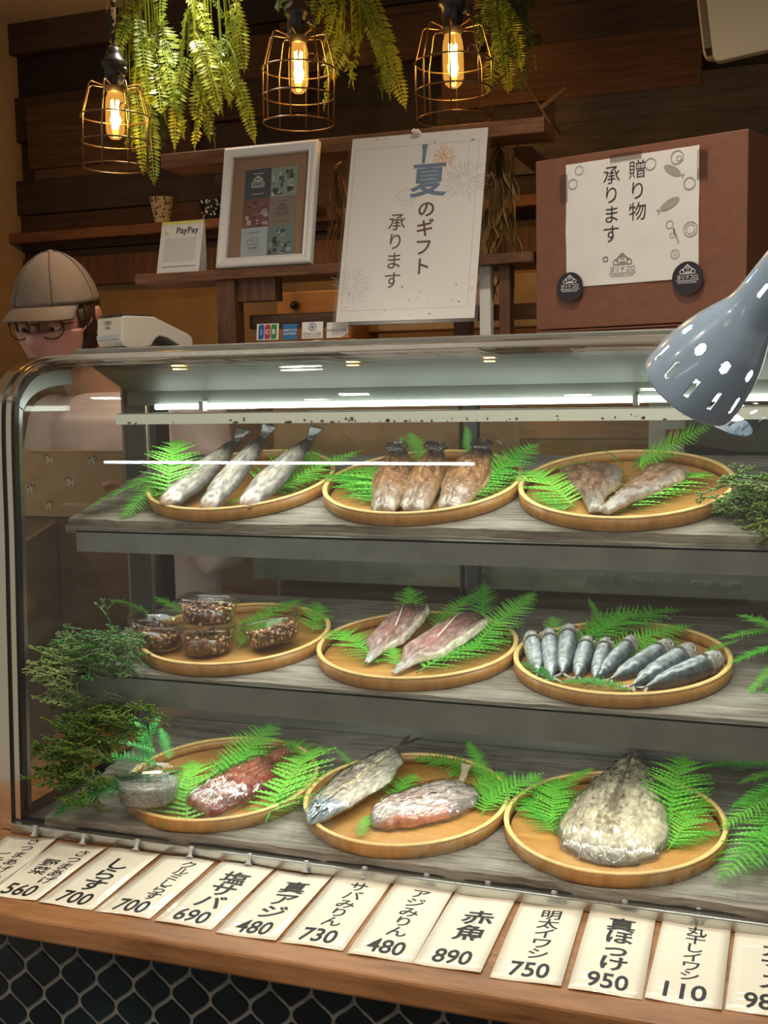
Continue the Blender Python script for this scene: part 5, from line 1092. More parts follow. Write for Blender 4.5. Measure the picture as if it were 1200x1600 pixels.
m = MB(); vtext(m, '夏', PP(132, 0)[0], PP(0, 55)[1], 52 * s, 50 * s, .022, z=Z1); m.tube([(*PP(122, 22), Z1), (*PP(122, 30), Z1)], .0001, 4); m.add([(*PP(117, 24), Z1), (*PP(127, 24), Z1), (*PP(125, 34), Z1), (*PP(124, 54), Z1), (*PP(119, 54), Z1), (*PP(119, 34), Z1)], [(0, 5, 4, 3, 2, 1)]); m.build('summer_character', M_INKBL, t)
def strokes(m, segs, w):
    for a, b in segs:
        a = Vector((*a, Z1)); b = Vector((*b, Z1)); d = b - a
        if d.length < 1e-6: continue
        d.normalize(); n = Vector((-d.y, d.x, 0)) * w / 2; m.add([a - n, b - n, b + n, a + n], [(0, 1, 2, 3)])
def burst(m, cx, cy, r0, r1, n, w, seed):
    r = random.Random(seed); sg = []
    for k in range(n):
        a = 2 * pi * k / n + r.uniform(-.1, .1); q = r.uniform(.7, 1.1); c = PP(cx, cy)
        sg.append(((c[0] + r0 * s * cos(a), c[1] + r0 * s * sin(a)), (c[0] + r1 * s * q * cos(a), c[1] + r1 * s * q * sin(a))))
        b_ = a + .12; sg.append(((c[0] + r1 * .6 * s * cos(b_), c[1] + r1 * .6 * s * sin(b_)), (c[0] + r1 * s * .85 * q * cos(b_), c[1] + r1 * s * .85 * q * sin(b_))))
    strokes(m, sg, w)
m = MB(); burst(m, 152, 46, 2, 20, 26, .0007, 1); strokes(m, [(PP(152, 20), PP(152, 46))], .0004); m.build('orange_firework', M_INKO, t)
m = MB(); burst(m, 186, 84, 6, 36, 20, .0006, 2); strokes(m, [(PP(191, 12), PP(189, 84))], .0004); m.build('brown_firework', M_INKP, t)
m = MB(); burst(m, 24, 236, 6, 32, 18, .0006, 3); m.build('blue_firework', M_INKLB, t)
m = MB(); strokes(m, [(PP(12, 24), PP(205, 24)), (PP(12, 24), PP(12, 278)), (PP(12, 278), PP(205, 278)), (PP(205, 24), PP(205, 278))], .0005)
r = random.Random(4)
for k in range(26):
    x, y = (r.uniform(14, 210), r.uniform(8, 26)) if k < 8 else (r.uniform(10, 210), r.uniform(240, 292)); c = PP(x, y); q = r.uniform(.8, 2) * s; m.add([(c[0] + q * cos(a), c[1] + q * sin(a), Z1) for a in [i * pi / 3 for i in range(6)]], [tuple(range(6))])
m.build('border_line', M_INKP, t)
m = MB(); pts = []
for k in range(49):
    a = k / 48; pts.append(PP(88 + 92 * a, 112 - 46 * a + 14 * sin(a * 9.0)))
strokes(m, list(zip(pts, pts[1:])), .0005)
pts = [PP(100 + 16 * cos(a), 102 + 9 * sin(a)) for a in [i * pi / 12 for i in range(25)]]; strokes(m, list(zip(pts, pts[1:])), .0005); m.build('ribbon_line', M_INKP, t)
for dx, lb in ((-.002, 0), (.004, 1)):
    c = PP(108, 6); m = MB(); m.lathe([(.0001, 0), (.0045, 0), (.0045, .001), (.0025, .003), (.002, .007), (.0038, .009), (.0036, .011), (.0001, .0115)], 16, M=T(c[0] + dx, c[1] - .001 * lb, .0015)); m.build('push_pin', solid('white_plastic', (.75, .75, .75), .3), t)
# brown gift box with paper sign
A = Vector((-0.3791, 1.75, 1.53)); B = Vector((-0.0677, 1.65, 1.533)); Wb = (B - A).length * 1.0; Hb = .263; Db = .15
Mb = T(A.x, A.y, 1.524) @ Rz(atan2(B.y - A.y, B.x - A.x)) @ Rx(pi / 2)      # local: x right, y up, z towards the shop
t = thing('brown_gift_box', 'large brown cardboard gift box with a paper sign, on top of the case at right', 'box', Mb)
M_BOX = solid('brown_card', (0.19, 0.075, 0.042), .5, bump=.08, bscale=60, var=.10)
m = MB().box((0, .010, -Db), (Wb, Hb, 0)); m.build('carton', M_BOX, t, bevel=.0015)
m = MB().box((-.001, 0, -Db), (Wb, .004, .001)); m.box((.0, .0055, -Db + .002), (Wb, .0085, 0)); m.build('base_flap', M_BOX, t, bevel=.0008)
s2 = Wb / 335.0
s3 = Hb / 278.0
def BP(x, y): return (x * s2, Hb - y * s3)
Ms = Matrix.Identity(4)
q0 = BP(54, 13); q1 = BP(266, 203)
def crumple(x, y): return .0015 + .0016 * noise.noise(Vector((x * 22, y * 16, 3))) + .0012 * noise.noise(Vector((x * 60, y * 30, 1)))
m = MB(); nx, ny = 26, 26; vs = []
for q in (0, -.0006):
    for j in range(ny + 1):
        for i in range(nx + 1):
            x = q0[0] + (q1[0] - q0[0]) * i / nx; y = q1[1] + (q0[1] - q1[1]) * j / ny; vs.append((x, y, crumple(x, y) + q))
w = nx + 1; n1 = w * (ny + 1)
m.add(vs, [(j * w + i, j * w + i + 1, (j + 1) * w + i + 1, (j + 1) * w + i) for j in range(ny) for i in range(nx)] + [(n1 + j * w + i, n1 + (j + 1) * w + i, n1 + (j + 1) * w + i + 1, n1 + j * w + i + 1) for j in range(ny) for i in range(nx)], smooth=True)
m.build('paper_sign', solid('glossy_sign_paper', (.76, .75, .73), .35, coat=.8), t)
def onpaper(m): m.v = [(x, y, crumple(x, y) + .0008) for x, y, z in m.v]; return m
m = MB(); vtext(m, '贈り物', BP(172, 0)[0], BP(0, 22)[1], 27 * s3, 31 * s3, -.006, z=.003, sx=1.05); vtext(m, '承ります。', BP(130, 0)[0], BP(0, 25)[1], 27 * s3, 29.5 * s3, -.006, z=.003, sx=1.05); onpaper(m).build('printed_text', M_INK, t)
m = MB(); logo(m, *BP(148, 184), 44 * s2, z=.003); onpaper(m).build('shop_logo', solid('grey_print', (.22, .20, .18), .6), t)
M_INKT = solid('taupe_print', (.36, .34, .30), .6)
def fishpic(m, cx, cy, L, a):
    c = Vector(BP(cx, cy)); L *= s2; d = Vector((cos(a), sin(a))); n = Vector((-d.y, d.x))
    P = [c + d * (L * .5 * cos(t_)) + n * (L * .2 * sin(t_)) for t_ in [i * pi / 10 for i in range(20)]]; m.add([(p.x, p.y, .003) for p in P], [tuple(range(20))])
    e = c - d * L * .48; P = [e, e - d * L * .22 + n * L * .14, e - d * L * .14, e - d * L * .22 - n * L * .14]; m.add([(p.x, p.y, .003) for p in P], [(0, 1, 2), (0, 2, 3)])
def ringpic(m, cx, cy, r1, r2, sx=1, a0=0):
    c = BP(cx, cy); P = []
    for k in range(20):
        a = 2 * pi * k / 20; P += [(c[0] + r1 * s2 * cos(a) * sx, c[1] + r1 * s2 * sin(a), .003), (c[0] + r2 * s2 * cos(a) * sx, c[1] + r2 * s2 * sin(a), .003)]
    m.add(P, [(2 * k, 2 * ((k + 1) % 20), 2 * ((k + 1) % 20) + 1, 2 * k + 1) for k in range(20)])
m = MB(); fishpic(m, 226, 44, 30, 2.6); fishpic(m, 222, 92, 32, .45)
for a in ((233, 26, 10, 8.5), (236, 28, 4, 3), (252, 66, 9, 7.5), (222, 122, 6, 4.8), (226, 138, 4, 3), (231, 166, 7, 5.8), (231, 166, 3, 2.2), (254, 132, 11, 9.5), (254, 132, 7, 6), (76, 24, 7, 6), (66, 44, 8, 6.5), (192, 30, 9, 7.5)): ringpic(m, *a)
m.v = [v for v in m.v]; 
c_ = Vector(BP(222, 122))
m.tube([(BP(228, 128)[0], BP(228, 128)[1], .003), (BP(236, 150)[0], BP(236, 150)[1], .003)], .0012, 4)
fd = onpaper(m).build('food_drawings', M_INKT, t); fd['kind'] = 'stuff'
# tape pieces
for a, b in ((BP(128, 8), BP(178, 20)), (BP(44, 28), BP(57, 70)), (BP(263, 20), BP(278, 62))):
    m = MB().box((a[0], b[1], .0025), (b[0], a[1], .0031)); m.build('clear_tape', glass('tape_film', (.82, .80, .78), 1.45, .12, 1.6) if 'tape_film' not in bpy.data.materials else bpy.data.materials['tape_film'], t)
M_STK = solid('dark_sticker', (.022, .018, .028), .4)
for (cx, cy), lab, rr in (((63, 203), 'left round dark shop sticker at the lower left corner of the paper sign', 22.5), ((252, 203), 'right round dark shop sticker at the lower right corner of the paper sign', 23.5)):
    c = BP(cx, cy); st = thing('round_sticker', lab, 'sticker', Mb @ T(c[0], c[1], .0062), 'round shop stickers on the gift box')
    m = MB(); m.lathe([(.0001, .0005), (rr * s2, .0005), (rr * s2, 0), (.0001, 0)], 40, smooth=False); m.build('disc', M_STK, st)
    m = MB(); logo(m, 0, -.001, rr * 1.45 * s2, z=.0008); m.build('shop_logo', M_INKW, st)
# card logo stand
A = Vector((-0.8805, 1.78, 1.527)); B = Vector((-0.6887, 1.78, 1.529)); Wl = B.x - A.x
t = thing('card_logo_stand', 'clear acrylic stand with four credit card logos, on the case by the wooden post', 'sign', T(A.x, 1.78, 1.523) @ Rx(pi / 2 - radians(8)))
m = MB().box((0, .002, -.001), (Wl, .052, .001)); m.build('acrylic_panel', M_PLASTIC, t)
m = MB(); n = 24; vs = []
for i in range(n + 1):
    x = Wl * i / n; zt = .0055 + .0035 * sin(i / n * 6.3 + 4.2) ** 2 * (1 if i > 14 else .4); vs += [(x, .0005, -.006), (x, .0005, .006), (x, zt, .005), (x, zt, -.005)]
m.add(vs, [(i * 4 + j, i * 4 + (j + 1) % 4, i * 4 + 4 + (j + 1) % 4, i * 4 + 4 + j) for i in range(n) for j in range(4)] + [(0, 3, 2, 1), (n * 4, n * 4 + 1, n * 4 + 2, n * 4 + 3)]); m.build('folded_base', solid('white_card_strip', (.7, .75, .78), .3), t)
m = MB().box((Wl * .05, .012, .0012), (Wl * .265, .040, .0016)); lg = m.build('logo_card', M_PAPERW, t, bevel=.001)
for k, (c, ch_) in enumerate((((.02, .09, .36), 'J'), ((.42, .03, .05), 'C'), ((.03, .24, .05), 'B'))):
    x = Wl * (.067 + .062 * k); m = MB(); m.prism([(x, .0135), (x + Wl * .048, .0135), (x + Wl * .056, .018), (x + Wl * .056, .0385), (x + Wl * .008, .0385), (x, .034)], .0017, .0019); m.build('coloured_stripe', solid('stripe_%s' % 'abc'[k], c, .5), lg)
    m = MB(); htext(m, ch_, x + Wl * .028, .026, None, .008, .03, 0, .0021); m.build('letter', M_PAPERW, lg)
m = MB().box((Wl * .305, .011, .0012), (Wl * .445, .038, .0016)); lg = m.build('logo_card', solid('bright_blue', (.015, .16, .36), .5), t)
m = MB(); htext(m, 'AMERICAN', Wl * .375, .0275, Wl * .13, .0038, .01, 0, .0018); htext(m, 'EXPRESS', Wl * .375, .0215, Wl * .12, .0038, .01, 0, .0018); m.build('printed_text', M_INKW, lg)
m = MB().box((Wl * .49, .012, .0012), (Wl * .69, .040, .0016)); lg = m.build('logo_card', M_PAPERW, t, bevel=.001)
m = MB(); m.lathe([(.0055, .0018), (.0068, .0018), (.0068, .0017), (.0055, .0017)], 28, M=T(Wl * .59, .0315, 0)); m.box((Wl * .59 - .0022, .0285, .0017), (Wl * .59 - .0004, .0345, .0019)); m.box((Wl * .59 + .0004, .0285, .0017), (Wl * .59 + .0022, .0345, .0019)); m.build('round_emblem', solid('navy_print', (.02, .05, .25), .5), lg)
m = MB(); htext(m, 'Diners Club', Wl * .59, .0205, Wl * .17, .0052, 0, 0, .0018); htext(m, 'INTERNATIONAL', Wl * .59, .0155, Wl * .17, .0028, 0, 0, .0018); m.build('printed_text', M_INKG, lg)
m = MB().box((Wl * .725, .012, .0012), (Wl * .93, .038, .0016)); lg = m.build('logo_card', M_PAPERW, t, bevel=.001)
m = MB(); htext(m, 'DISCOVER', Wl * .825, .0245, Wl * .185, .0042, .008, 0, .0018); m.build('printed_text', M_INKG, lg)
m = MB(); m.add([(Wl * .93, .012, .0018), (Wl * .93, .0195, .0018), (Wl * .88, .014, .0018), (Wl * .86, .012, .0018)], [(0, 1, 2, 3)]); m.build('orange_corner', solid('orange_print_b', (.6, .22, .05), .5), lg)
# card reader
A = Vector((-1.112, 1.66, 1.522))
t = thing('card_reader', 'white handheld card payment terminal lying on the left end of the case', 'payment terminal', T(A.x, 1.665, 1.5235) @ Rz(radians(-26)) @ Matrix.Diagonal((1.05, .9, 1.12, 1)))
M_TERM = solid('ivory_plastic', (.66, .62, .54), .3, coat=.3)
pr = [(0, .010), (.004, .003), (.014, 0), (.040, 0), (.062, .004), (.072, .014), (.082, .019), (.100, .016), (.130, .003), (.148, 0), (.156, .006), (.156, .016), (.148, .022), (.080, .044), (.072, .047), (.008, .047), (.002, .044)]
Mr = Matrix(((0, -1, 0, 0), (1, 0, 0, 0), (0, 0, 1, 0), (0, 0, 0, 1)))
m = MB(); n = len(pr); wd = .074
vs = [(0, p[0], p[1]) for p in pr] + [(wd, p[0], p[1]) for p in pr]
m.add(vs, [tuple(range(n)), tuple(range(n, 2 * n))[::-1]] + [(i, n + i, n + (i + 1) % n, (i + 1) % n) for i in range(n)]); m.build('body', M_TERM, t, bevel=.002)
m = MB(); m.box((.003, .004, .0473), (wd - .003, .074, .0495)); m.build('top_bezel', M_BLACK, t, bevel=.001)
m = MB(); m.box((.002, -.003, .0125), (wd - .006, .004, .021)); m.build('card_slot_cover', solid('glossy_bluegrey', (.42, .47, .52), .12, coat=1), t, bevel=.002)
m = MB(); m.box((.022, .0005, .003), (.050, .0045, .0045)); m.build('slot', solid('slot_silver', (.6, .6, .55), .3, 1), t, Matrix.Identity(4))
Mt2 = Matrix(((1, 0, 0, 0), (0, 0, -1, -.0004), (0, 1, 0, 0), (0, 0, 0, 1)))
m = MB(); htext(m, 'USEN', .034, .0385, .022, .0055, .02, 0, 0, M=Mt2); m.build('lettering', solid('grey_lettering', (.16, .15, .14), .5), t, T(0, -.0002, 0))
m = MB()
for k in range(3): m.tube([(.034 + (.003 + .0025 * k) * cos(a), -.0006, .0275 + (.003 + .0025 * k) * sin(a) * .7) for a in [pi * (.15 + .1 * i) for i in range(8)]], .0004, 4)
m.build('contactless_mark', M_INKG, t)
# ------------------------------------------------------------------ hanging cage lamps
M_IRON = solid('dark_bronze_wire', (.20, .14, .08), .32, .9); M_SOCK = solid('black_bakelite', (.015, .014, .013), .35)
M_BULB = glass('amber_glass', (1.0, .80, .42), 1.45, .0, .8)
N_ = M_BULB.node_tree.nodes; em_ = N_.new('ShaderNodeEmission'); em_.inputs[0].default_value = (1.0, .50, .10, 1); em_.inputs[1].default_value = .35; ad_ = N_.new('ShaderNodeAddShader')
lk_ = N_['Material Output'].inputs[0].links[0]; src_ = lk_.from_socket; M_BULB.node_tree.links.new(src_, ad_.inputs[0]); M_BULB.node_tree.links.new(em_.outputs[0], ad_.inputs[1]); M_BULB.node_tree.links.new(ad_.outputs[0], N_['Material Output'].inputs[0])
M_FIL = solid('filament_glow', (1, .6, .2), .5, emit=(1.0, .58, .18), es=90)
def cage_lamp(c, label, lw, zoff, tiltx, ring_at):
    """c: centre of the bottom ring"""
    t = thing('cage_pendant_lamp', label, 'pendant lamp', T(*c) @ Ry(tiltx), 'three wire cage pendant lamps in front of the plank wall')
    R_ = .0645; z1, z2, z3, z4 = 0, .048, .096, .168
    for nm, z, rr in (('lower_ring', 0, R_), ('middle_ring', .047, R_ * 1.0), ('upper_ring', .094, R_ * 1.02)):
        m = MB().tube([(rr * cos(a), rr * sin(a), z) for a in [2 * pi * i / 40 for i in range(40)]], .0016, 6, closed=True); m.build(nm, M_IRON, t)
    for k in range(8):
        a = 2 * pi * k / 8 + .2; ca, sa = cos(a), sin(a)
        m = MB().tube([(R_ * ca, R_ * sa, 0), (R_ * 1.02 * ca, R_ * 1.02 * sa, .096), (R_ * .80 * ca, R_ * .80 * sa, .150), (R_ * .72 * ca, R_ * .72 * sa, .1545), (.020 * ca, .020 * sa, .150)], .0014, 6); m.build('cage_wire', M_IRON, t)
    m = MB().tube([(.046 + .007 * cos(a), -.046, .100 + .007 * sin(a)) for a in [i * pi / 8 for i in range(16)]], .0012, 6, closed=True); m.build('hanging_loop', M_IRON, t)
    m = MB(); m.lathe([(.0001, .140), (.016, .140), (.017, .146), (.0215, .148), (.0215, .152), (.019, .156), (.019, .182), (.024, .186), (.0245, .196), (.018, .202), (.013, .212), (.013, .218), (.007, .224), (.0001, .225)], 28); m.build('socket', M_SOCK, t)
    m = MB(); m.tube([(.018, -.012, .170), (.032, -.018, .171)], .0035, 10); m.ellipsoid((.034, -.019, .171), (.007, .007, .009)); m.build('switch_knob', M_SOCK, t)
    m = MB(); m.lathe([(.0001, .052), (.008, .053), (.0145, .059), (.0175, .068), (.018, .080), (.018, .118), (.0165, .130), (.014, .138), (.013, .142)], 24); m.build('bulb', M_BULB, t)
    f = MB()
    for k in range(6):
        a = 2 * pi * k / 6; b = a + pi / 6
        f.tube([(.0055 * cos(a), .0055 * sin(a), .072), (.0065 * cos(b), .0065 * sin(b), .124), (.0055 * cos(a + pi / 3), .0055 * sin(a + pi / 3), .072)], .0015, 6)
    f.build('filament', M_FIL, t)
    m = MB(); zt = (2.365 - c[2]); m.tube([(0, 0, .222), (0, 0, zt + .003)], .0045, 8); m.build('twisted_cord', CORD, t)
    m = MB(); m.lathe([(.0001, zt - .02), (.035, zt - .018), (.038, zt - .001), (.0001, zt - .001)], 24); m.build('ceiling_cap', M_SOCK, t)
    point('lamp_bulb_light', (c[0], c[1], c[2] + .095), lw, (1.0, .62, .26), .012)
def cordmat():
    m, N, L, P = newmat('checked_cord'); P.inputs['Roughness'].default_value = .8
    tc = N.new('ShaderNodeTexCoord'); mp = N.new('ShaderNodeMapping'); mp.inputs['Scale'].default_value = (1, 1, 1); L.new(tc.outputs['Object'], mp.inputs['Vector'])
    v = N.new('ShaderNodeTexVoronoi'); v.inputs['Scale'].default_value = 170; L.new(mp.outputs[0], v.inputs['Vector']); sp = N.new('ShaderNodeSeparateColor'); L.new(v.outputs['Color'], sp.inputs[0])
    r = N.new('ShaderNodeValToRGB'); r.color_ramp.interpolation = 'CONSTANT'; r.color_ramp.elements[0].color = (.015, .013, .012, 1); r.color_ramp.elements[1].color = (.45, .38, .28, 1); r.color_ramp.elements[1].position = .62; L.new(sp.outputs[0], r.inputs['Fac']); L.new(r.outputs['Color'], P.inputs['Base Color']); return m
CORD = cordmat()
cage_lamp((-1.242, 1.95, 1.882), 'leftmost cage pendant lamp, hanging lowest, brightest bulb', 3.0, 0, .03, 0)
cage_lamp((-0.8559, 1.95, 1.928), 'middle cage pendant lamp, above the white frame', 1.7, 0, .02, 0)
cage_lamp((-0.5639, 1.95, 1.908), 'rightmost cage pendant lamp, above the summer gift poster', 1.7, 0, -.01, 0)
# ------------------------------------------------------------------ hanging artificial greenery
def strand(m, p, d, L, r, leaf=.013, gap=.0055, mi=0, curl=1.0, conifer=False):
    """drooping stem with paired narrow leaflets"""
    p = Vector(p); v = Vector(d).normalized(); P = [p.copy()]; n = max(6, int(L / .012))
    for i in range(n):
        v = (v + Vector((r.uniform(-.05, .05), r.uniform(-.05, .05), -.16 * curl))).normalized(); p = p + v * (L / n); P.append(p.copy())
    m.tube(P, .0012, 4, m=mi)
    k = int(L / gap); side0 = Vector((r.uniform(-1, 1), r.uniform(-.7, .7), 0)).normalized()
    for i in range(k):
        t = i / k; q = t * n; a = int(q); c = P[a].lerp(P[min(a + 1, n)], q - a); dr = (P[min(a + 1, n)] - P[a]).normalized(); sd = (side0 - dr * side0.dot(dr)).normalized(); nr = dr.cross(sd)
        l = leaf * (sin(pi * min(1, .12 + t * .95)) ** .5 + .15)
        for s in (-1, 1):
            for rep in range(2 if conifer else 1):
                ax = (sd * s + dr * .38 + nr * r.uniform(-.4, .4) * (3 if conifer else 1)).normalized(); w = ax.cross(nr).normalized() * (.0032 if not conifer else .0013)
                m.add([c, c + ax * l * .5 + w, c + ax * l, c + ax * l * .5 - w], [(0, 1, 2, 3)], mi)
def bunch(label, cx, Y, ztop, items, seed, mats, name='hanging_greenery', leaf=.013, conifer=False, gap=.0055):
    r = random.Random(seed); m = MB()
    m.tube([(cx, Y, ztop), (cx, Y, 2.366)], .003, 5)
    for (x, z, L, dx, cu) in items:
        p = Vector((x, Y + r.uniform(-.035, .035), z)); strand(m, p, (dx * .55, r.uniform(-.25, .25), -.45), L, r, leaf * r.uniform(.85, 1.2), gap, 0 if r.random() < .65 else 1, cu, conifer)
        m.tube([(cx, Y, ztop), (cx + (x - cx) * .8, p.y, ztop - .01), p], .0011, 4)
    tag(m.build(name, mats), label, 'hanging greenery')
YV = 2.08
def zz_(px): return ZT[0] + (ZT[1] - ZT[0]) * px / 300.0
ZT = ((-0.9963, 2.08, 2.199)[2], (-1.009, 2.08, 1.838)[2])
def xx_(px): return XT[0] + (XT[1] - XT[0]) * px / 800.0
XT = ((-1.597, 2.08, 2.146)[0], (-0.4927, 2.08, 2.025)[0])
def sc(px): return px * (ZT[0] - ZT[1]) / 300.0
def make_items(seed, n, x0, x1, ytops, yend, side=.8, lmin=70, lmax=170):
    r = random.Random(seed); out = []
    for k in range(n):
        px = r.uniform(x0, x1); y0 = r.uniform(*ytops); L = min(r.uniform(lmin, lmax), yend(px) - y0)
        if L < 35: continue
        out.append((xx_(px), zz_(y0), sc(L), r.uniform(-side, side), r.choice([.5, .8, 1.0])))
    return out
LF = .018
it = make_items(1, 30, 228, 292, (-50, 150), lambda p: 300 if 240 < p < 285 else 215) + make_items(2, 5, 200, 225, (-30, 0), lambda p: 85, .2)
bunch('leftmost thick bunch of hanging artificial vine beside the lowest cage lamp', xx_(262), YV, ZT[0] + .1, it, 11, [M_VINE, M_VINED], leaf=LF, gap=.0068)
it = make_items(3, 26, 318, 402, (-50, 110), lambda p: 235 if p < 380 else 190)
bunch('second hanging vine bunch, between the left and middle cage lamps', xx_(358), YV, ZT[0] + .1, it, 12, [M_VINE, M_VINED], leaf=LF, gap=.0068)
it = make_items(4, 20, 545, 608, (-50, 90), lambda p: 205)
bunch('third hanging vine bunch, between the middle and right cage lamps', xx_(576), YV, ZT[0] + .1, it, 13, [M_VINE, M_VINED], leaf=LF, gap=.0068)
it = make_items(5, 38, 770, 812, (-50, 110), lambda p: 185, .5, 50, 110) + make_items(6, 8, 830, 885, (-40, -10), lambda p: 38, .5, 40, 60)
bunch('rightmost dark hanging conifer-like bunch right of the right cage lamp', xx_(790), YV, ZT[0] + .1, it, 14, [M_VINED, M_VINE], leaf=.0155, conifer=True, gap=.0042)
it = make_items(7, 5, 485, 500, (-50, -20), lambda p: 35, .3)
bunch('few small vine tips hanging at the top of the view above the middle lamp', xx_(492), YV, ZT[0] + .1, it, 15, [M_VINED, M_VINE], leaf=LF)
# dried leaf bunches
def dry(label, cx, Y, z0, z1, wd, n, seed):
    r = random.Random(seed); m = MB()
    m.tube([(cx, Y, z0), (cx, Y + .04, z0 + .02), (cx, 2.465, z0 + .05)], .0015, 5)
    for k in range(n):
        x = cx + r.uniform(-wd, wd) * .6; z = r.uniform(z1 + .05, z0); L = r.uniform(.035, .07); y = Y + r.uniform(-.02, .02)
        m.tube([(cx, Y, z0), (x, y, z)], .0007, 4)
        d = Vector((r.uniform(-.45, .45), r.uniform(-.3, .3), -1)).normalized(); sd = d.cross(Vector((r.uniform(-1, 1), 1, 0))).normalized() * r.uniform(.002, .004); p = Vector((x, y, z)); mid_ = p + d * L * .5 + Vector((r.uniform(-.004, .004), 0, 0)); e = p + d * L
        m.add([p, mid_ + sd, e, mid_ - sd, mid_ + Vector((0, .0015, 0))], [(0, 1, 4), (1, 2, 4), (2, 3, 4), (3, 0, 4)], 0)
    tag(m.build('dried_leaf_bunch', [M_DRY]), label, 'dried leaves')
q = (-0.4853, 2.02, 1.857); q2 = (-0.4872, 2.02, 1.59)
dry('bunch of dried brown leaves between the summer gift poster and the brown box', q[0], 1.95, q[2], q2[2], .045, 120, 5)
q = (-0.7855, 1.95, 1.847); q2 = (-0.7932, 1.95, 1.69)
dry('thin dried leaf bunch left of the summer gift poster', q[0], 1.95, q[2], q2[2], .018, 24, 6)
m = MB(); A = Vector((-0.5211, 2.2, 2.064)); B = Vector((-0.4235, 2.2, 1.901)); C_ = Vector((-0.4661, 2.2, 1.97)); D_ = Vector((-0.4173, 2.2, 2.003))
m.tube([A, A.lerp(B, .5), B], .002, 6); m.tube([C_, D_], .0055, 8); E_ = Vector((-0.46, 2.2, 1.958)); m.tube([E_, (E_.x - .02, 2.46, E_.z + .02)], .002, 5); tag(m.build('dry_twig', solid('dry_bark', (.16, .10, .05), .8)), 'bare dry twig sticking out above the brown box', 'twig')
# ------------------------------------------------------------------ pots on the wall ledge
q = (-1.44, 2.455, 1.871)
zl = (-1.605, 2.42, 1.851)[2]
def pot(x, y, z, R_, Hh, mat, dotmat, label, dots=1):
    t = thing('plant_pot', label, 'plant pot', T(x, y, z))
    m = MB(); m.lathe([(.0001, 0), (R_ * .62, 0), (R_ * .66, .003), (R_ * .97, Hh - .004), (R_, Hh), (R_ * .92, Hh), (R_ * .86, Hh - .008), (.0001, Hh - .010)], 28); m.build('pot', mat, t)
    m = MB(); r = random.Random(2)
    for k in range(34):
        a = r.uniform(pi, 2 * pi); h = r.uniform(.1, .95) * Hh; rr = R_ * (.65 + .33 * h / Hh) + .0006; s_ = .0022
        m.ellipsoid((rr * cos(a), rr * sin(a), h), (s_, s_, s_), 8, 6)
    m.build('dots', dotmat, t); return t
tp = pot(q[0], 2.455, zl, .030, .062, solid('cream_ceramic', (.50, .42, .28), .4), M_BLACK, 'cream polka-dot plant pot on the wall ledge under the leftmost vines')
q = (-1.303, 2.455, 1.899)
t2_ = pot(q[0], 2.455, zl, .034, .045, M_BLACK, M_PAPERW, 'black pot with white diamonds on the wall ledge, left of the white frame')
# ------------------------------------------------------------------ ceiling unit, downlights
a0 = (-0.1348, 2, 1.955)
t = thing('ceiling_air_unit', 'beige rounded air conditioner housing at the top right corner', 'air conditioner', T(a0[0], 1.95, a0[2]))
Zu = 2.365 - a0[2]
def rrect(w, h, r_, n=5):
    P = []
    for cx, cy, a in ((w - r_, r_, -pi / 2), (w - r_, h - r_, 0), (r_, h - r_, pi / 2), (r_, r_, pi)):
        for i in range(n + 1): b = a + i * pi / 2 / n; P.append((cx + r_ * cos(b), cy + r_ * sin(b)))
    return P
Mu = Matrix(((1, 0, 0, 0), (0, 0, 1, 0), (0, 1, 0, 0), (0, 0, 0, 1)))
m = MB().prism(rrect(.55, Zu, .012), 0, .02, M=Ry(radians(-7)) @ Mu); m.build('front_panel', solid('beige_housing', (.50, .42, .28), .5), t, bevel=.002)
m = MB().box((-.012, .022, .03), (.5, .07, Zu)); m.build('body', solid('dark_vent_grey', (.13, .10, .06), .6), t, Ry(radians(-7)))  # dark vent body between the two beige panels
m = MB().prism(rrect(.50, Zu, .015), .07, .09, M=T(-.020, 0, .022) @ Ry(radians(-7)) @ Mu); m.build('back_panel', solid('beige_housing_edge', (.52, .43, .29), .5), t, bevel=.002)
M_DL = solid('downlight_glow', (1, 1, 1), .5, emit=(1.0, .86, .66), es=30)
for k, (x, y) in enumerate(SPOTS):
    t = thing('recessed_downlight', 'round recessed ceiling downlight on the customer side, out of view', 'ceiling light', T(x, y, 2.345), 'recessed downlights over the customers')
    m = MB(); m.lathe([(.035, .001), (.036, -.003), (.048, -.004), (.050, .0)], 28, closed=False); m.build('trim_ring', M_WHITEP, t)
    m = MB(); m.lathe([(.0001, -.001), (.036, -.001)], 28); m.build('diffuser', M_DL, t)
# ------------------------------------------------------------------ desk lamp reaching in from the right
M_LAMP = solid('blue_grey_enamel', (.27, .38, .52), .22, coat=.6)
LS = .86; D0 = Vector((-0.0936, 1.1, 1.446)); D1 = Vector((-0.0233, 1.09, 1.53))
ax = (D1 - D0); ax = Vector((ax.x, ax.y - .035, ax.z)).normalized()   # from mouth up to neck
# mouth turned slightly away from the viewer, towards the display
Ml = frame(D0 + Vector((0, .012, 0)), ax.orthogonal(), z=ax)
Ml = T(*(D0 + Vector((0.0, .01, 0)))) @ ax.to_track_quat('Z', 'X').to_matrix().to_4x4() @ Matrix.Scale(LS, 4)
t = thing('desk_lamp', 'blue-grey enamel clip lamp with slotted shade, shining on the case at right', 'desk lamp', Ml)
prof = [(.0560, -.004), (.0565, .0), (.0560, .012), (.0535, .032), (.0490, .052), (.0425, .072), (.0350, .090), (.0290, .104), (.0265, .118), (.0262, .150), (.0258, .200), (.0250, .235), (.010, .240), (.0001, .240)]
# shade surface with real slots: drop the faces inside slot windows
NS = 144; NP = 120
zs_ = []
def rad_at(z):
    for (r0, z0), (r1, z1) in zip(prof, prof[1:]):
        if z <= z1: return r0 + (r1 - r0) * (z - z0) / (z1 - z0)
    return prof[-1][0]
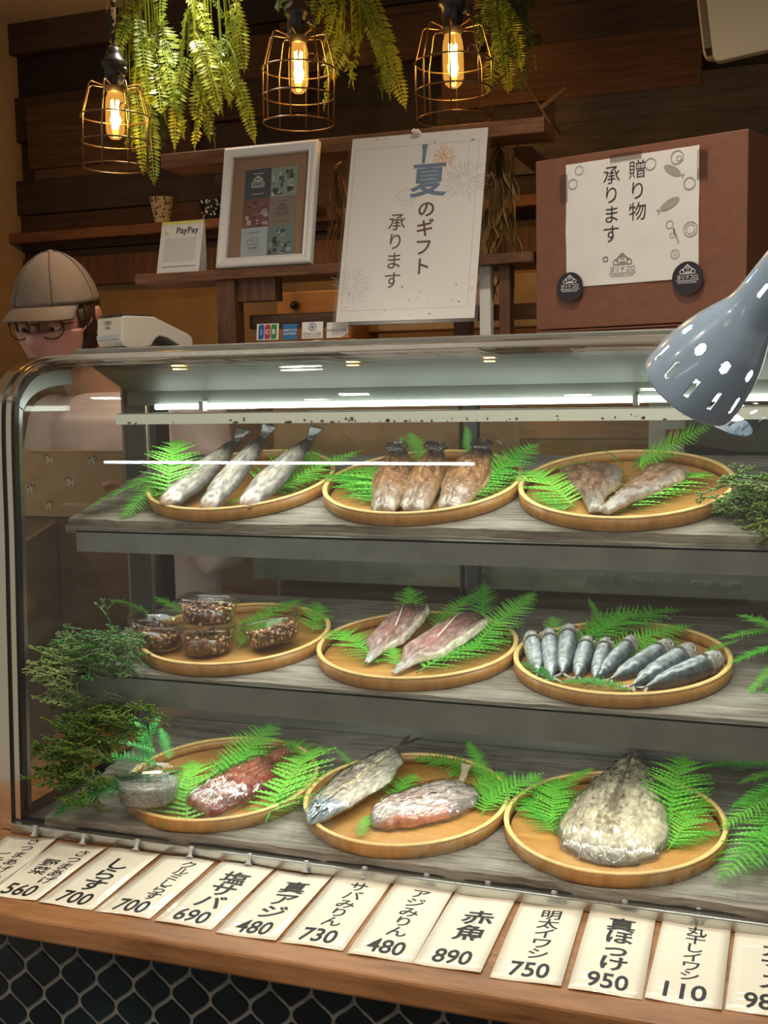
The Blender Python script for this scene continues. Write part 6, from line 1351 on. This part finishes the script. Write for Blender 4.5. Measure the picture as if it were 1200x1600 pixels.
# smooth the profile by cubic interpolation through stations
st = [(z, r_) for r_, z in prof[:12]]
def rs_(z): return interp_lin(st, z)
def interp_lin(P, t):
    for i in range(len(P) - 1):
        if t <= P[i + 1][0]:
            a = P[max(i - 1, 0)][1]; b = P[i][1]; c = P[i + 1][1]; d = P[min(i + 2, len(P) - 1)][1]; u = (t - P[i][0]) / (P[i + 1][0] - P[i][0])
            return .5 * ((2 * b) + (-a + c) * u + (2 * a - 5 * b + 4 * c - d) * u * u + (-a + 3 * b - 3 * c + d) * u ** 3)
    return P[-1][1]
def inslot(z, a):
    r_ = max(rs_(z), .001)
    for z0, z1, n, ph, hw in ((.014, .036, 12, 0.0, .0024), (.054, .066, 9, .30, .0044), (.132, .150, 7, .1, .0022)):
        k = round((a - ph) / (2 * pi / n)); da = (a - ph - k * 2 * pi / n) * r_
        zc = (z0 + z1) / 2; hl = (z1 - z0) / 2 - hw; dz = max(0, abs(z - zc) - hl)
        if da * da + dz * dz < hw * hw: return True
    return False
m = MB(); Z = [-.004 + .239 * i / 170 for i in range(171)]; NA = 220
vs = [(rs_(z) * cos(2 * pi * j / NA), rs_(z) * sin(2 * pi * j / NA), z) for z in Z for j in range(NA)]
fs = []
for i in range(170):
    zc = (Z[i] + Z[i + 1]) / 2
    for j in range(NA):
        if not inslot(zc, 2 * pi * (j + .5) / NA): fs.append((i * NA + j, i * NA + (j + 1) % NA, (i + 1) * NA + (j + 1) % NA, (i + 1) * NA + j))
fs.append(tuple(170 * NA + j for j in range(NA)))
m.add(vs, fs, 0, True); sh = m.build('lamp_shade', M_LAMP, t); so = sh.modifiers.new('thickness', 'SOLIDIFY'); so.thickness = .0014; so.offset = -1
m = MB(); m.lathe([(.0001, .030), (.012, .031), (.020, .038), (.0235, .050), (.022, .062), (.016, .078), (.0135, .090), (.0135, .100)], 24); m.build('bulb', solid('white_bulb_glow', (1, 1, 1), .5, emit=(1, .93, .76), es=22), t)
m = MB().tube([(0, 0, .236), (0, 0, .30), (.02, .02, .42)], .006, 8); m.build('lamp_arm', M_LAMP, t)
point('desk_lamp_light', tuple(D0 + ax * .020), 1.6, (1, .92, .74), .015)

# linear LED lamp hanging on the customer side, mirrored in the front glass
t = thing('linear_led_lamp', 'long thin white LED lamp hung on the customer side, seen only as a reflection', 'ceiling light', T(-1.86, -1.2, 1.372))
MB().tube([(-.80, 0, 0), (.76, 0, 0)], .009, 12).build('tube', solid('linear_led_glow', (1, 1, 1), .5, emit=(.9, 1, .98), es=28), t)
MB().box((-.87, -.012, .009), (.87, .012, .03)).build('housing', M_WHITEP, t)
for x in (-.6, .6): MB().tube([(x, 0, .03), (x, 0, .975)], .003, 6).build('hanging_rod', M_WHITEP, t)
# ------------------------------------------------------------------ cabinet and dog-print cloth behind the left end
c0 = (-1.51, 1.905, 1.337); c1 = (-1.226, 1.905, 1.212)
m = MB().box((c0[0] - .25, 1.912, 0.0), (c1[0] + .02, 1.94, c0[2] - .003)); tag(m.build('side_cabinet_panel', wood('brown_panel_wood', [(0.09, 0.045, 0.02), (0.15, 0.08, 0.038), (0.20, 0.11, 0.055)], 'X', 5, 6, .6, .3)), 'brown wooden cabinet panel behind the left end glass, carrying the dog-print cloth', 'cabinet')
t = thing('dog_print_cloth', 'tan cloth printed with small white dogs, hung behind the left end of the case', 'cloth', T(c0[0] - .10, 1.905, c1[2]))
Wc_ = c1[0] - c0[0] + .10; Hc_ = c0[2] - c1[2]
def fold(x, z): return .0015 * sin(x * 40) + .001 * sin(x * 90 + z * 30)
m = MB(); nx = 60; vs = []
for q in (0, .003):
    for j in range(9):
        for i in range(nx + 1):
            x = Wc_ * i / nx; z = Hc_ * j / 8; vs.append((x, fold(x, z) + q, z))
n1 = 9 * (nx + 1)
m.add(vs, [(j * (nx + 1) + i, j * (nx + 1) + i + 1, (j + 1) * (nx + 1) + i + 1, (j + 1) * (nx + 1) + i) for j in range(8) for i in range(nx)] + [(n1 + j * (nx + 1) + i, n1 + (j + 1) * (nx + 1) + i, n1 + (j + 1) * (nx + 1) + i + 1, n1 + j * (nx + 1) + i + 1) for j in range(8) for i in range(nx)], smooth=True)
m.box((0, -.001, Hc_ - .001), (Wc_, .030, Hc_ + .002)); m.box((0, -.002, -.004), (Wc_, .004, .0))
m.build('fabric', solid('tan_fabric', (.36, .235, .12), .85, bump=.2, bscale=90), t)
mw = MB(); mk = MB()
def blob(m_, cx, cz, a, b, rot=0):
    m_.add([(cx + a * cos(u) * cos(rot) - b * sin(u) * sin(rot), fold(cx, cz) - .0008, cz + a * cos(u) * sin(rot) + b * sin(u) * cos(rot)) for u in [i * pi / 7 for i in range(14)]], [tuple(range(14))])
def dog(cx, cz, f):
    s_ = .0011
    blob(mw, cx, cz, 6.5 * s_, 3.6 * s_, .15 * f)
    for dx in (-4.6, -2.6, 3.2, 5.0): blob(mw, cx + dx * s_, cz - 5.6 * s_, 1.0 * s_, 4.0 * s_)
    blob(mw, cx + f * 7.2 * s_, cz + 4.6 * s_, 3.4 * s_, 3.0 * s_); blob(mw, cx - f * 7.4 * s_, cz + 3.4 * s_, 1.0 * s_, 3.6 * s_, .5 * f)
    y0 = len(mk.v)
    blob(mk, cx + f * 9.6 * s_, cz + 4.4 * s_, 1.5 * s_, 3.0 * s_, .3); blob(mk, cx + f * 5.4 * s_, cz + 5.4 * s_, 1.8 * s_, 2.6 * s_, -.3); blob(mk, cx - f * 2 * s_, cz + 1.6 * s_, 2.8 * s_, 1.6 * s_)
    for q in range(y0, len(mk.v)): v = mk.v[q]; mk.v[q] = (v[0], v[1] - .0006, v[2])
W0 = Wc_ / (c1[0] - c0[0] + .10)
for px, py, f in ((18, 718, 1), (80, 716, -1), (147, 718, 1), (46, 765, 1), (113, 752, -1), (74, 791, 1)):
    dog(.10 + (px - 2) / 194.0 * (Wc_ - .10), Hc_ - (py - 706) / 100.0 * Hc_, f)
for k in range(26):
    r_ = random.Random(k); blob(mk if k % 2 else mw, r_.uniform(.01, Wc_ - .01), r_.uniform(.006, Hc_ - .006), .0022, .0008, r_.uniform(0, 3))
mw.build('white_dog_print', solid('white_fabric_print', (.55, .50, .44), .8), t); mk.build('dark_dog_print', solid('dark_fabric_print', (.07, .04, .03), .8), t)

# ------------------------------------------------------------------ the shop assistant
HC = Vector((-1.447, 2.03, 1.603))
P = thing('person', 'person in a grey-brown cap, pink mask and pale pink shirt, looking down behind the case', 'person', T(-1.30, 2.06, 0))
PI_ = T(1.30, -2.06, 0)
M_SKIN = solid('skin', (.46, .25, .17), .55, sss=.1, var=.05, bscale=30)
M_SHIRT = solid('pale_pink_shirt', (.72, .58, .60), .8, bump=.25, bscale=25, var=.04)
M_CAP = solid('grey_brown_cap', (.17, .145, .12), .85, bump=.25, bscale=220, var=.06)
M_MASK = solid('pink_mask', (.52, .30, .27), .8, bump=.1, bscale=30)
M_HAIR = solid('dark_brown_hair', (.035, .018, .012), .5, bump=.6, bscale=90)
def headpt(a, b, k=1.0):
    """a: longitude from the face (-y) towards +x, b: latitude; shaped skull and jaw"""
    x = sin(a) * cos(b); y = -cos(a) * cos(b); z = sin(b)
    rx, ry, rz = .0745, .094, .118
    if z < 0:
        j = -z; rx *= 1 - .34 * j * j; ry *= 1 - .16 * j
        if y > 0: ry *= 1 - .30 * j
    p = Vector((x * rx, y * ry, z * rz)) * k
    f = max(0, -y)
    if f > .2:
        p.y -= .024 * math.exp(-((x / .20) ** 2)) * math.exp(-(((z + .26) / .16) ** 2))        # nose
        p.y -= .010 * math.exp(-((x / .14) ** 2)) * math.exp(-(((z + .02) / .25) ** 2))        # bridge
        for s in (-1, 1): p.y += .011 * math.exp(-(((x - s * .42) / .20) ** 2)) * math.exp(-(((z + .02) / .13) ** 2))   # eye sockets
        p.y -= .005 * math.exp(-((x / .35) ** 2)) * math.exp(-(((z + .56) / .07) ** 2)); p.y -= .005 * math.exp(-((x / .35) ** 2)) * math.exp(-(((z + .70) / .06) ** 2)); p.y -= .010 * math.exp(-((x / .35) ** 2)) * math.exp(-(((z + .92) / .12) ** 2))
    return p
HM = T(*HC) @ Rz(radians(8)) @ Rx(radians(9)) @ Matrix.Scale(1.04, 4)
def patch(a0, a1, b0, b1, k, na=40, nb=30, M=None, m=None, closed=False):
    m = m or MB(); vs = []
    for j in range(nb + 1):
        for i in range(na + 1):
            vs.append(headpt(a0 + (a1 - a0) * i / na, b0 + (b1 - b0) * j / nb, k))
    m.add(vs, [(j * (na + 1) + i, j * (na + 1) + i + 1, (j + 1) * (na + 1) + i + 1, (j + 1) * (na + 1) + i) for j in range(nb) for i in range(na)], 0, True, None, M); return m
def ringloft(m, rings, n=28):
    vs = []
    for cx, cy, cz, rx, ry in rings:
        for i in range(n): a = 2 * pi * i / n; vs.append((cx + rx * cos(a), cy + ry * sin(a), cz))
    k = len(rings)
    m.add(vs, [(i * n + j, i * n + (j + 1) % n, (i + 1) * n + (j + 1) % n, (i + 1) * n + j) for i in range(k - 1) for j in range(n)] + [tuple(range(n))[::-1], tuple(range((k - 1) * n, k * n))], 0, True)
def limb(m, pts, rs, n=18):
    Q = []; R2 = []
    for i in range(len(pts) - 1):
        for q in range(6): u = q / 6; Q.append(Vector(pts[i]).lerp(Vector(pts[i + 1]), u)); R2.append(rs[i] + (rs[i + 1] - rs[i]) * u)
    Q.append(Vector(pts[-1])); R2.append(rs[-1])
    for _ in range(2): Q = [Q[0]] + [(Q[i - 1] + Q[i] * 2 + Q[i + 1]) / 4 for i in range(1, len(Q) - 1)] + [Q[-1]]
    m.tube(Q, R2, n)
    m.ellipsoid(Q[-1], (R2[-1],) * 3, 12, 8); m.ellipsoid(Q[0], (R2[0],) * 3, 12, 8)
ARMS = {1: [(-1.150, 2.07, 1.395), (-1.085, 2.03, 1.115), (-1.16, 1.975, 1.22)], -1: [(-1.49, 2.07, 1.39), (-1.54, 2.03, 1.12), (-1.44, 1.985, 1.24)]}
HANDD = {1: Vector((-.55, -.25, .35)).normalized(), -1: Vector((.5, -.15, .45)).normalized()}
def body_mesh():
    m = MB()
    patch(-pi, pi, -pi / 2 + .001, pi / 2 - .001, 1.0, 72, 48, HM, m)
    for s in (-1, 1):      # ears
        m.ellipsoid((0, 0, 0), (.009, .017, .030), 12, 10, M=HM @ T(s * .0775, .012, -.002) @ Ry(s * .2) @ Rx(.15))
        m.ellipsoid((0, 0, 0), (.007, .009, .009), 8, 6, M=HM @ T(s * .0765, .004, -.024))
    n0 = HC + Vector((.015, .030, -.07)); m.tube([n0, n0.lerp(Vector((-1.39, 2.075, 1.44)), .5), Vector((-1.37, 2.08, 1.41))], [.052, .052, .066], 20)
    ringloft(m, [(-1.375, 2.08, 1.440, .05, .05), (-1.36, 2.08, 1.420, .12, .07), (-1.33, 2.08, 1.385, .165, .09), (-1.305, 2.08, 1.25, .165, .105), (-1.30, 2.08, 1.12, .145, .10), (-1.30, 2.08, 1.02, .145, .10), (-1.30, 2.085, .92, .165, .11), (-1.30, 2.085, .84, .16, .105)])
    for s in (-1, 1):
        limb(m, ARMS[s], [.044, .034, .024])
        limb(m, [(-1.30 + s * .085, 2.085, .88), (-1.30 + s * .095, 2.07, .50), (-1.30 + s * .10, 2.09, .09)], [.080, .055, .038])
        m.ellipsoid((-1.30 + s * .10, 2.075, .042), (.042, .115, .038))
        w = Vector(ARMS[s][2]); d = HANDD[s]; side = d.cross(Vector((0, 0, 1))).normalized(); up = side.cross(d)
        m.tube([w, w + d * .035, w + d * .085], [.023, .030, .033], 12)
        for k, (o, ln) in enumerate(((-.026, .062), (-.009, .072), (.009, .068), (.026, .054))):
            b = w + d * .080 + side * o; m.tube([b, b + d * ln * .45, b + d * ln * .8 - up * .010, b + d * ln * .95 - up * .024], [.0088, .0082, .0075, .006], 8)
        b = w + d * .035 - side * .024 * s; m.tube([b, b + d * .03 - side * .022 * s, b + d * .055 - side * .026 * s - up * .008], [.010, .0095, .0075], 8)
    return m
o = body_mesh().build('body', M_SKIN, P, PI_)
rm = o.modifiers.new('fuse', 'REMESH'); rm.mode = 'VOXEL'; rm.voxel_size = .0045; rm.use_smooth_shade = True
m = MB()
ringloft(m, [(-1.375, 2.08, 1.452, .066, .064), (-1.365, 2.08, 1.430, .125, .082), (-1.335, 2.08, 1.395, .178, .104), (-1.305, 2.08, 1.25, .182, .125), (-1.30, 2.08, 1.12, .170, .120), (-1.30, 2.08, 1.00, .175, .122), (-1.30, 2.08, .88, .185, .126)])
for s in (-1, 1):
    a, b, c = ARMS[s]; e = Vector(b).lerp(Vector(c), .25); limb(m, [a, b, e], [.062, .054, .047])
o = m.build('shirt', M_SHIRT, P, PI_); rm = o.modifiers.new('fuse', 'REMESH'); rm.mode = 'VOXEL'; rm.voxel_size = .007; rm.use_smooth_shade = True
m = MB(); ringloft(m, [(-1.30, 2.085, .92, .178, .121), (-1.30, 2.085, .80, .180, .120)])
for s in (-1, 1): limb(m, [(-1.30 + s * .085, 2.085, .86), (-1.30 + s * .095, 2.07, .50), (-1.30 + s * .10, 2.09, .07)], [.090, .070, .058])
o = m.build('trousers', solid('dark_trousers', (.05, .045, .05), .8), P, PI_); rm = o.modifiers.new('fuse', 'REMESH'); rm.mode = 'VOXEL'; rm.voxel_size = .009; rm.use_smooth_shade = True
# cap: panelled dome, button, curved brim
HP = PI_ @ HM
m = patch(-pi, pi, .27, pi / 2 - .001, 1.12, 72, 22)
def shell(o, th): s_ = o.modifiers.new('thickness', 'SOLIDIFY'); s_.thickness = th; s_.offset = 1; return o
cap = shell(m.build('cap', M_CAP, P, HP), .002)
m = MB(); vs = []; nb, na = 12, 28
for j in range(nb + 1):
    for i in range(na + 1):
        a = -1.12 + 2.24 * i / na; base = headpt(a, .31, 1.11); out = Vector((base.x * .25, -1, 0)).normalized(); L_ = .066 * (1 - .55 * abs(a / 1.12) ** 2.4); u = j / nb
        p = base + out * L_ * u; p.z = base.z - .004 - .55 * abs(p.x) ** 1.6 * u - .020 * u; vs.append(p)
m.add(vs, [(j * (na + 1) + i, j * (na + 1) + i + 1, (j + 1) * (na + 1) + i + 1, (j + 1) * (na + 1) + i) for j in range(nb) for i in range(na)], 0, True)
shell(m.build('cap_brim', M_CAP, P, HP), .0025)
m = MB(); m.ellipsoid((0, 0, .134), (.007, .007, .004)); m.build('cap_button', M_CAP, P, HP)
for k in range(6):
    a = k * pi / 3 + .5; m = MB(); m.tube([headpt(a, .22 + (pi / 2 - .22) * i / 14, 1.152) for i in range(15)], .0009, 5); m.build('cap_seam', solid('cap_thread', (.10, .085, .07), .9) if 'cap_thread' not in bpy.data.materials else bpy.data.materials['cap_thread'], P, HP)
# hair under the cap: sides and back of the head
m = patch(1.22, 2 * pi - 1.22, -.75, .42, 1.055, 60, 24); r = random.Random(1)
m.v = [(v[0] * (1 + .02 * noise.noise(Vector(v) * 90)), v[1] * (1 + .02 * noise.noise(Vector(v) * 70)), v[2]) for v in m.v]
shell(m.build('hair', M_HAIR, P, HP), .004)
for s in (1, -1):
    m = MB()
    for k in range(9):
        a = s * (1.08 + .035 * k); m.tube([headpt(a, .26, 1.05), headpt(a + s * .02, .0, 1.05), headpt(a + s * .06, -.35, 1.04), headpt(a + s * .16, -.70, 1.06)], .0028, 5)
    m.build('hair', M_HAIR, P, HP)
# mask and loops
m = patch(-1.12, 1.12, -1.25, -.10, 1.06, 44, 30)
mv = []
for v in m.v:
    v = Vector(v); mv.append((v.x, v.y - .010 * math.exp(-(v.x / .03) ** 2) * math.exp(-((v.z + .045) / .05) ** 2), v.z))
m.v = mv; shell(m.build('face_mask', M_MASK, P, HP), .0015)
for s in (-1, 1):
    m = MB(); m.tube([headpt(s * 1.08, -.16, 1.08), headpt(s * 1.35, -.02, 1.09), headpt(s * 1.62, .18, 1.07)], .0022, 6); m.tube([headpt(s * 1.1, -.95, 1.08), headpt(s * 1.42, -.55, 1.10), headpt(s * 1.72, -.22, 1.08)], .0022, 6); m.build('mask_loop', M_MASK, P, HP)
# eyes, lowered lids, brows and glasses
for s in (-1, 1):
    m = MB(); m.ellipsoid((s * .031, -.0775, -.004), (.0125, .0125, .0105), 16, 12); e = m.build('eye', solid('eye_white', (.55, .50, .46), .3) if 'eye_white' not in bpy.data.materials else bpy.data.materials['eye_white'], P, HP)
    m = MB(); m.ellipsoid((s * .030, -.0876, -.008), (.0055, .003, .0055), 12, 8); m.build('iris', M_HAIR, e)
    m = MB(); m.ellipsoid((s * .031, -.0780, .0005), (.0142, .0140, .0100), 16, 12); m.build('eyelid', M_SKIN, P, HP)
    m = MB(); m.tube([(s * .014, -.0955, .022), (s * .030, -.0945, .0265), (s * .048, -.0835, .022)], [.0018, .0024, .0012], 6); m.build('eyebrow', M_HAIR, P, HP)
gl = MB()
for s in (-1, 1): gl.tube([(s * .0335 + .0235 * cos(a), -.1035 + .012 * (abs(s * .0335 + .0235 * cos(a)) / .057) ** 2, -.006 + .0205 * sin(a)) for a in [2 * pi * i / 32 for i in range(32)]], .0012, 6, closed=True)
gl.tube([(-.0105, -.104, .0), (0, -.108, .003), (.0105, -.104, .0)], .0012, 6)
for s in (-1, 1): gl.tube([(s * .057, -.092, .0), (s * .076, -.06, .002), (s * .0815, .005, .004)], .0012, 6)
gl.build('glasses_frame', solid('dark_metal_rim', (.03, .022, .018), .35, .6), P, HP)
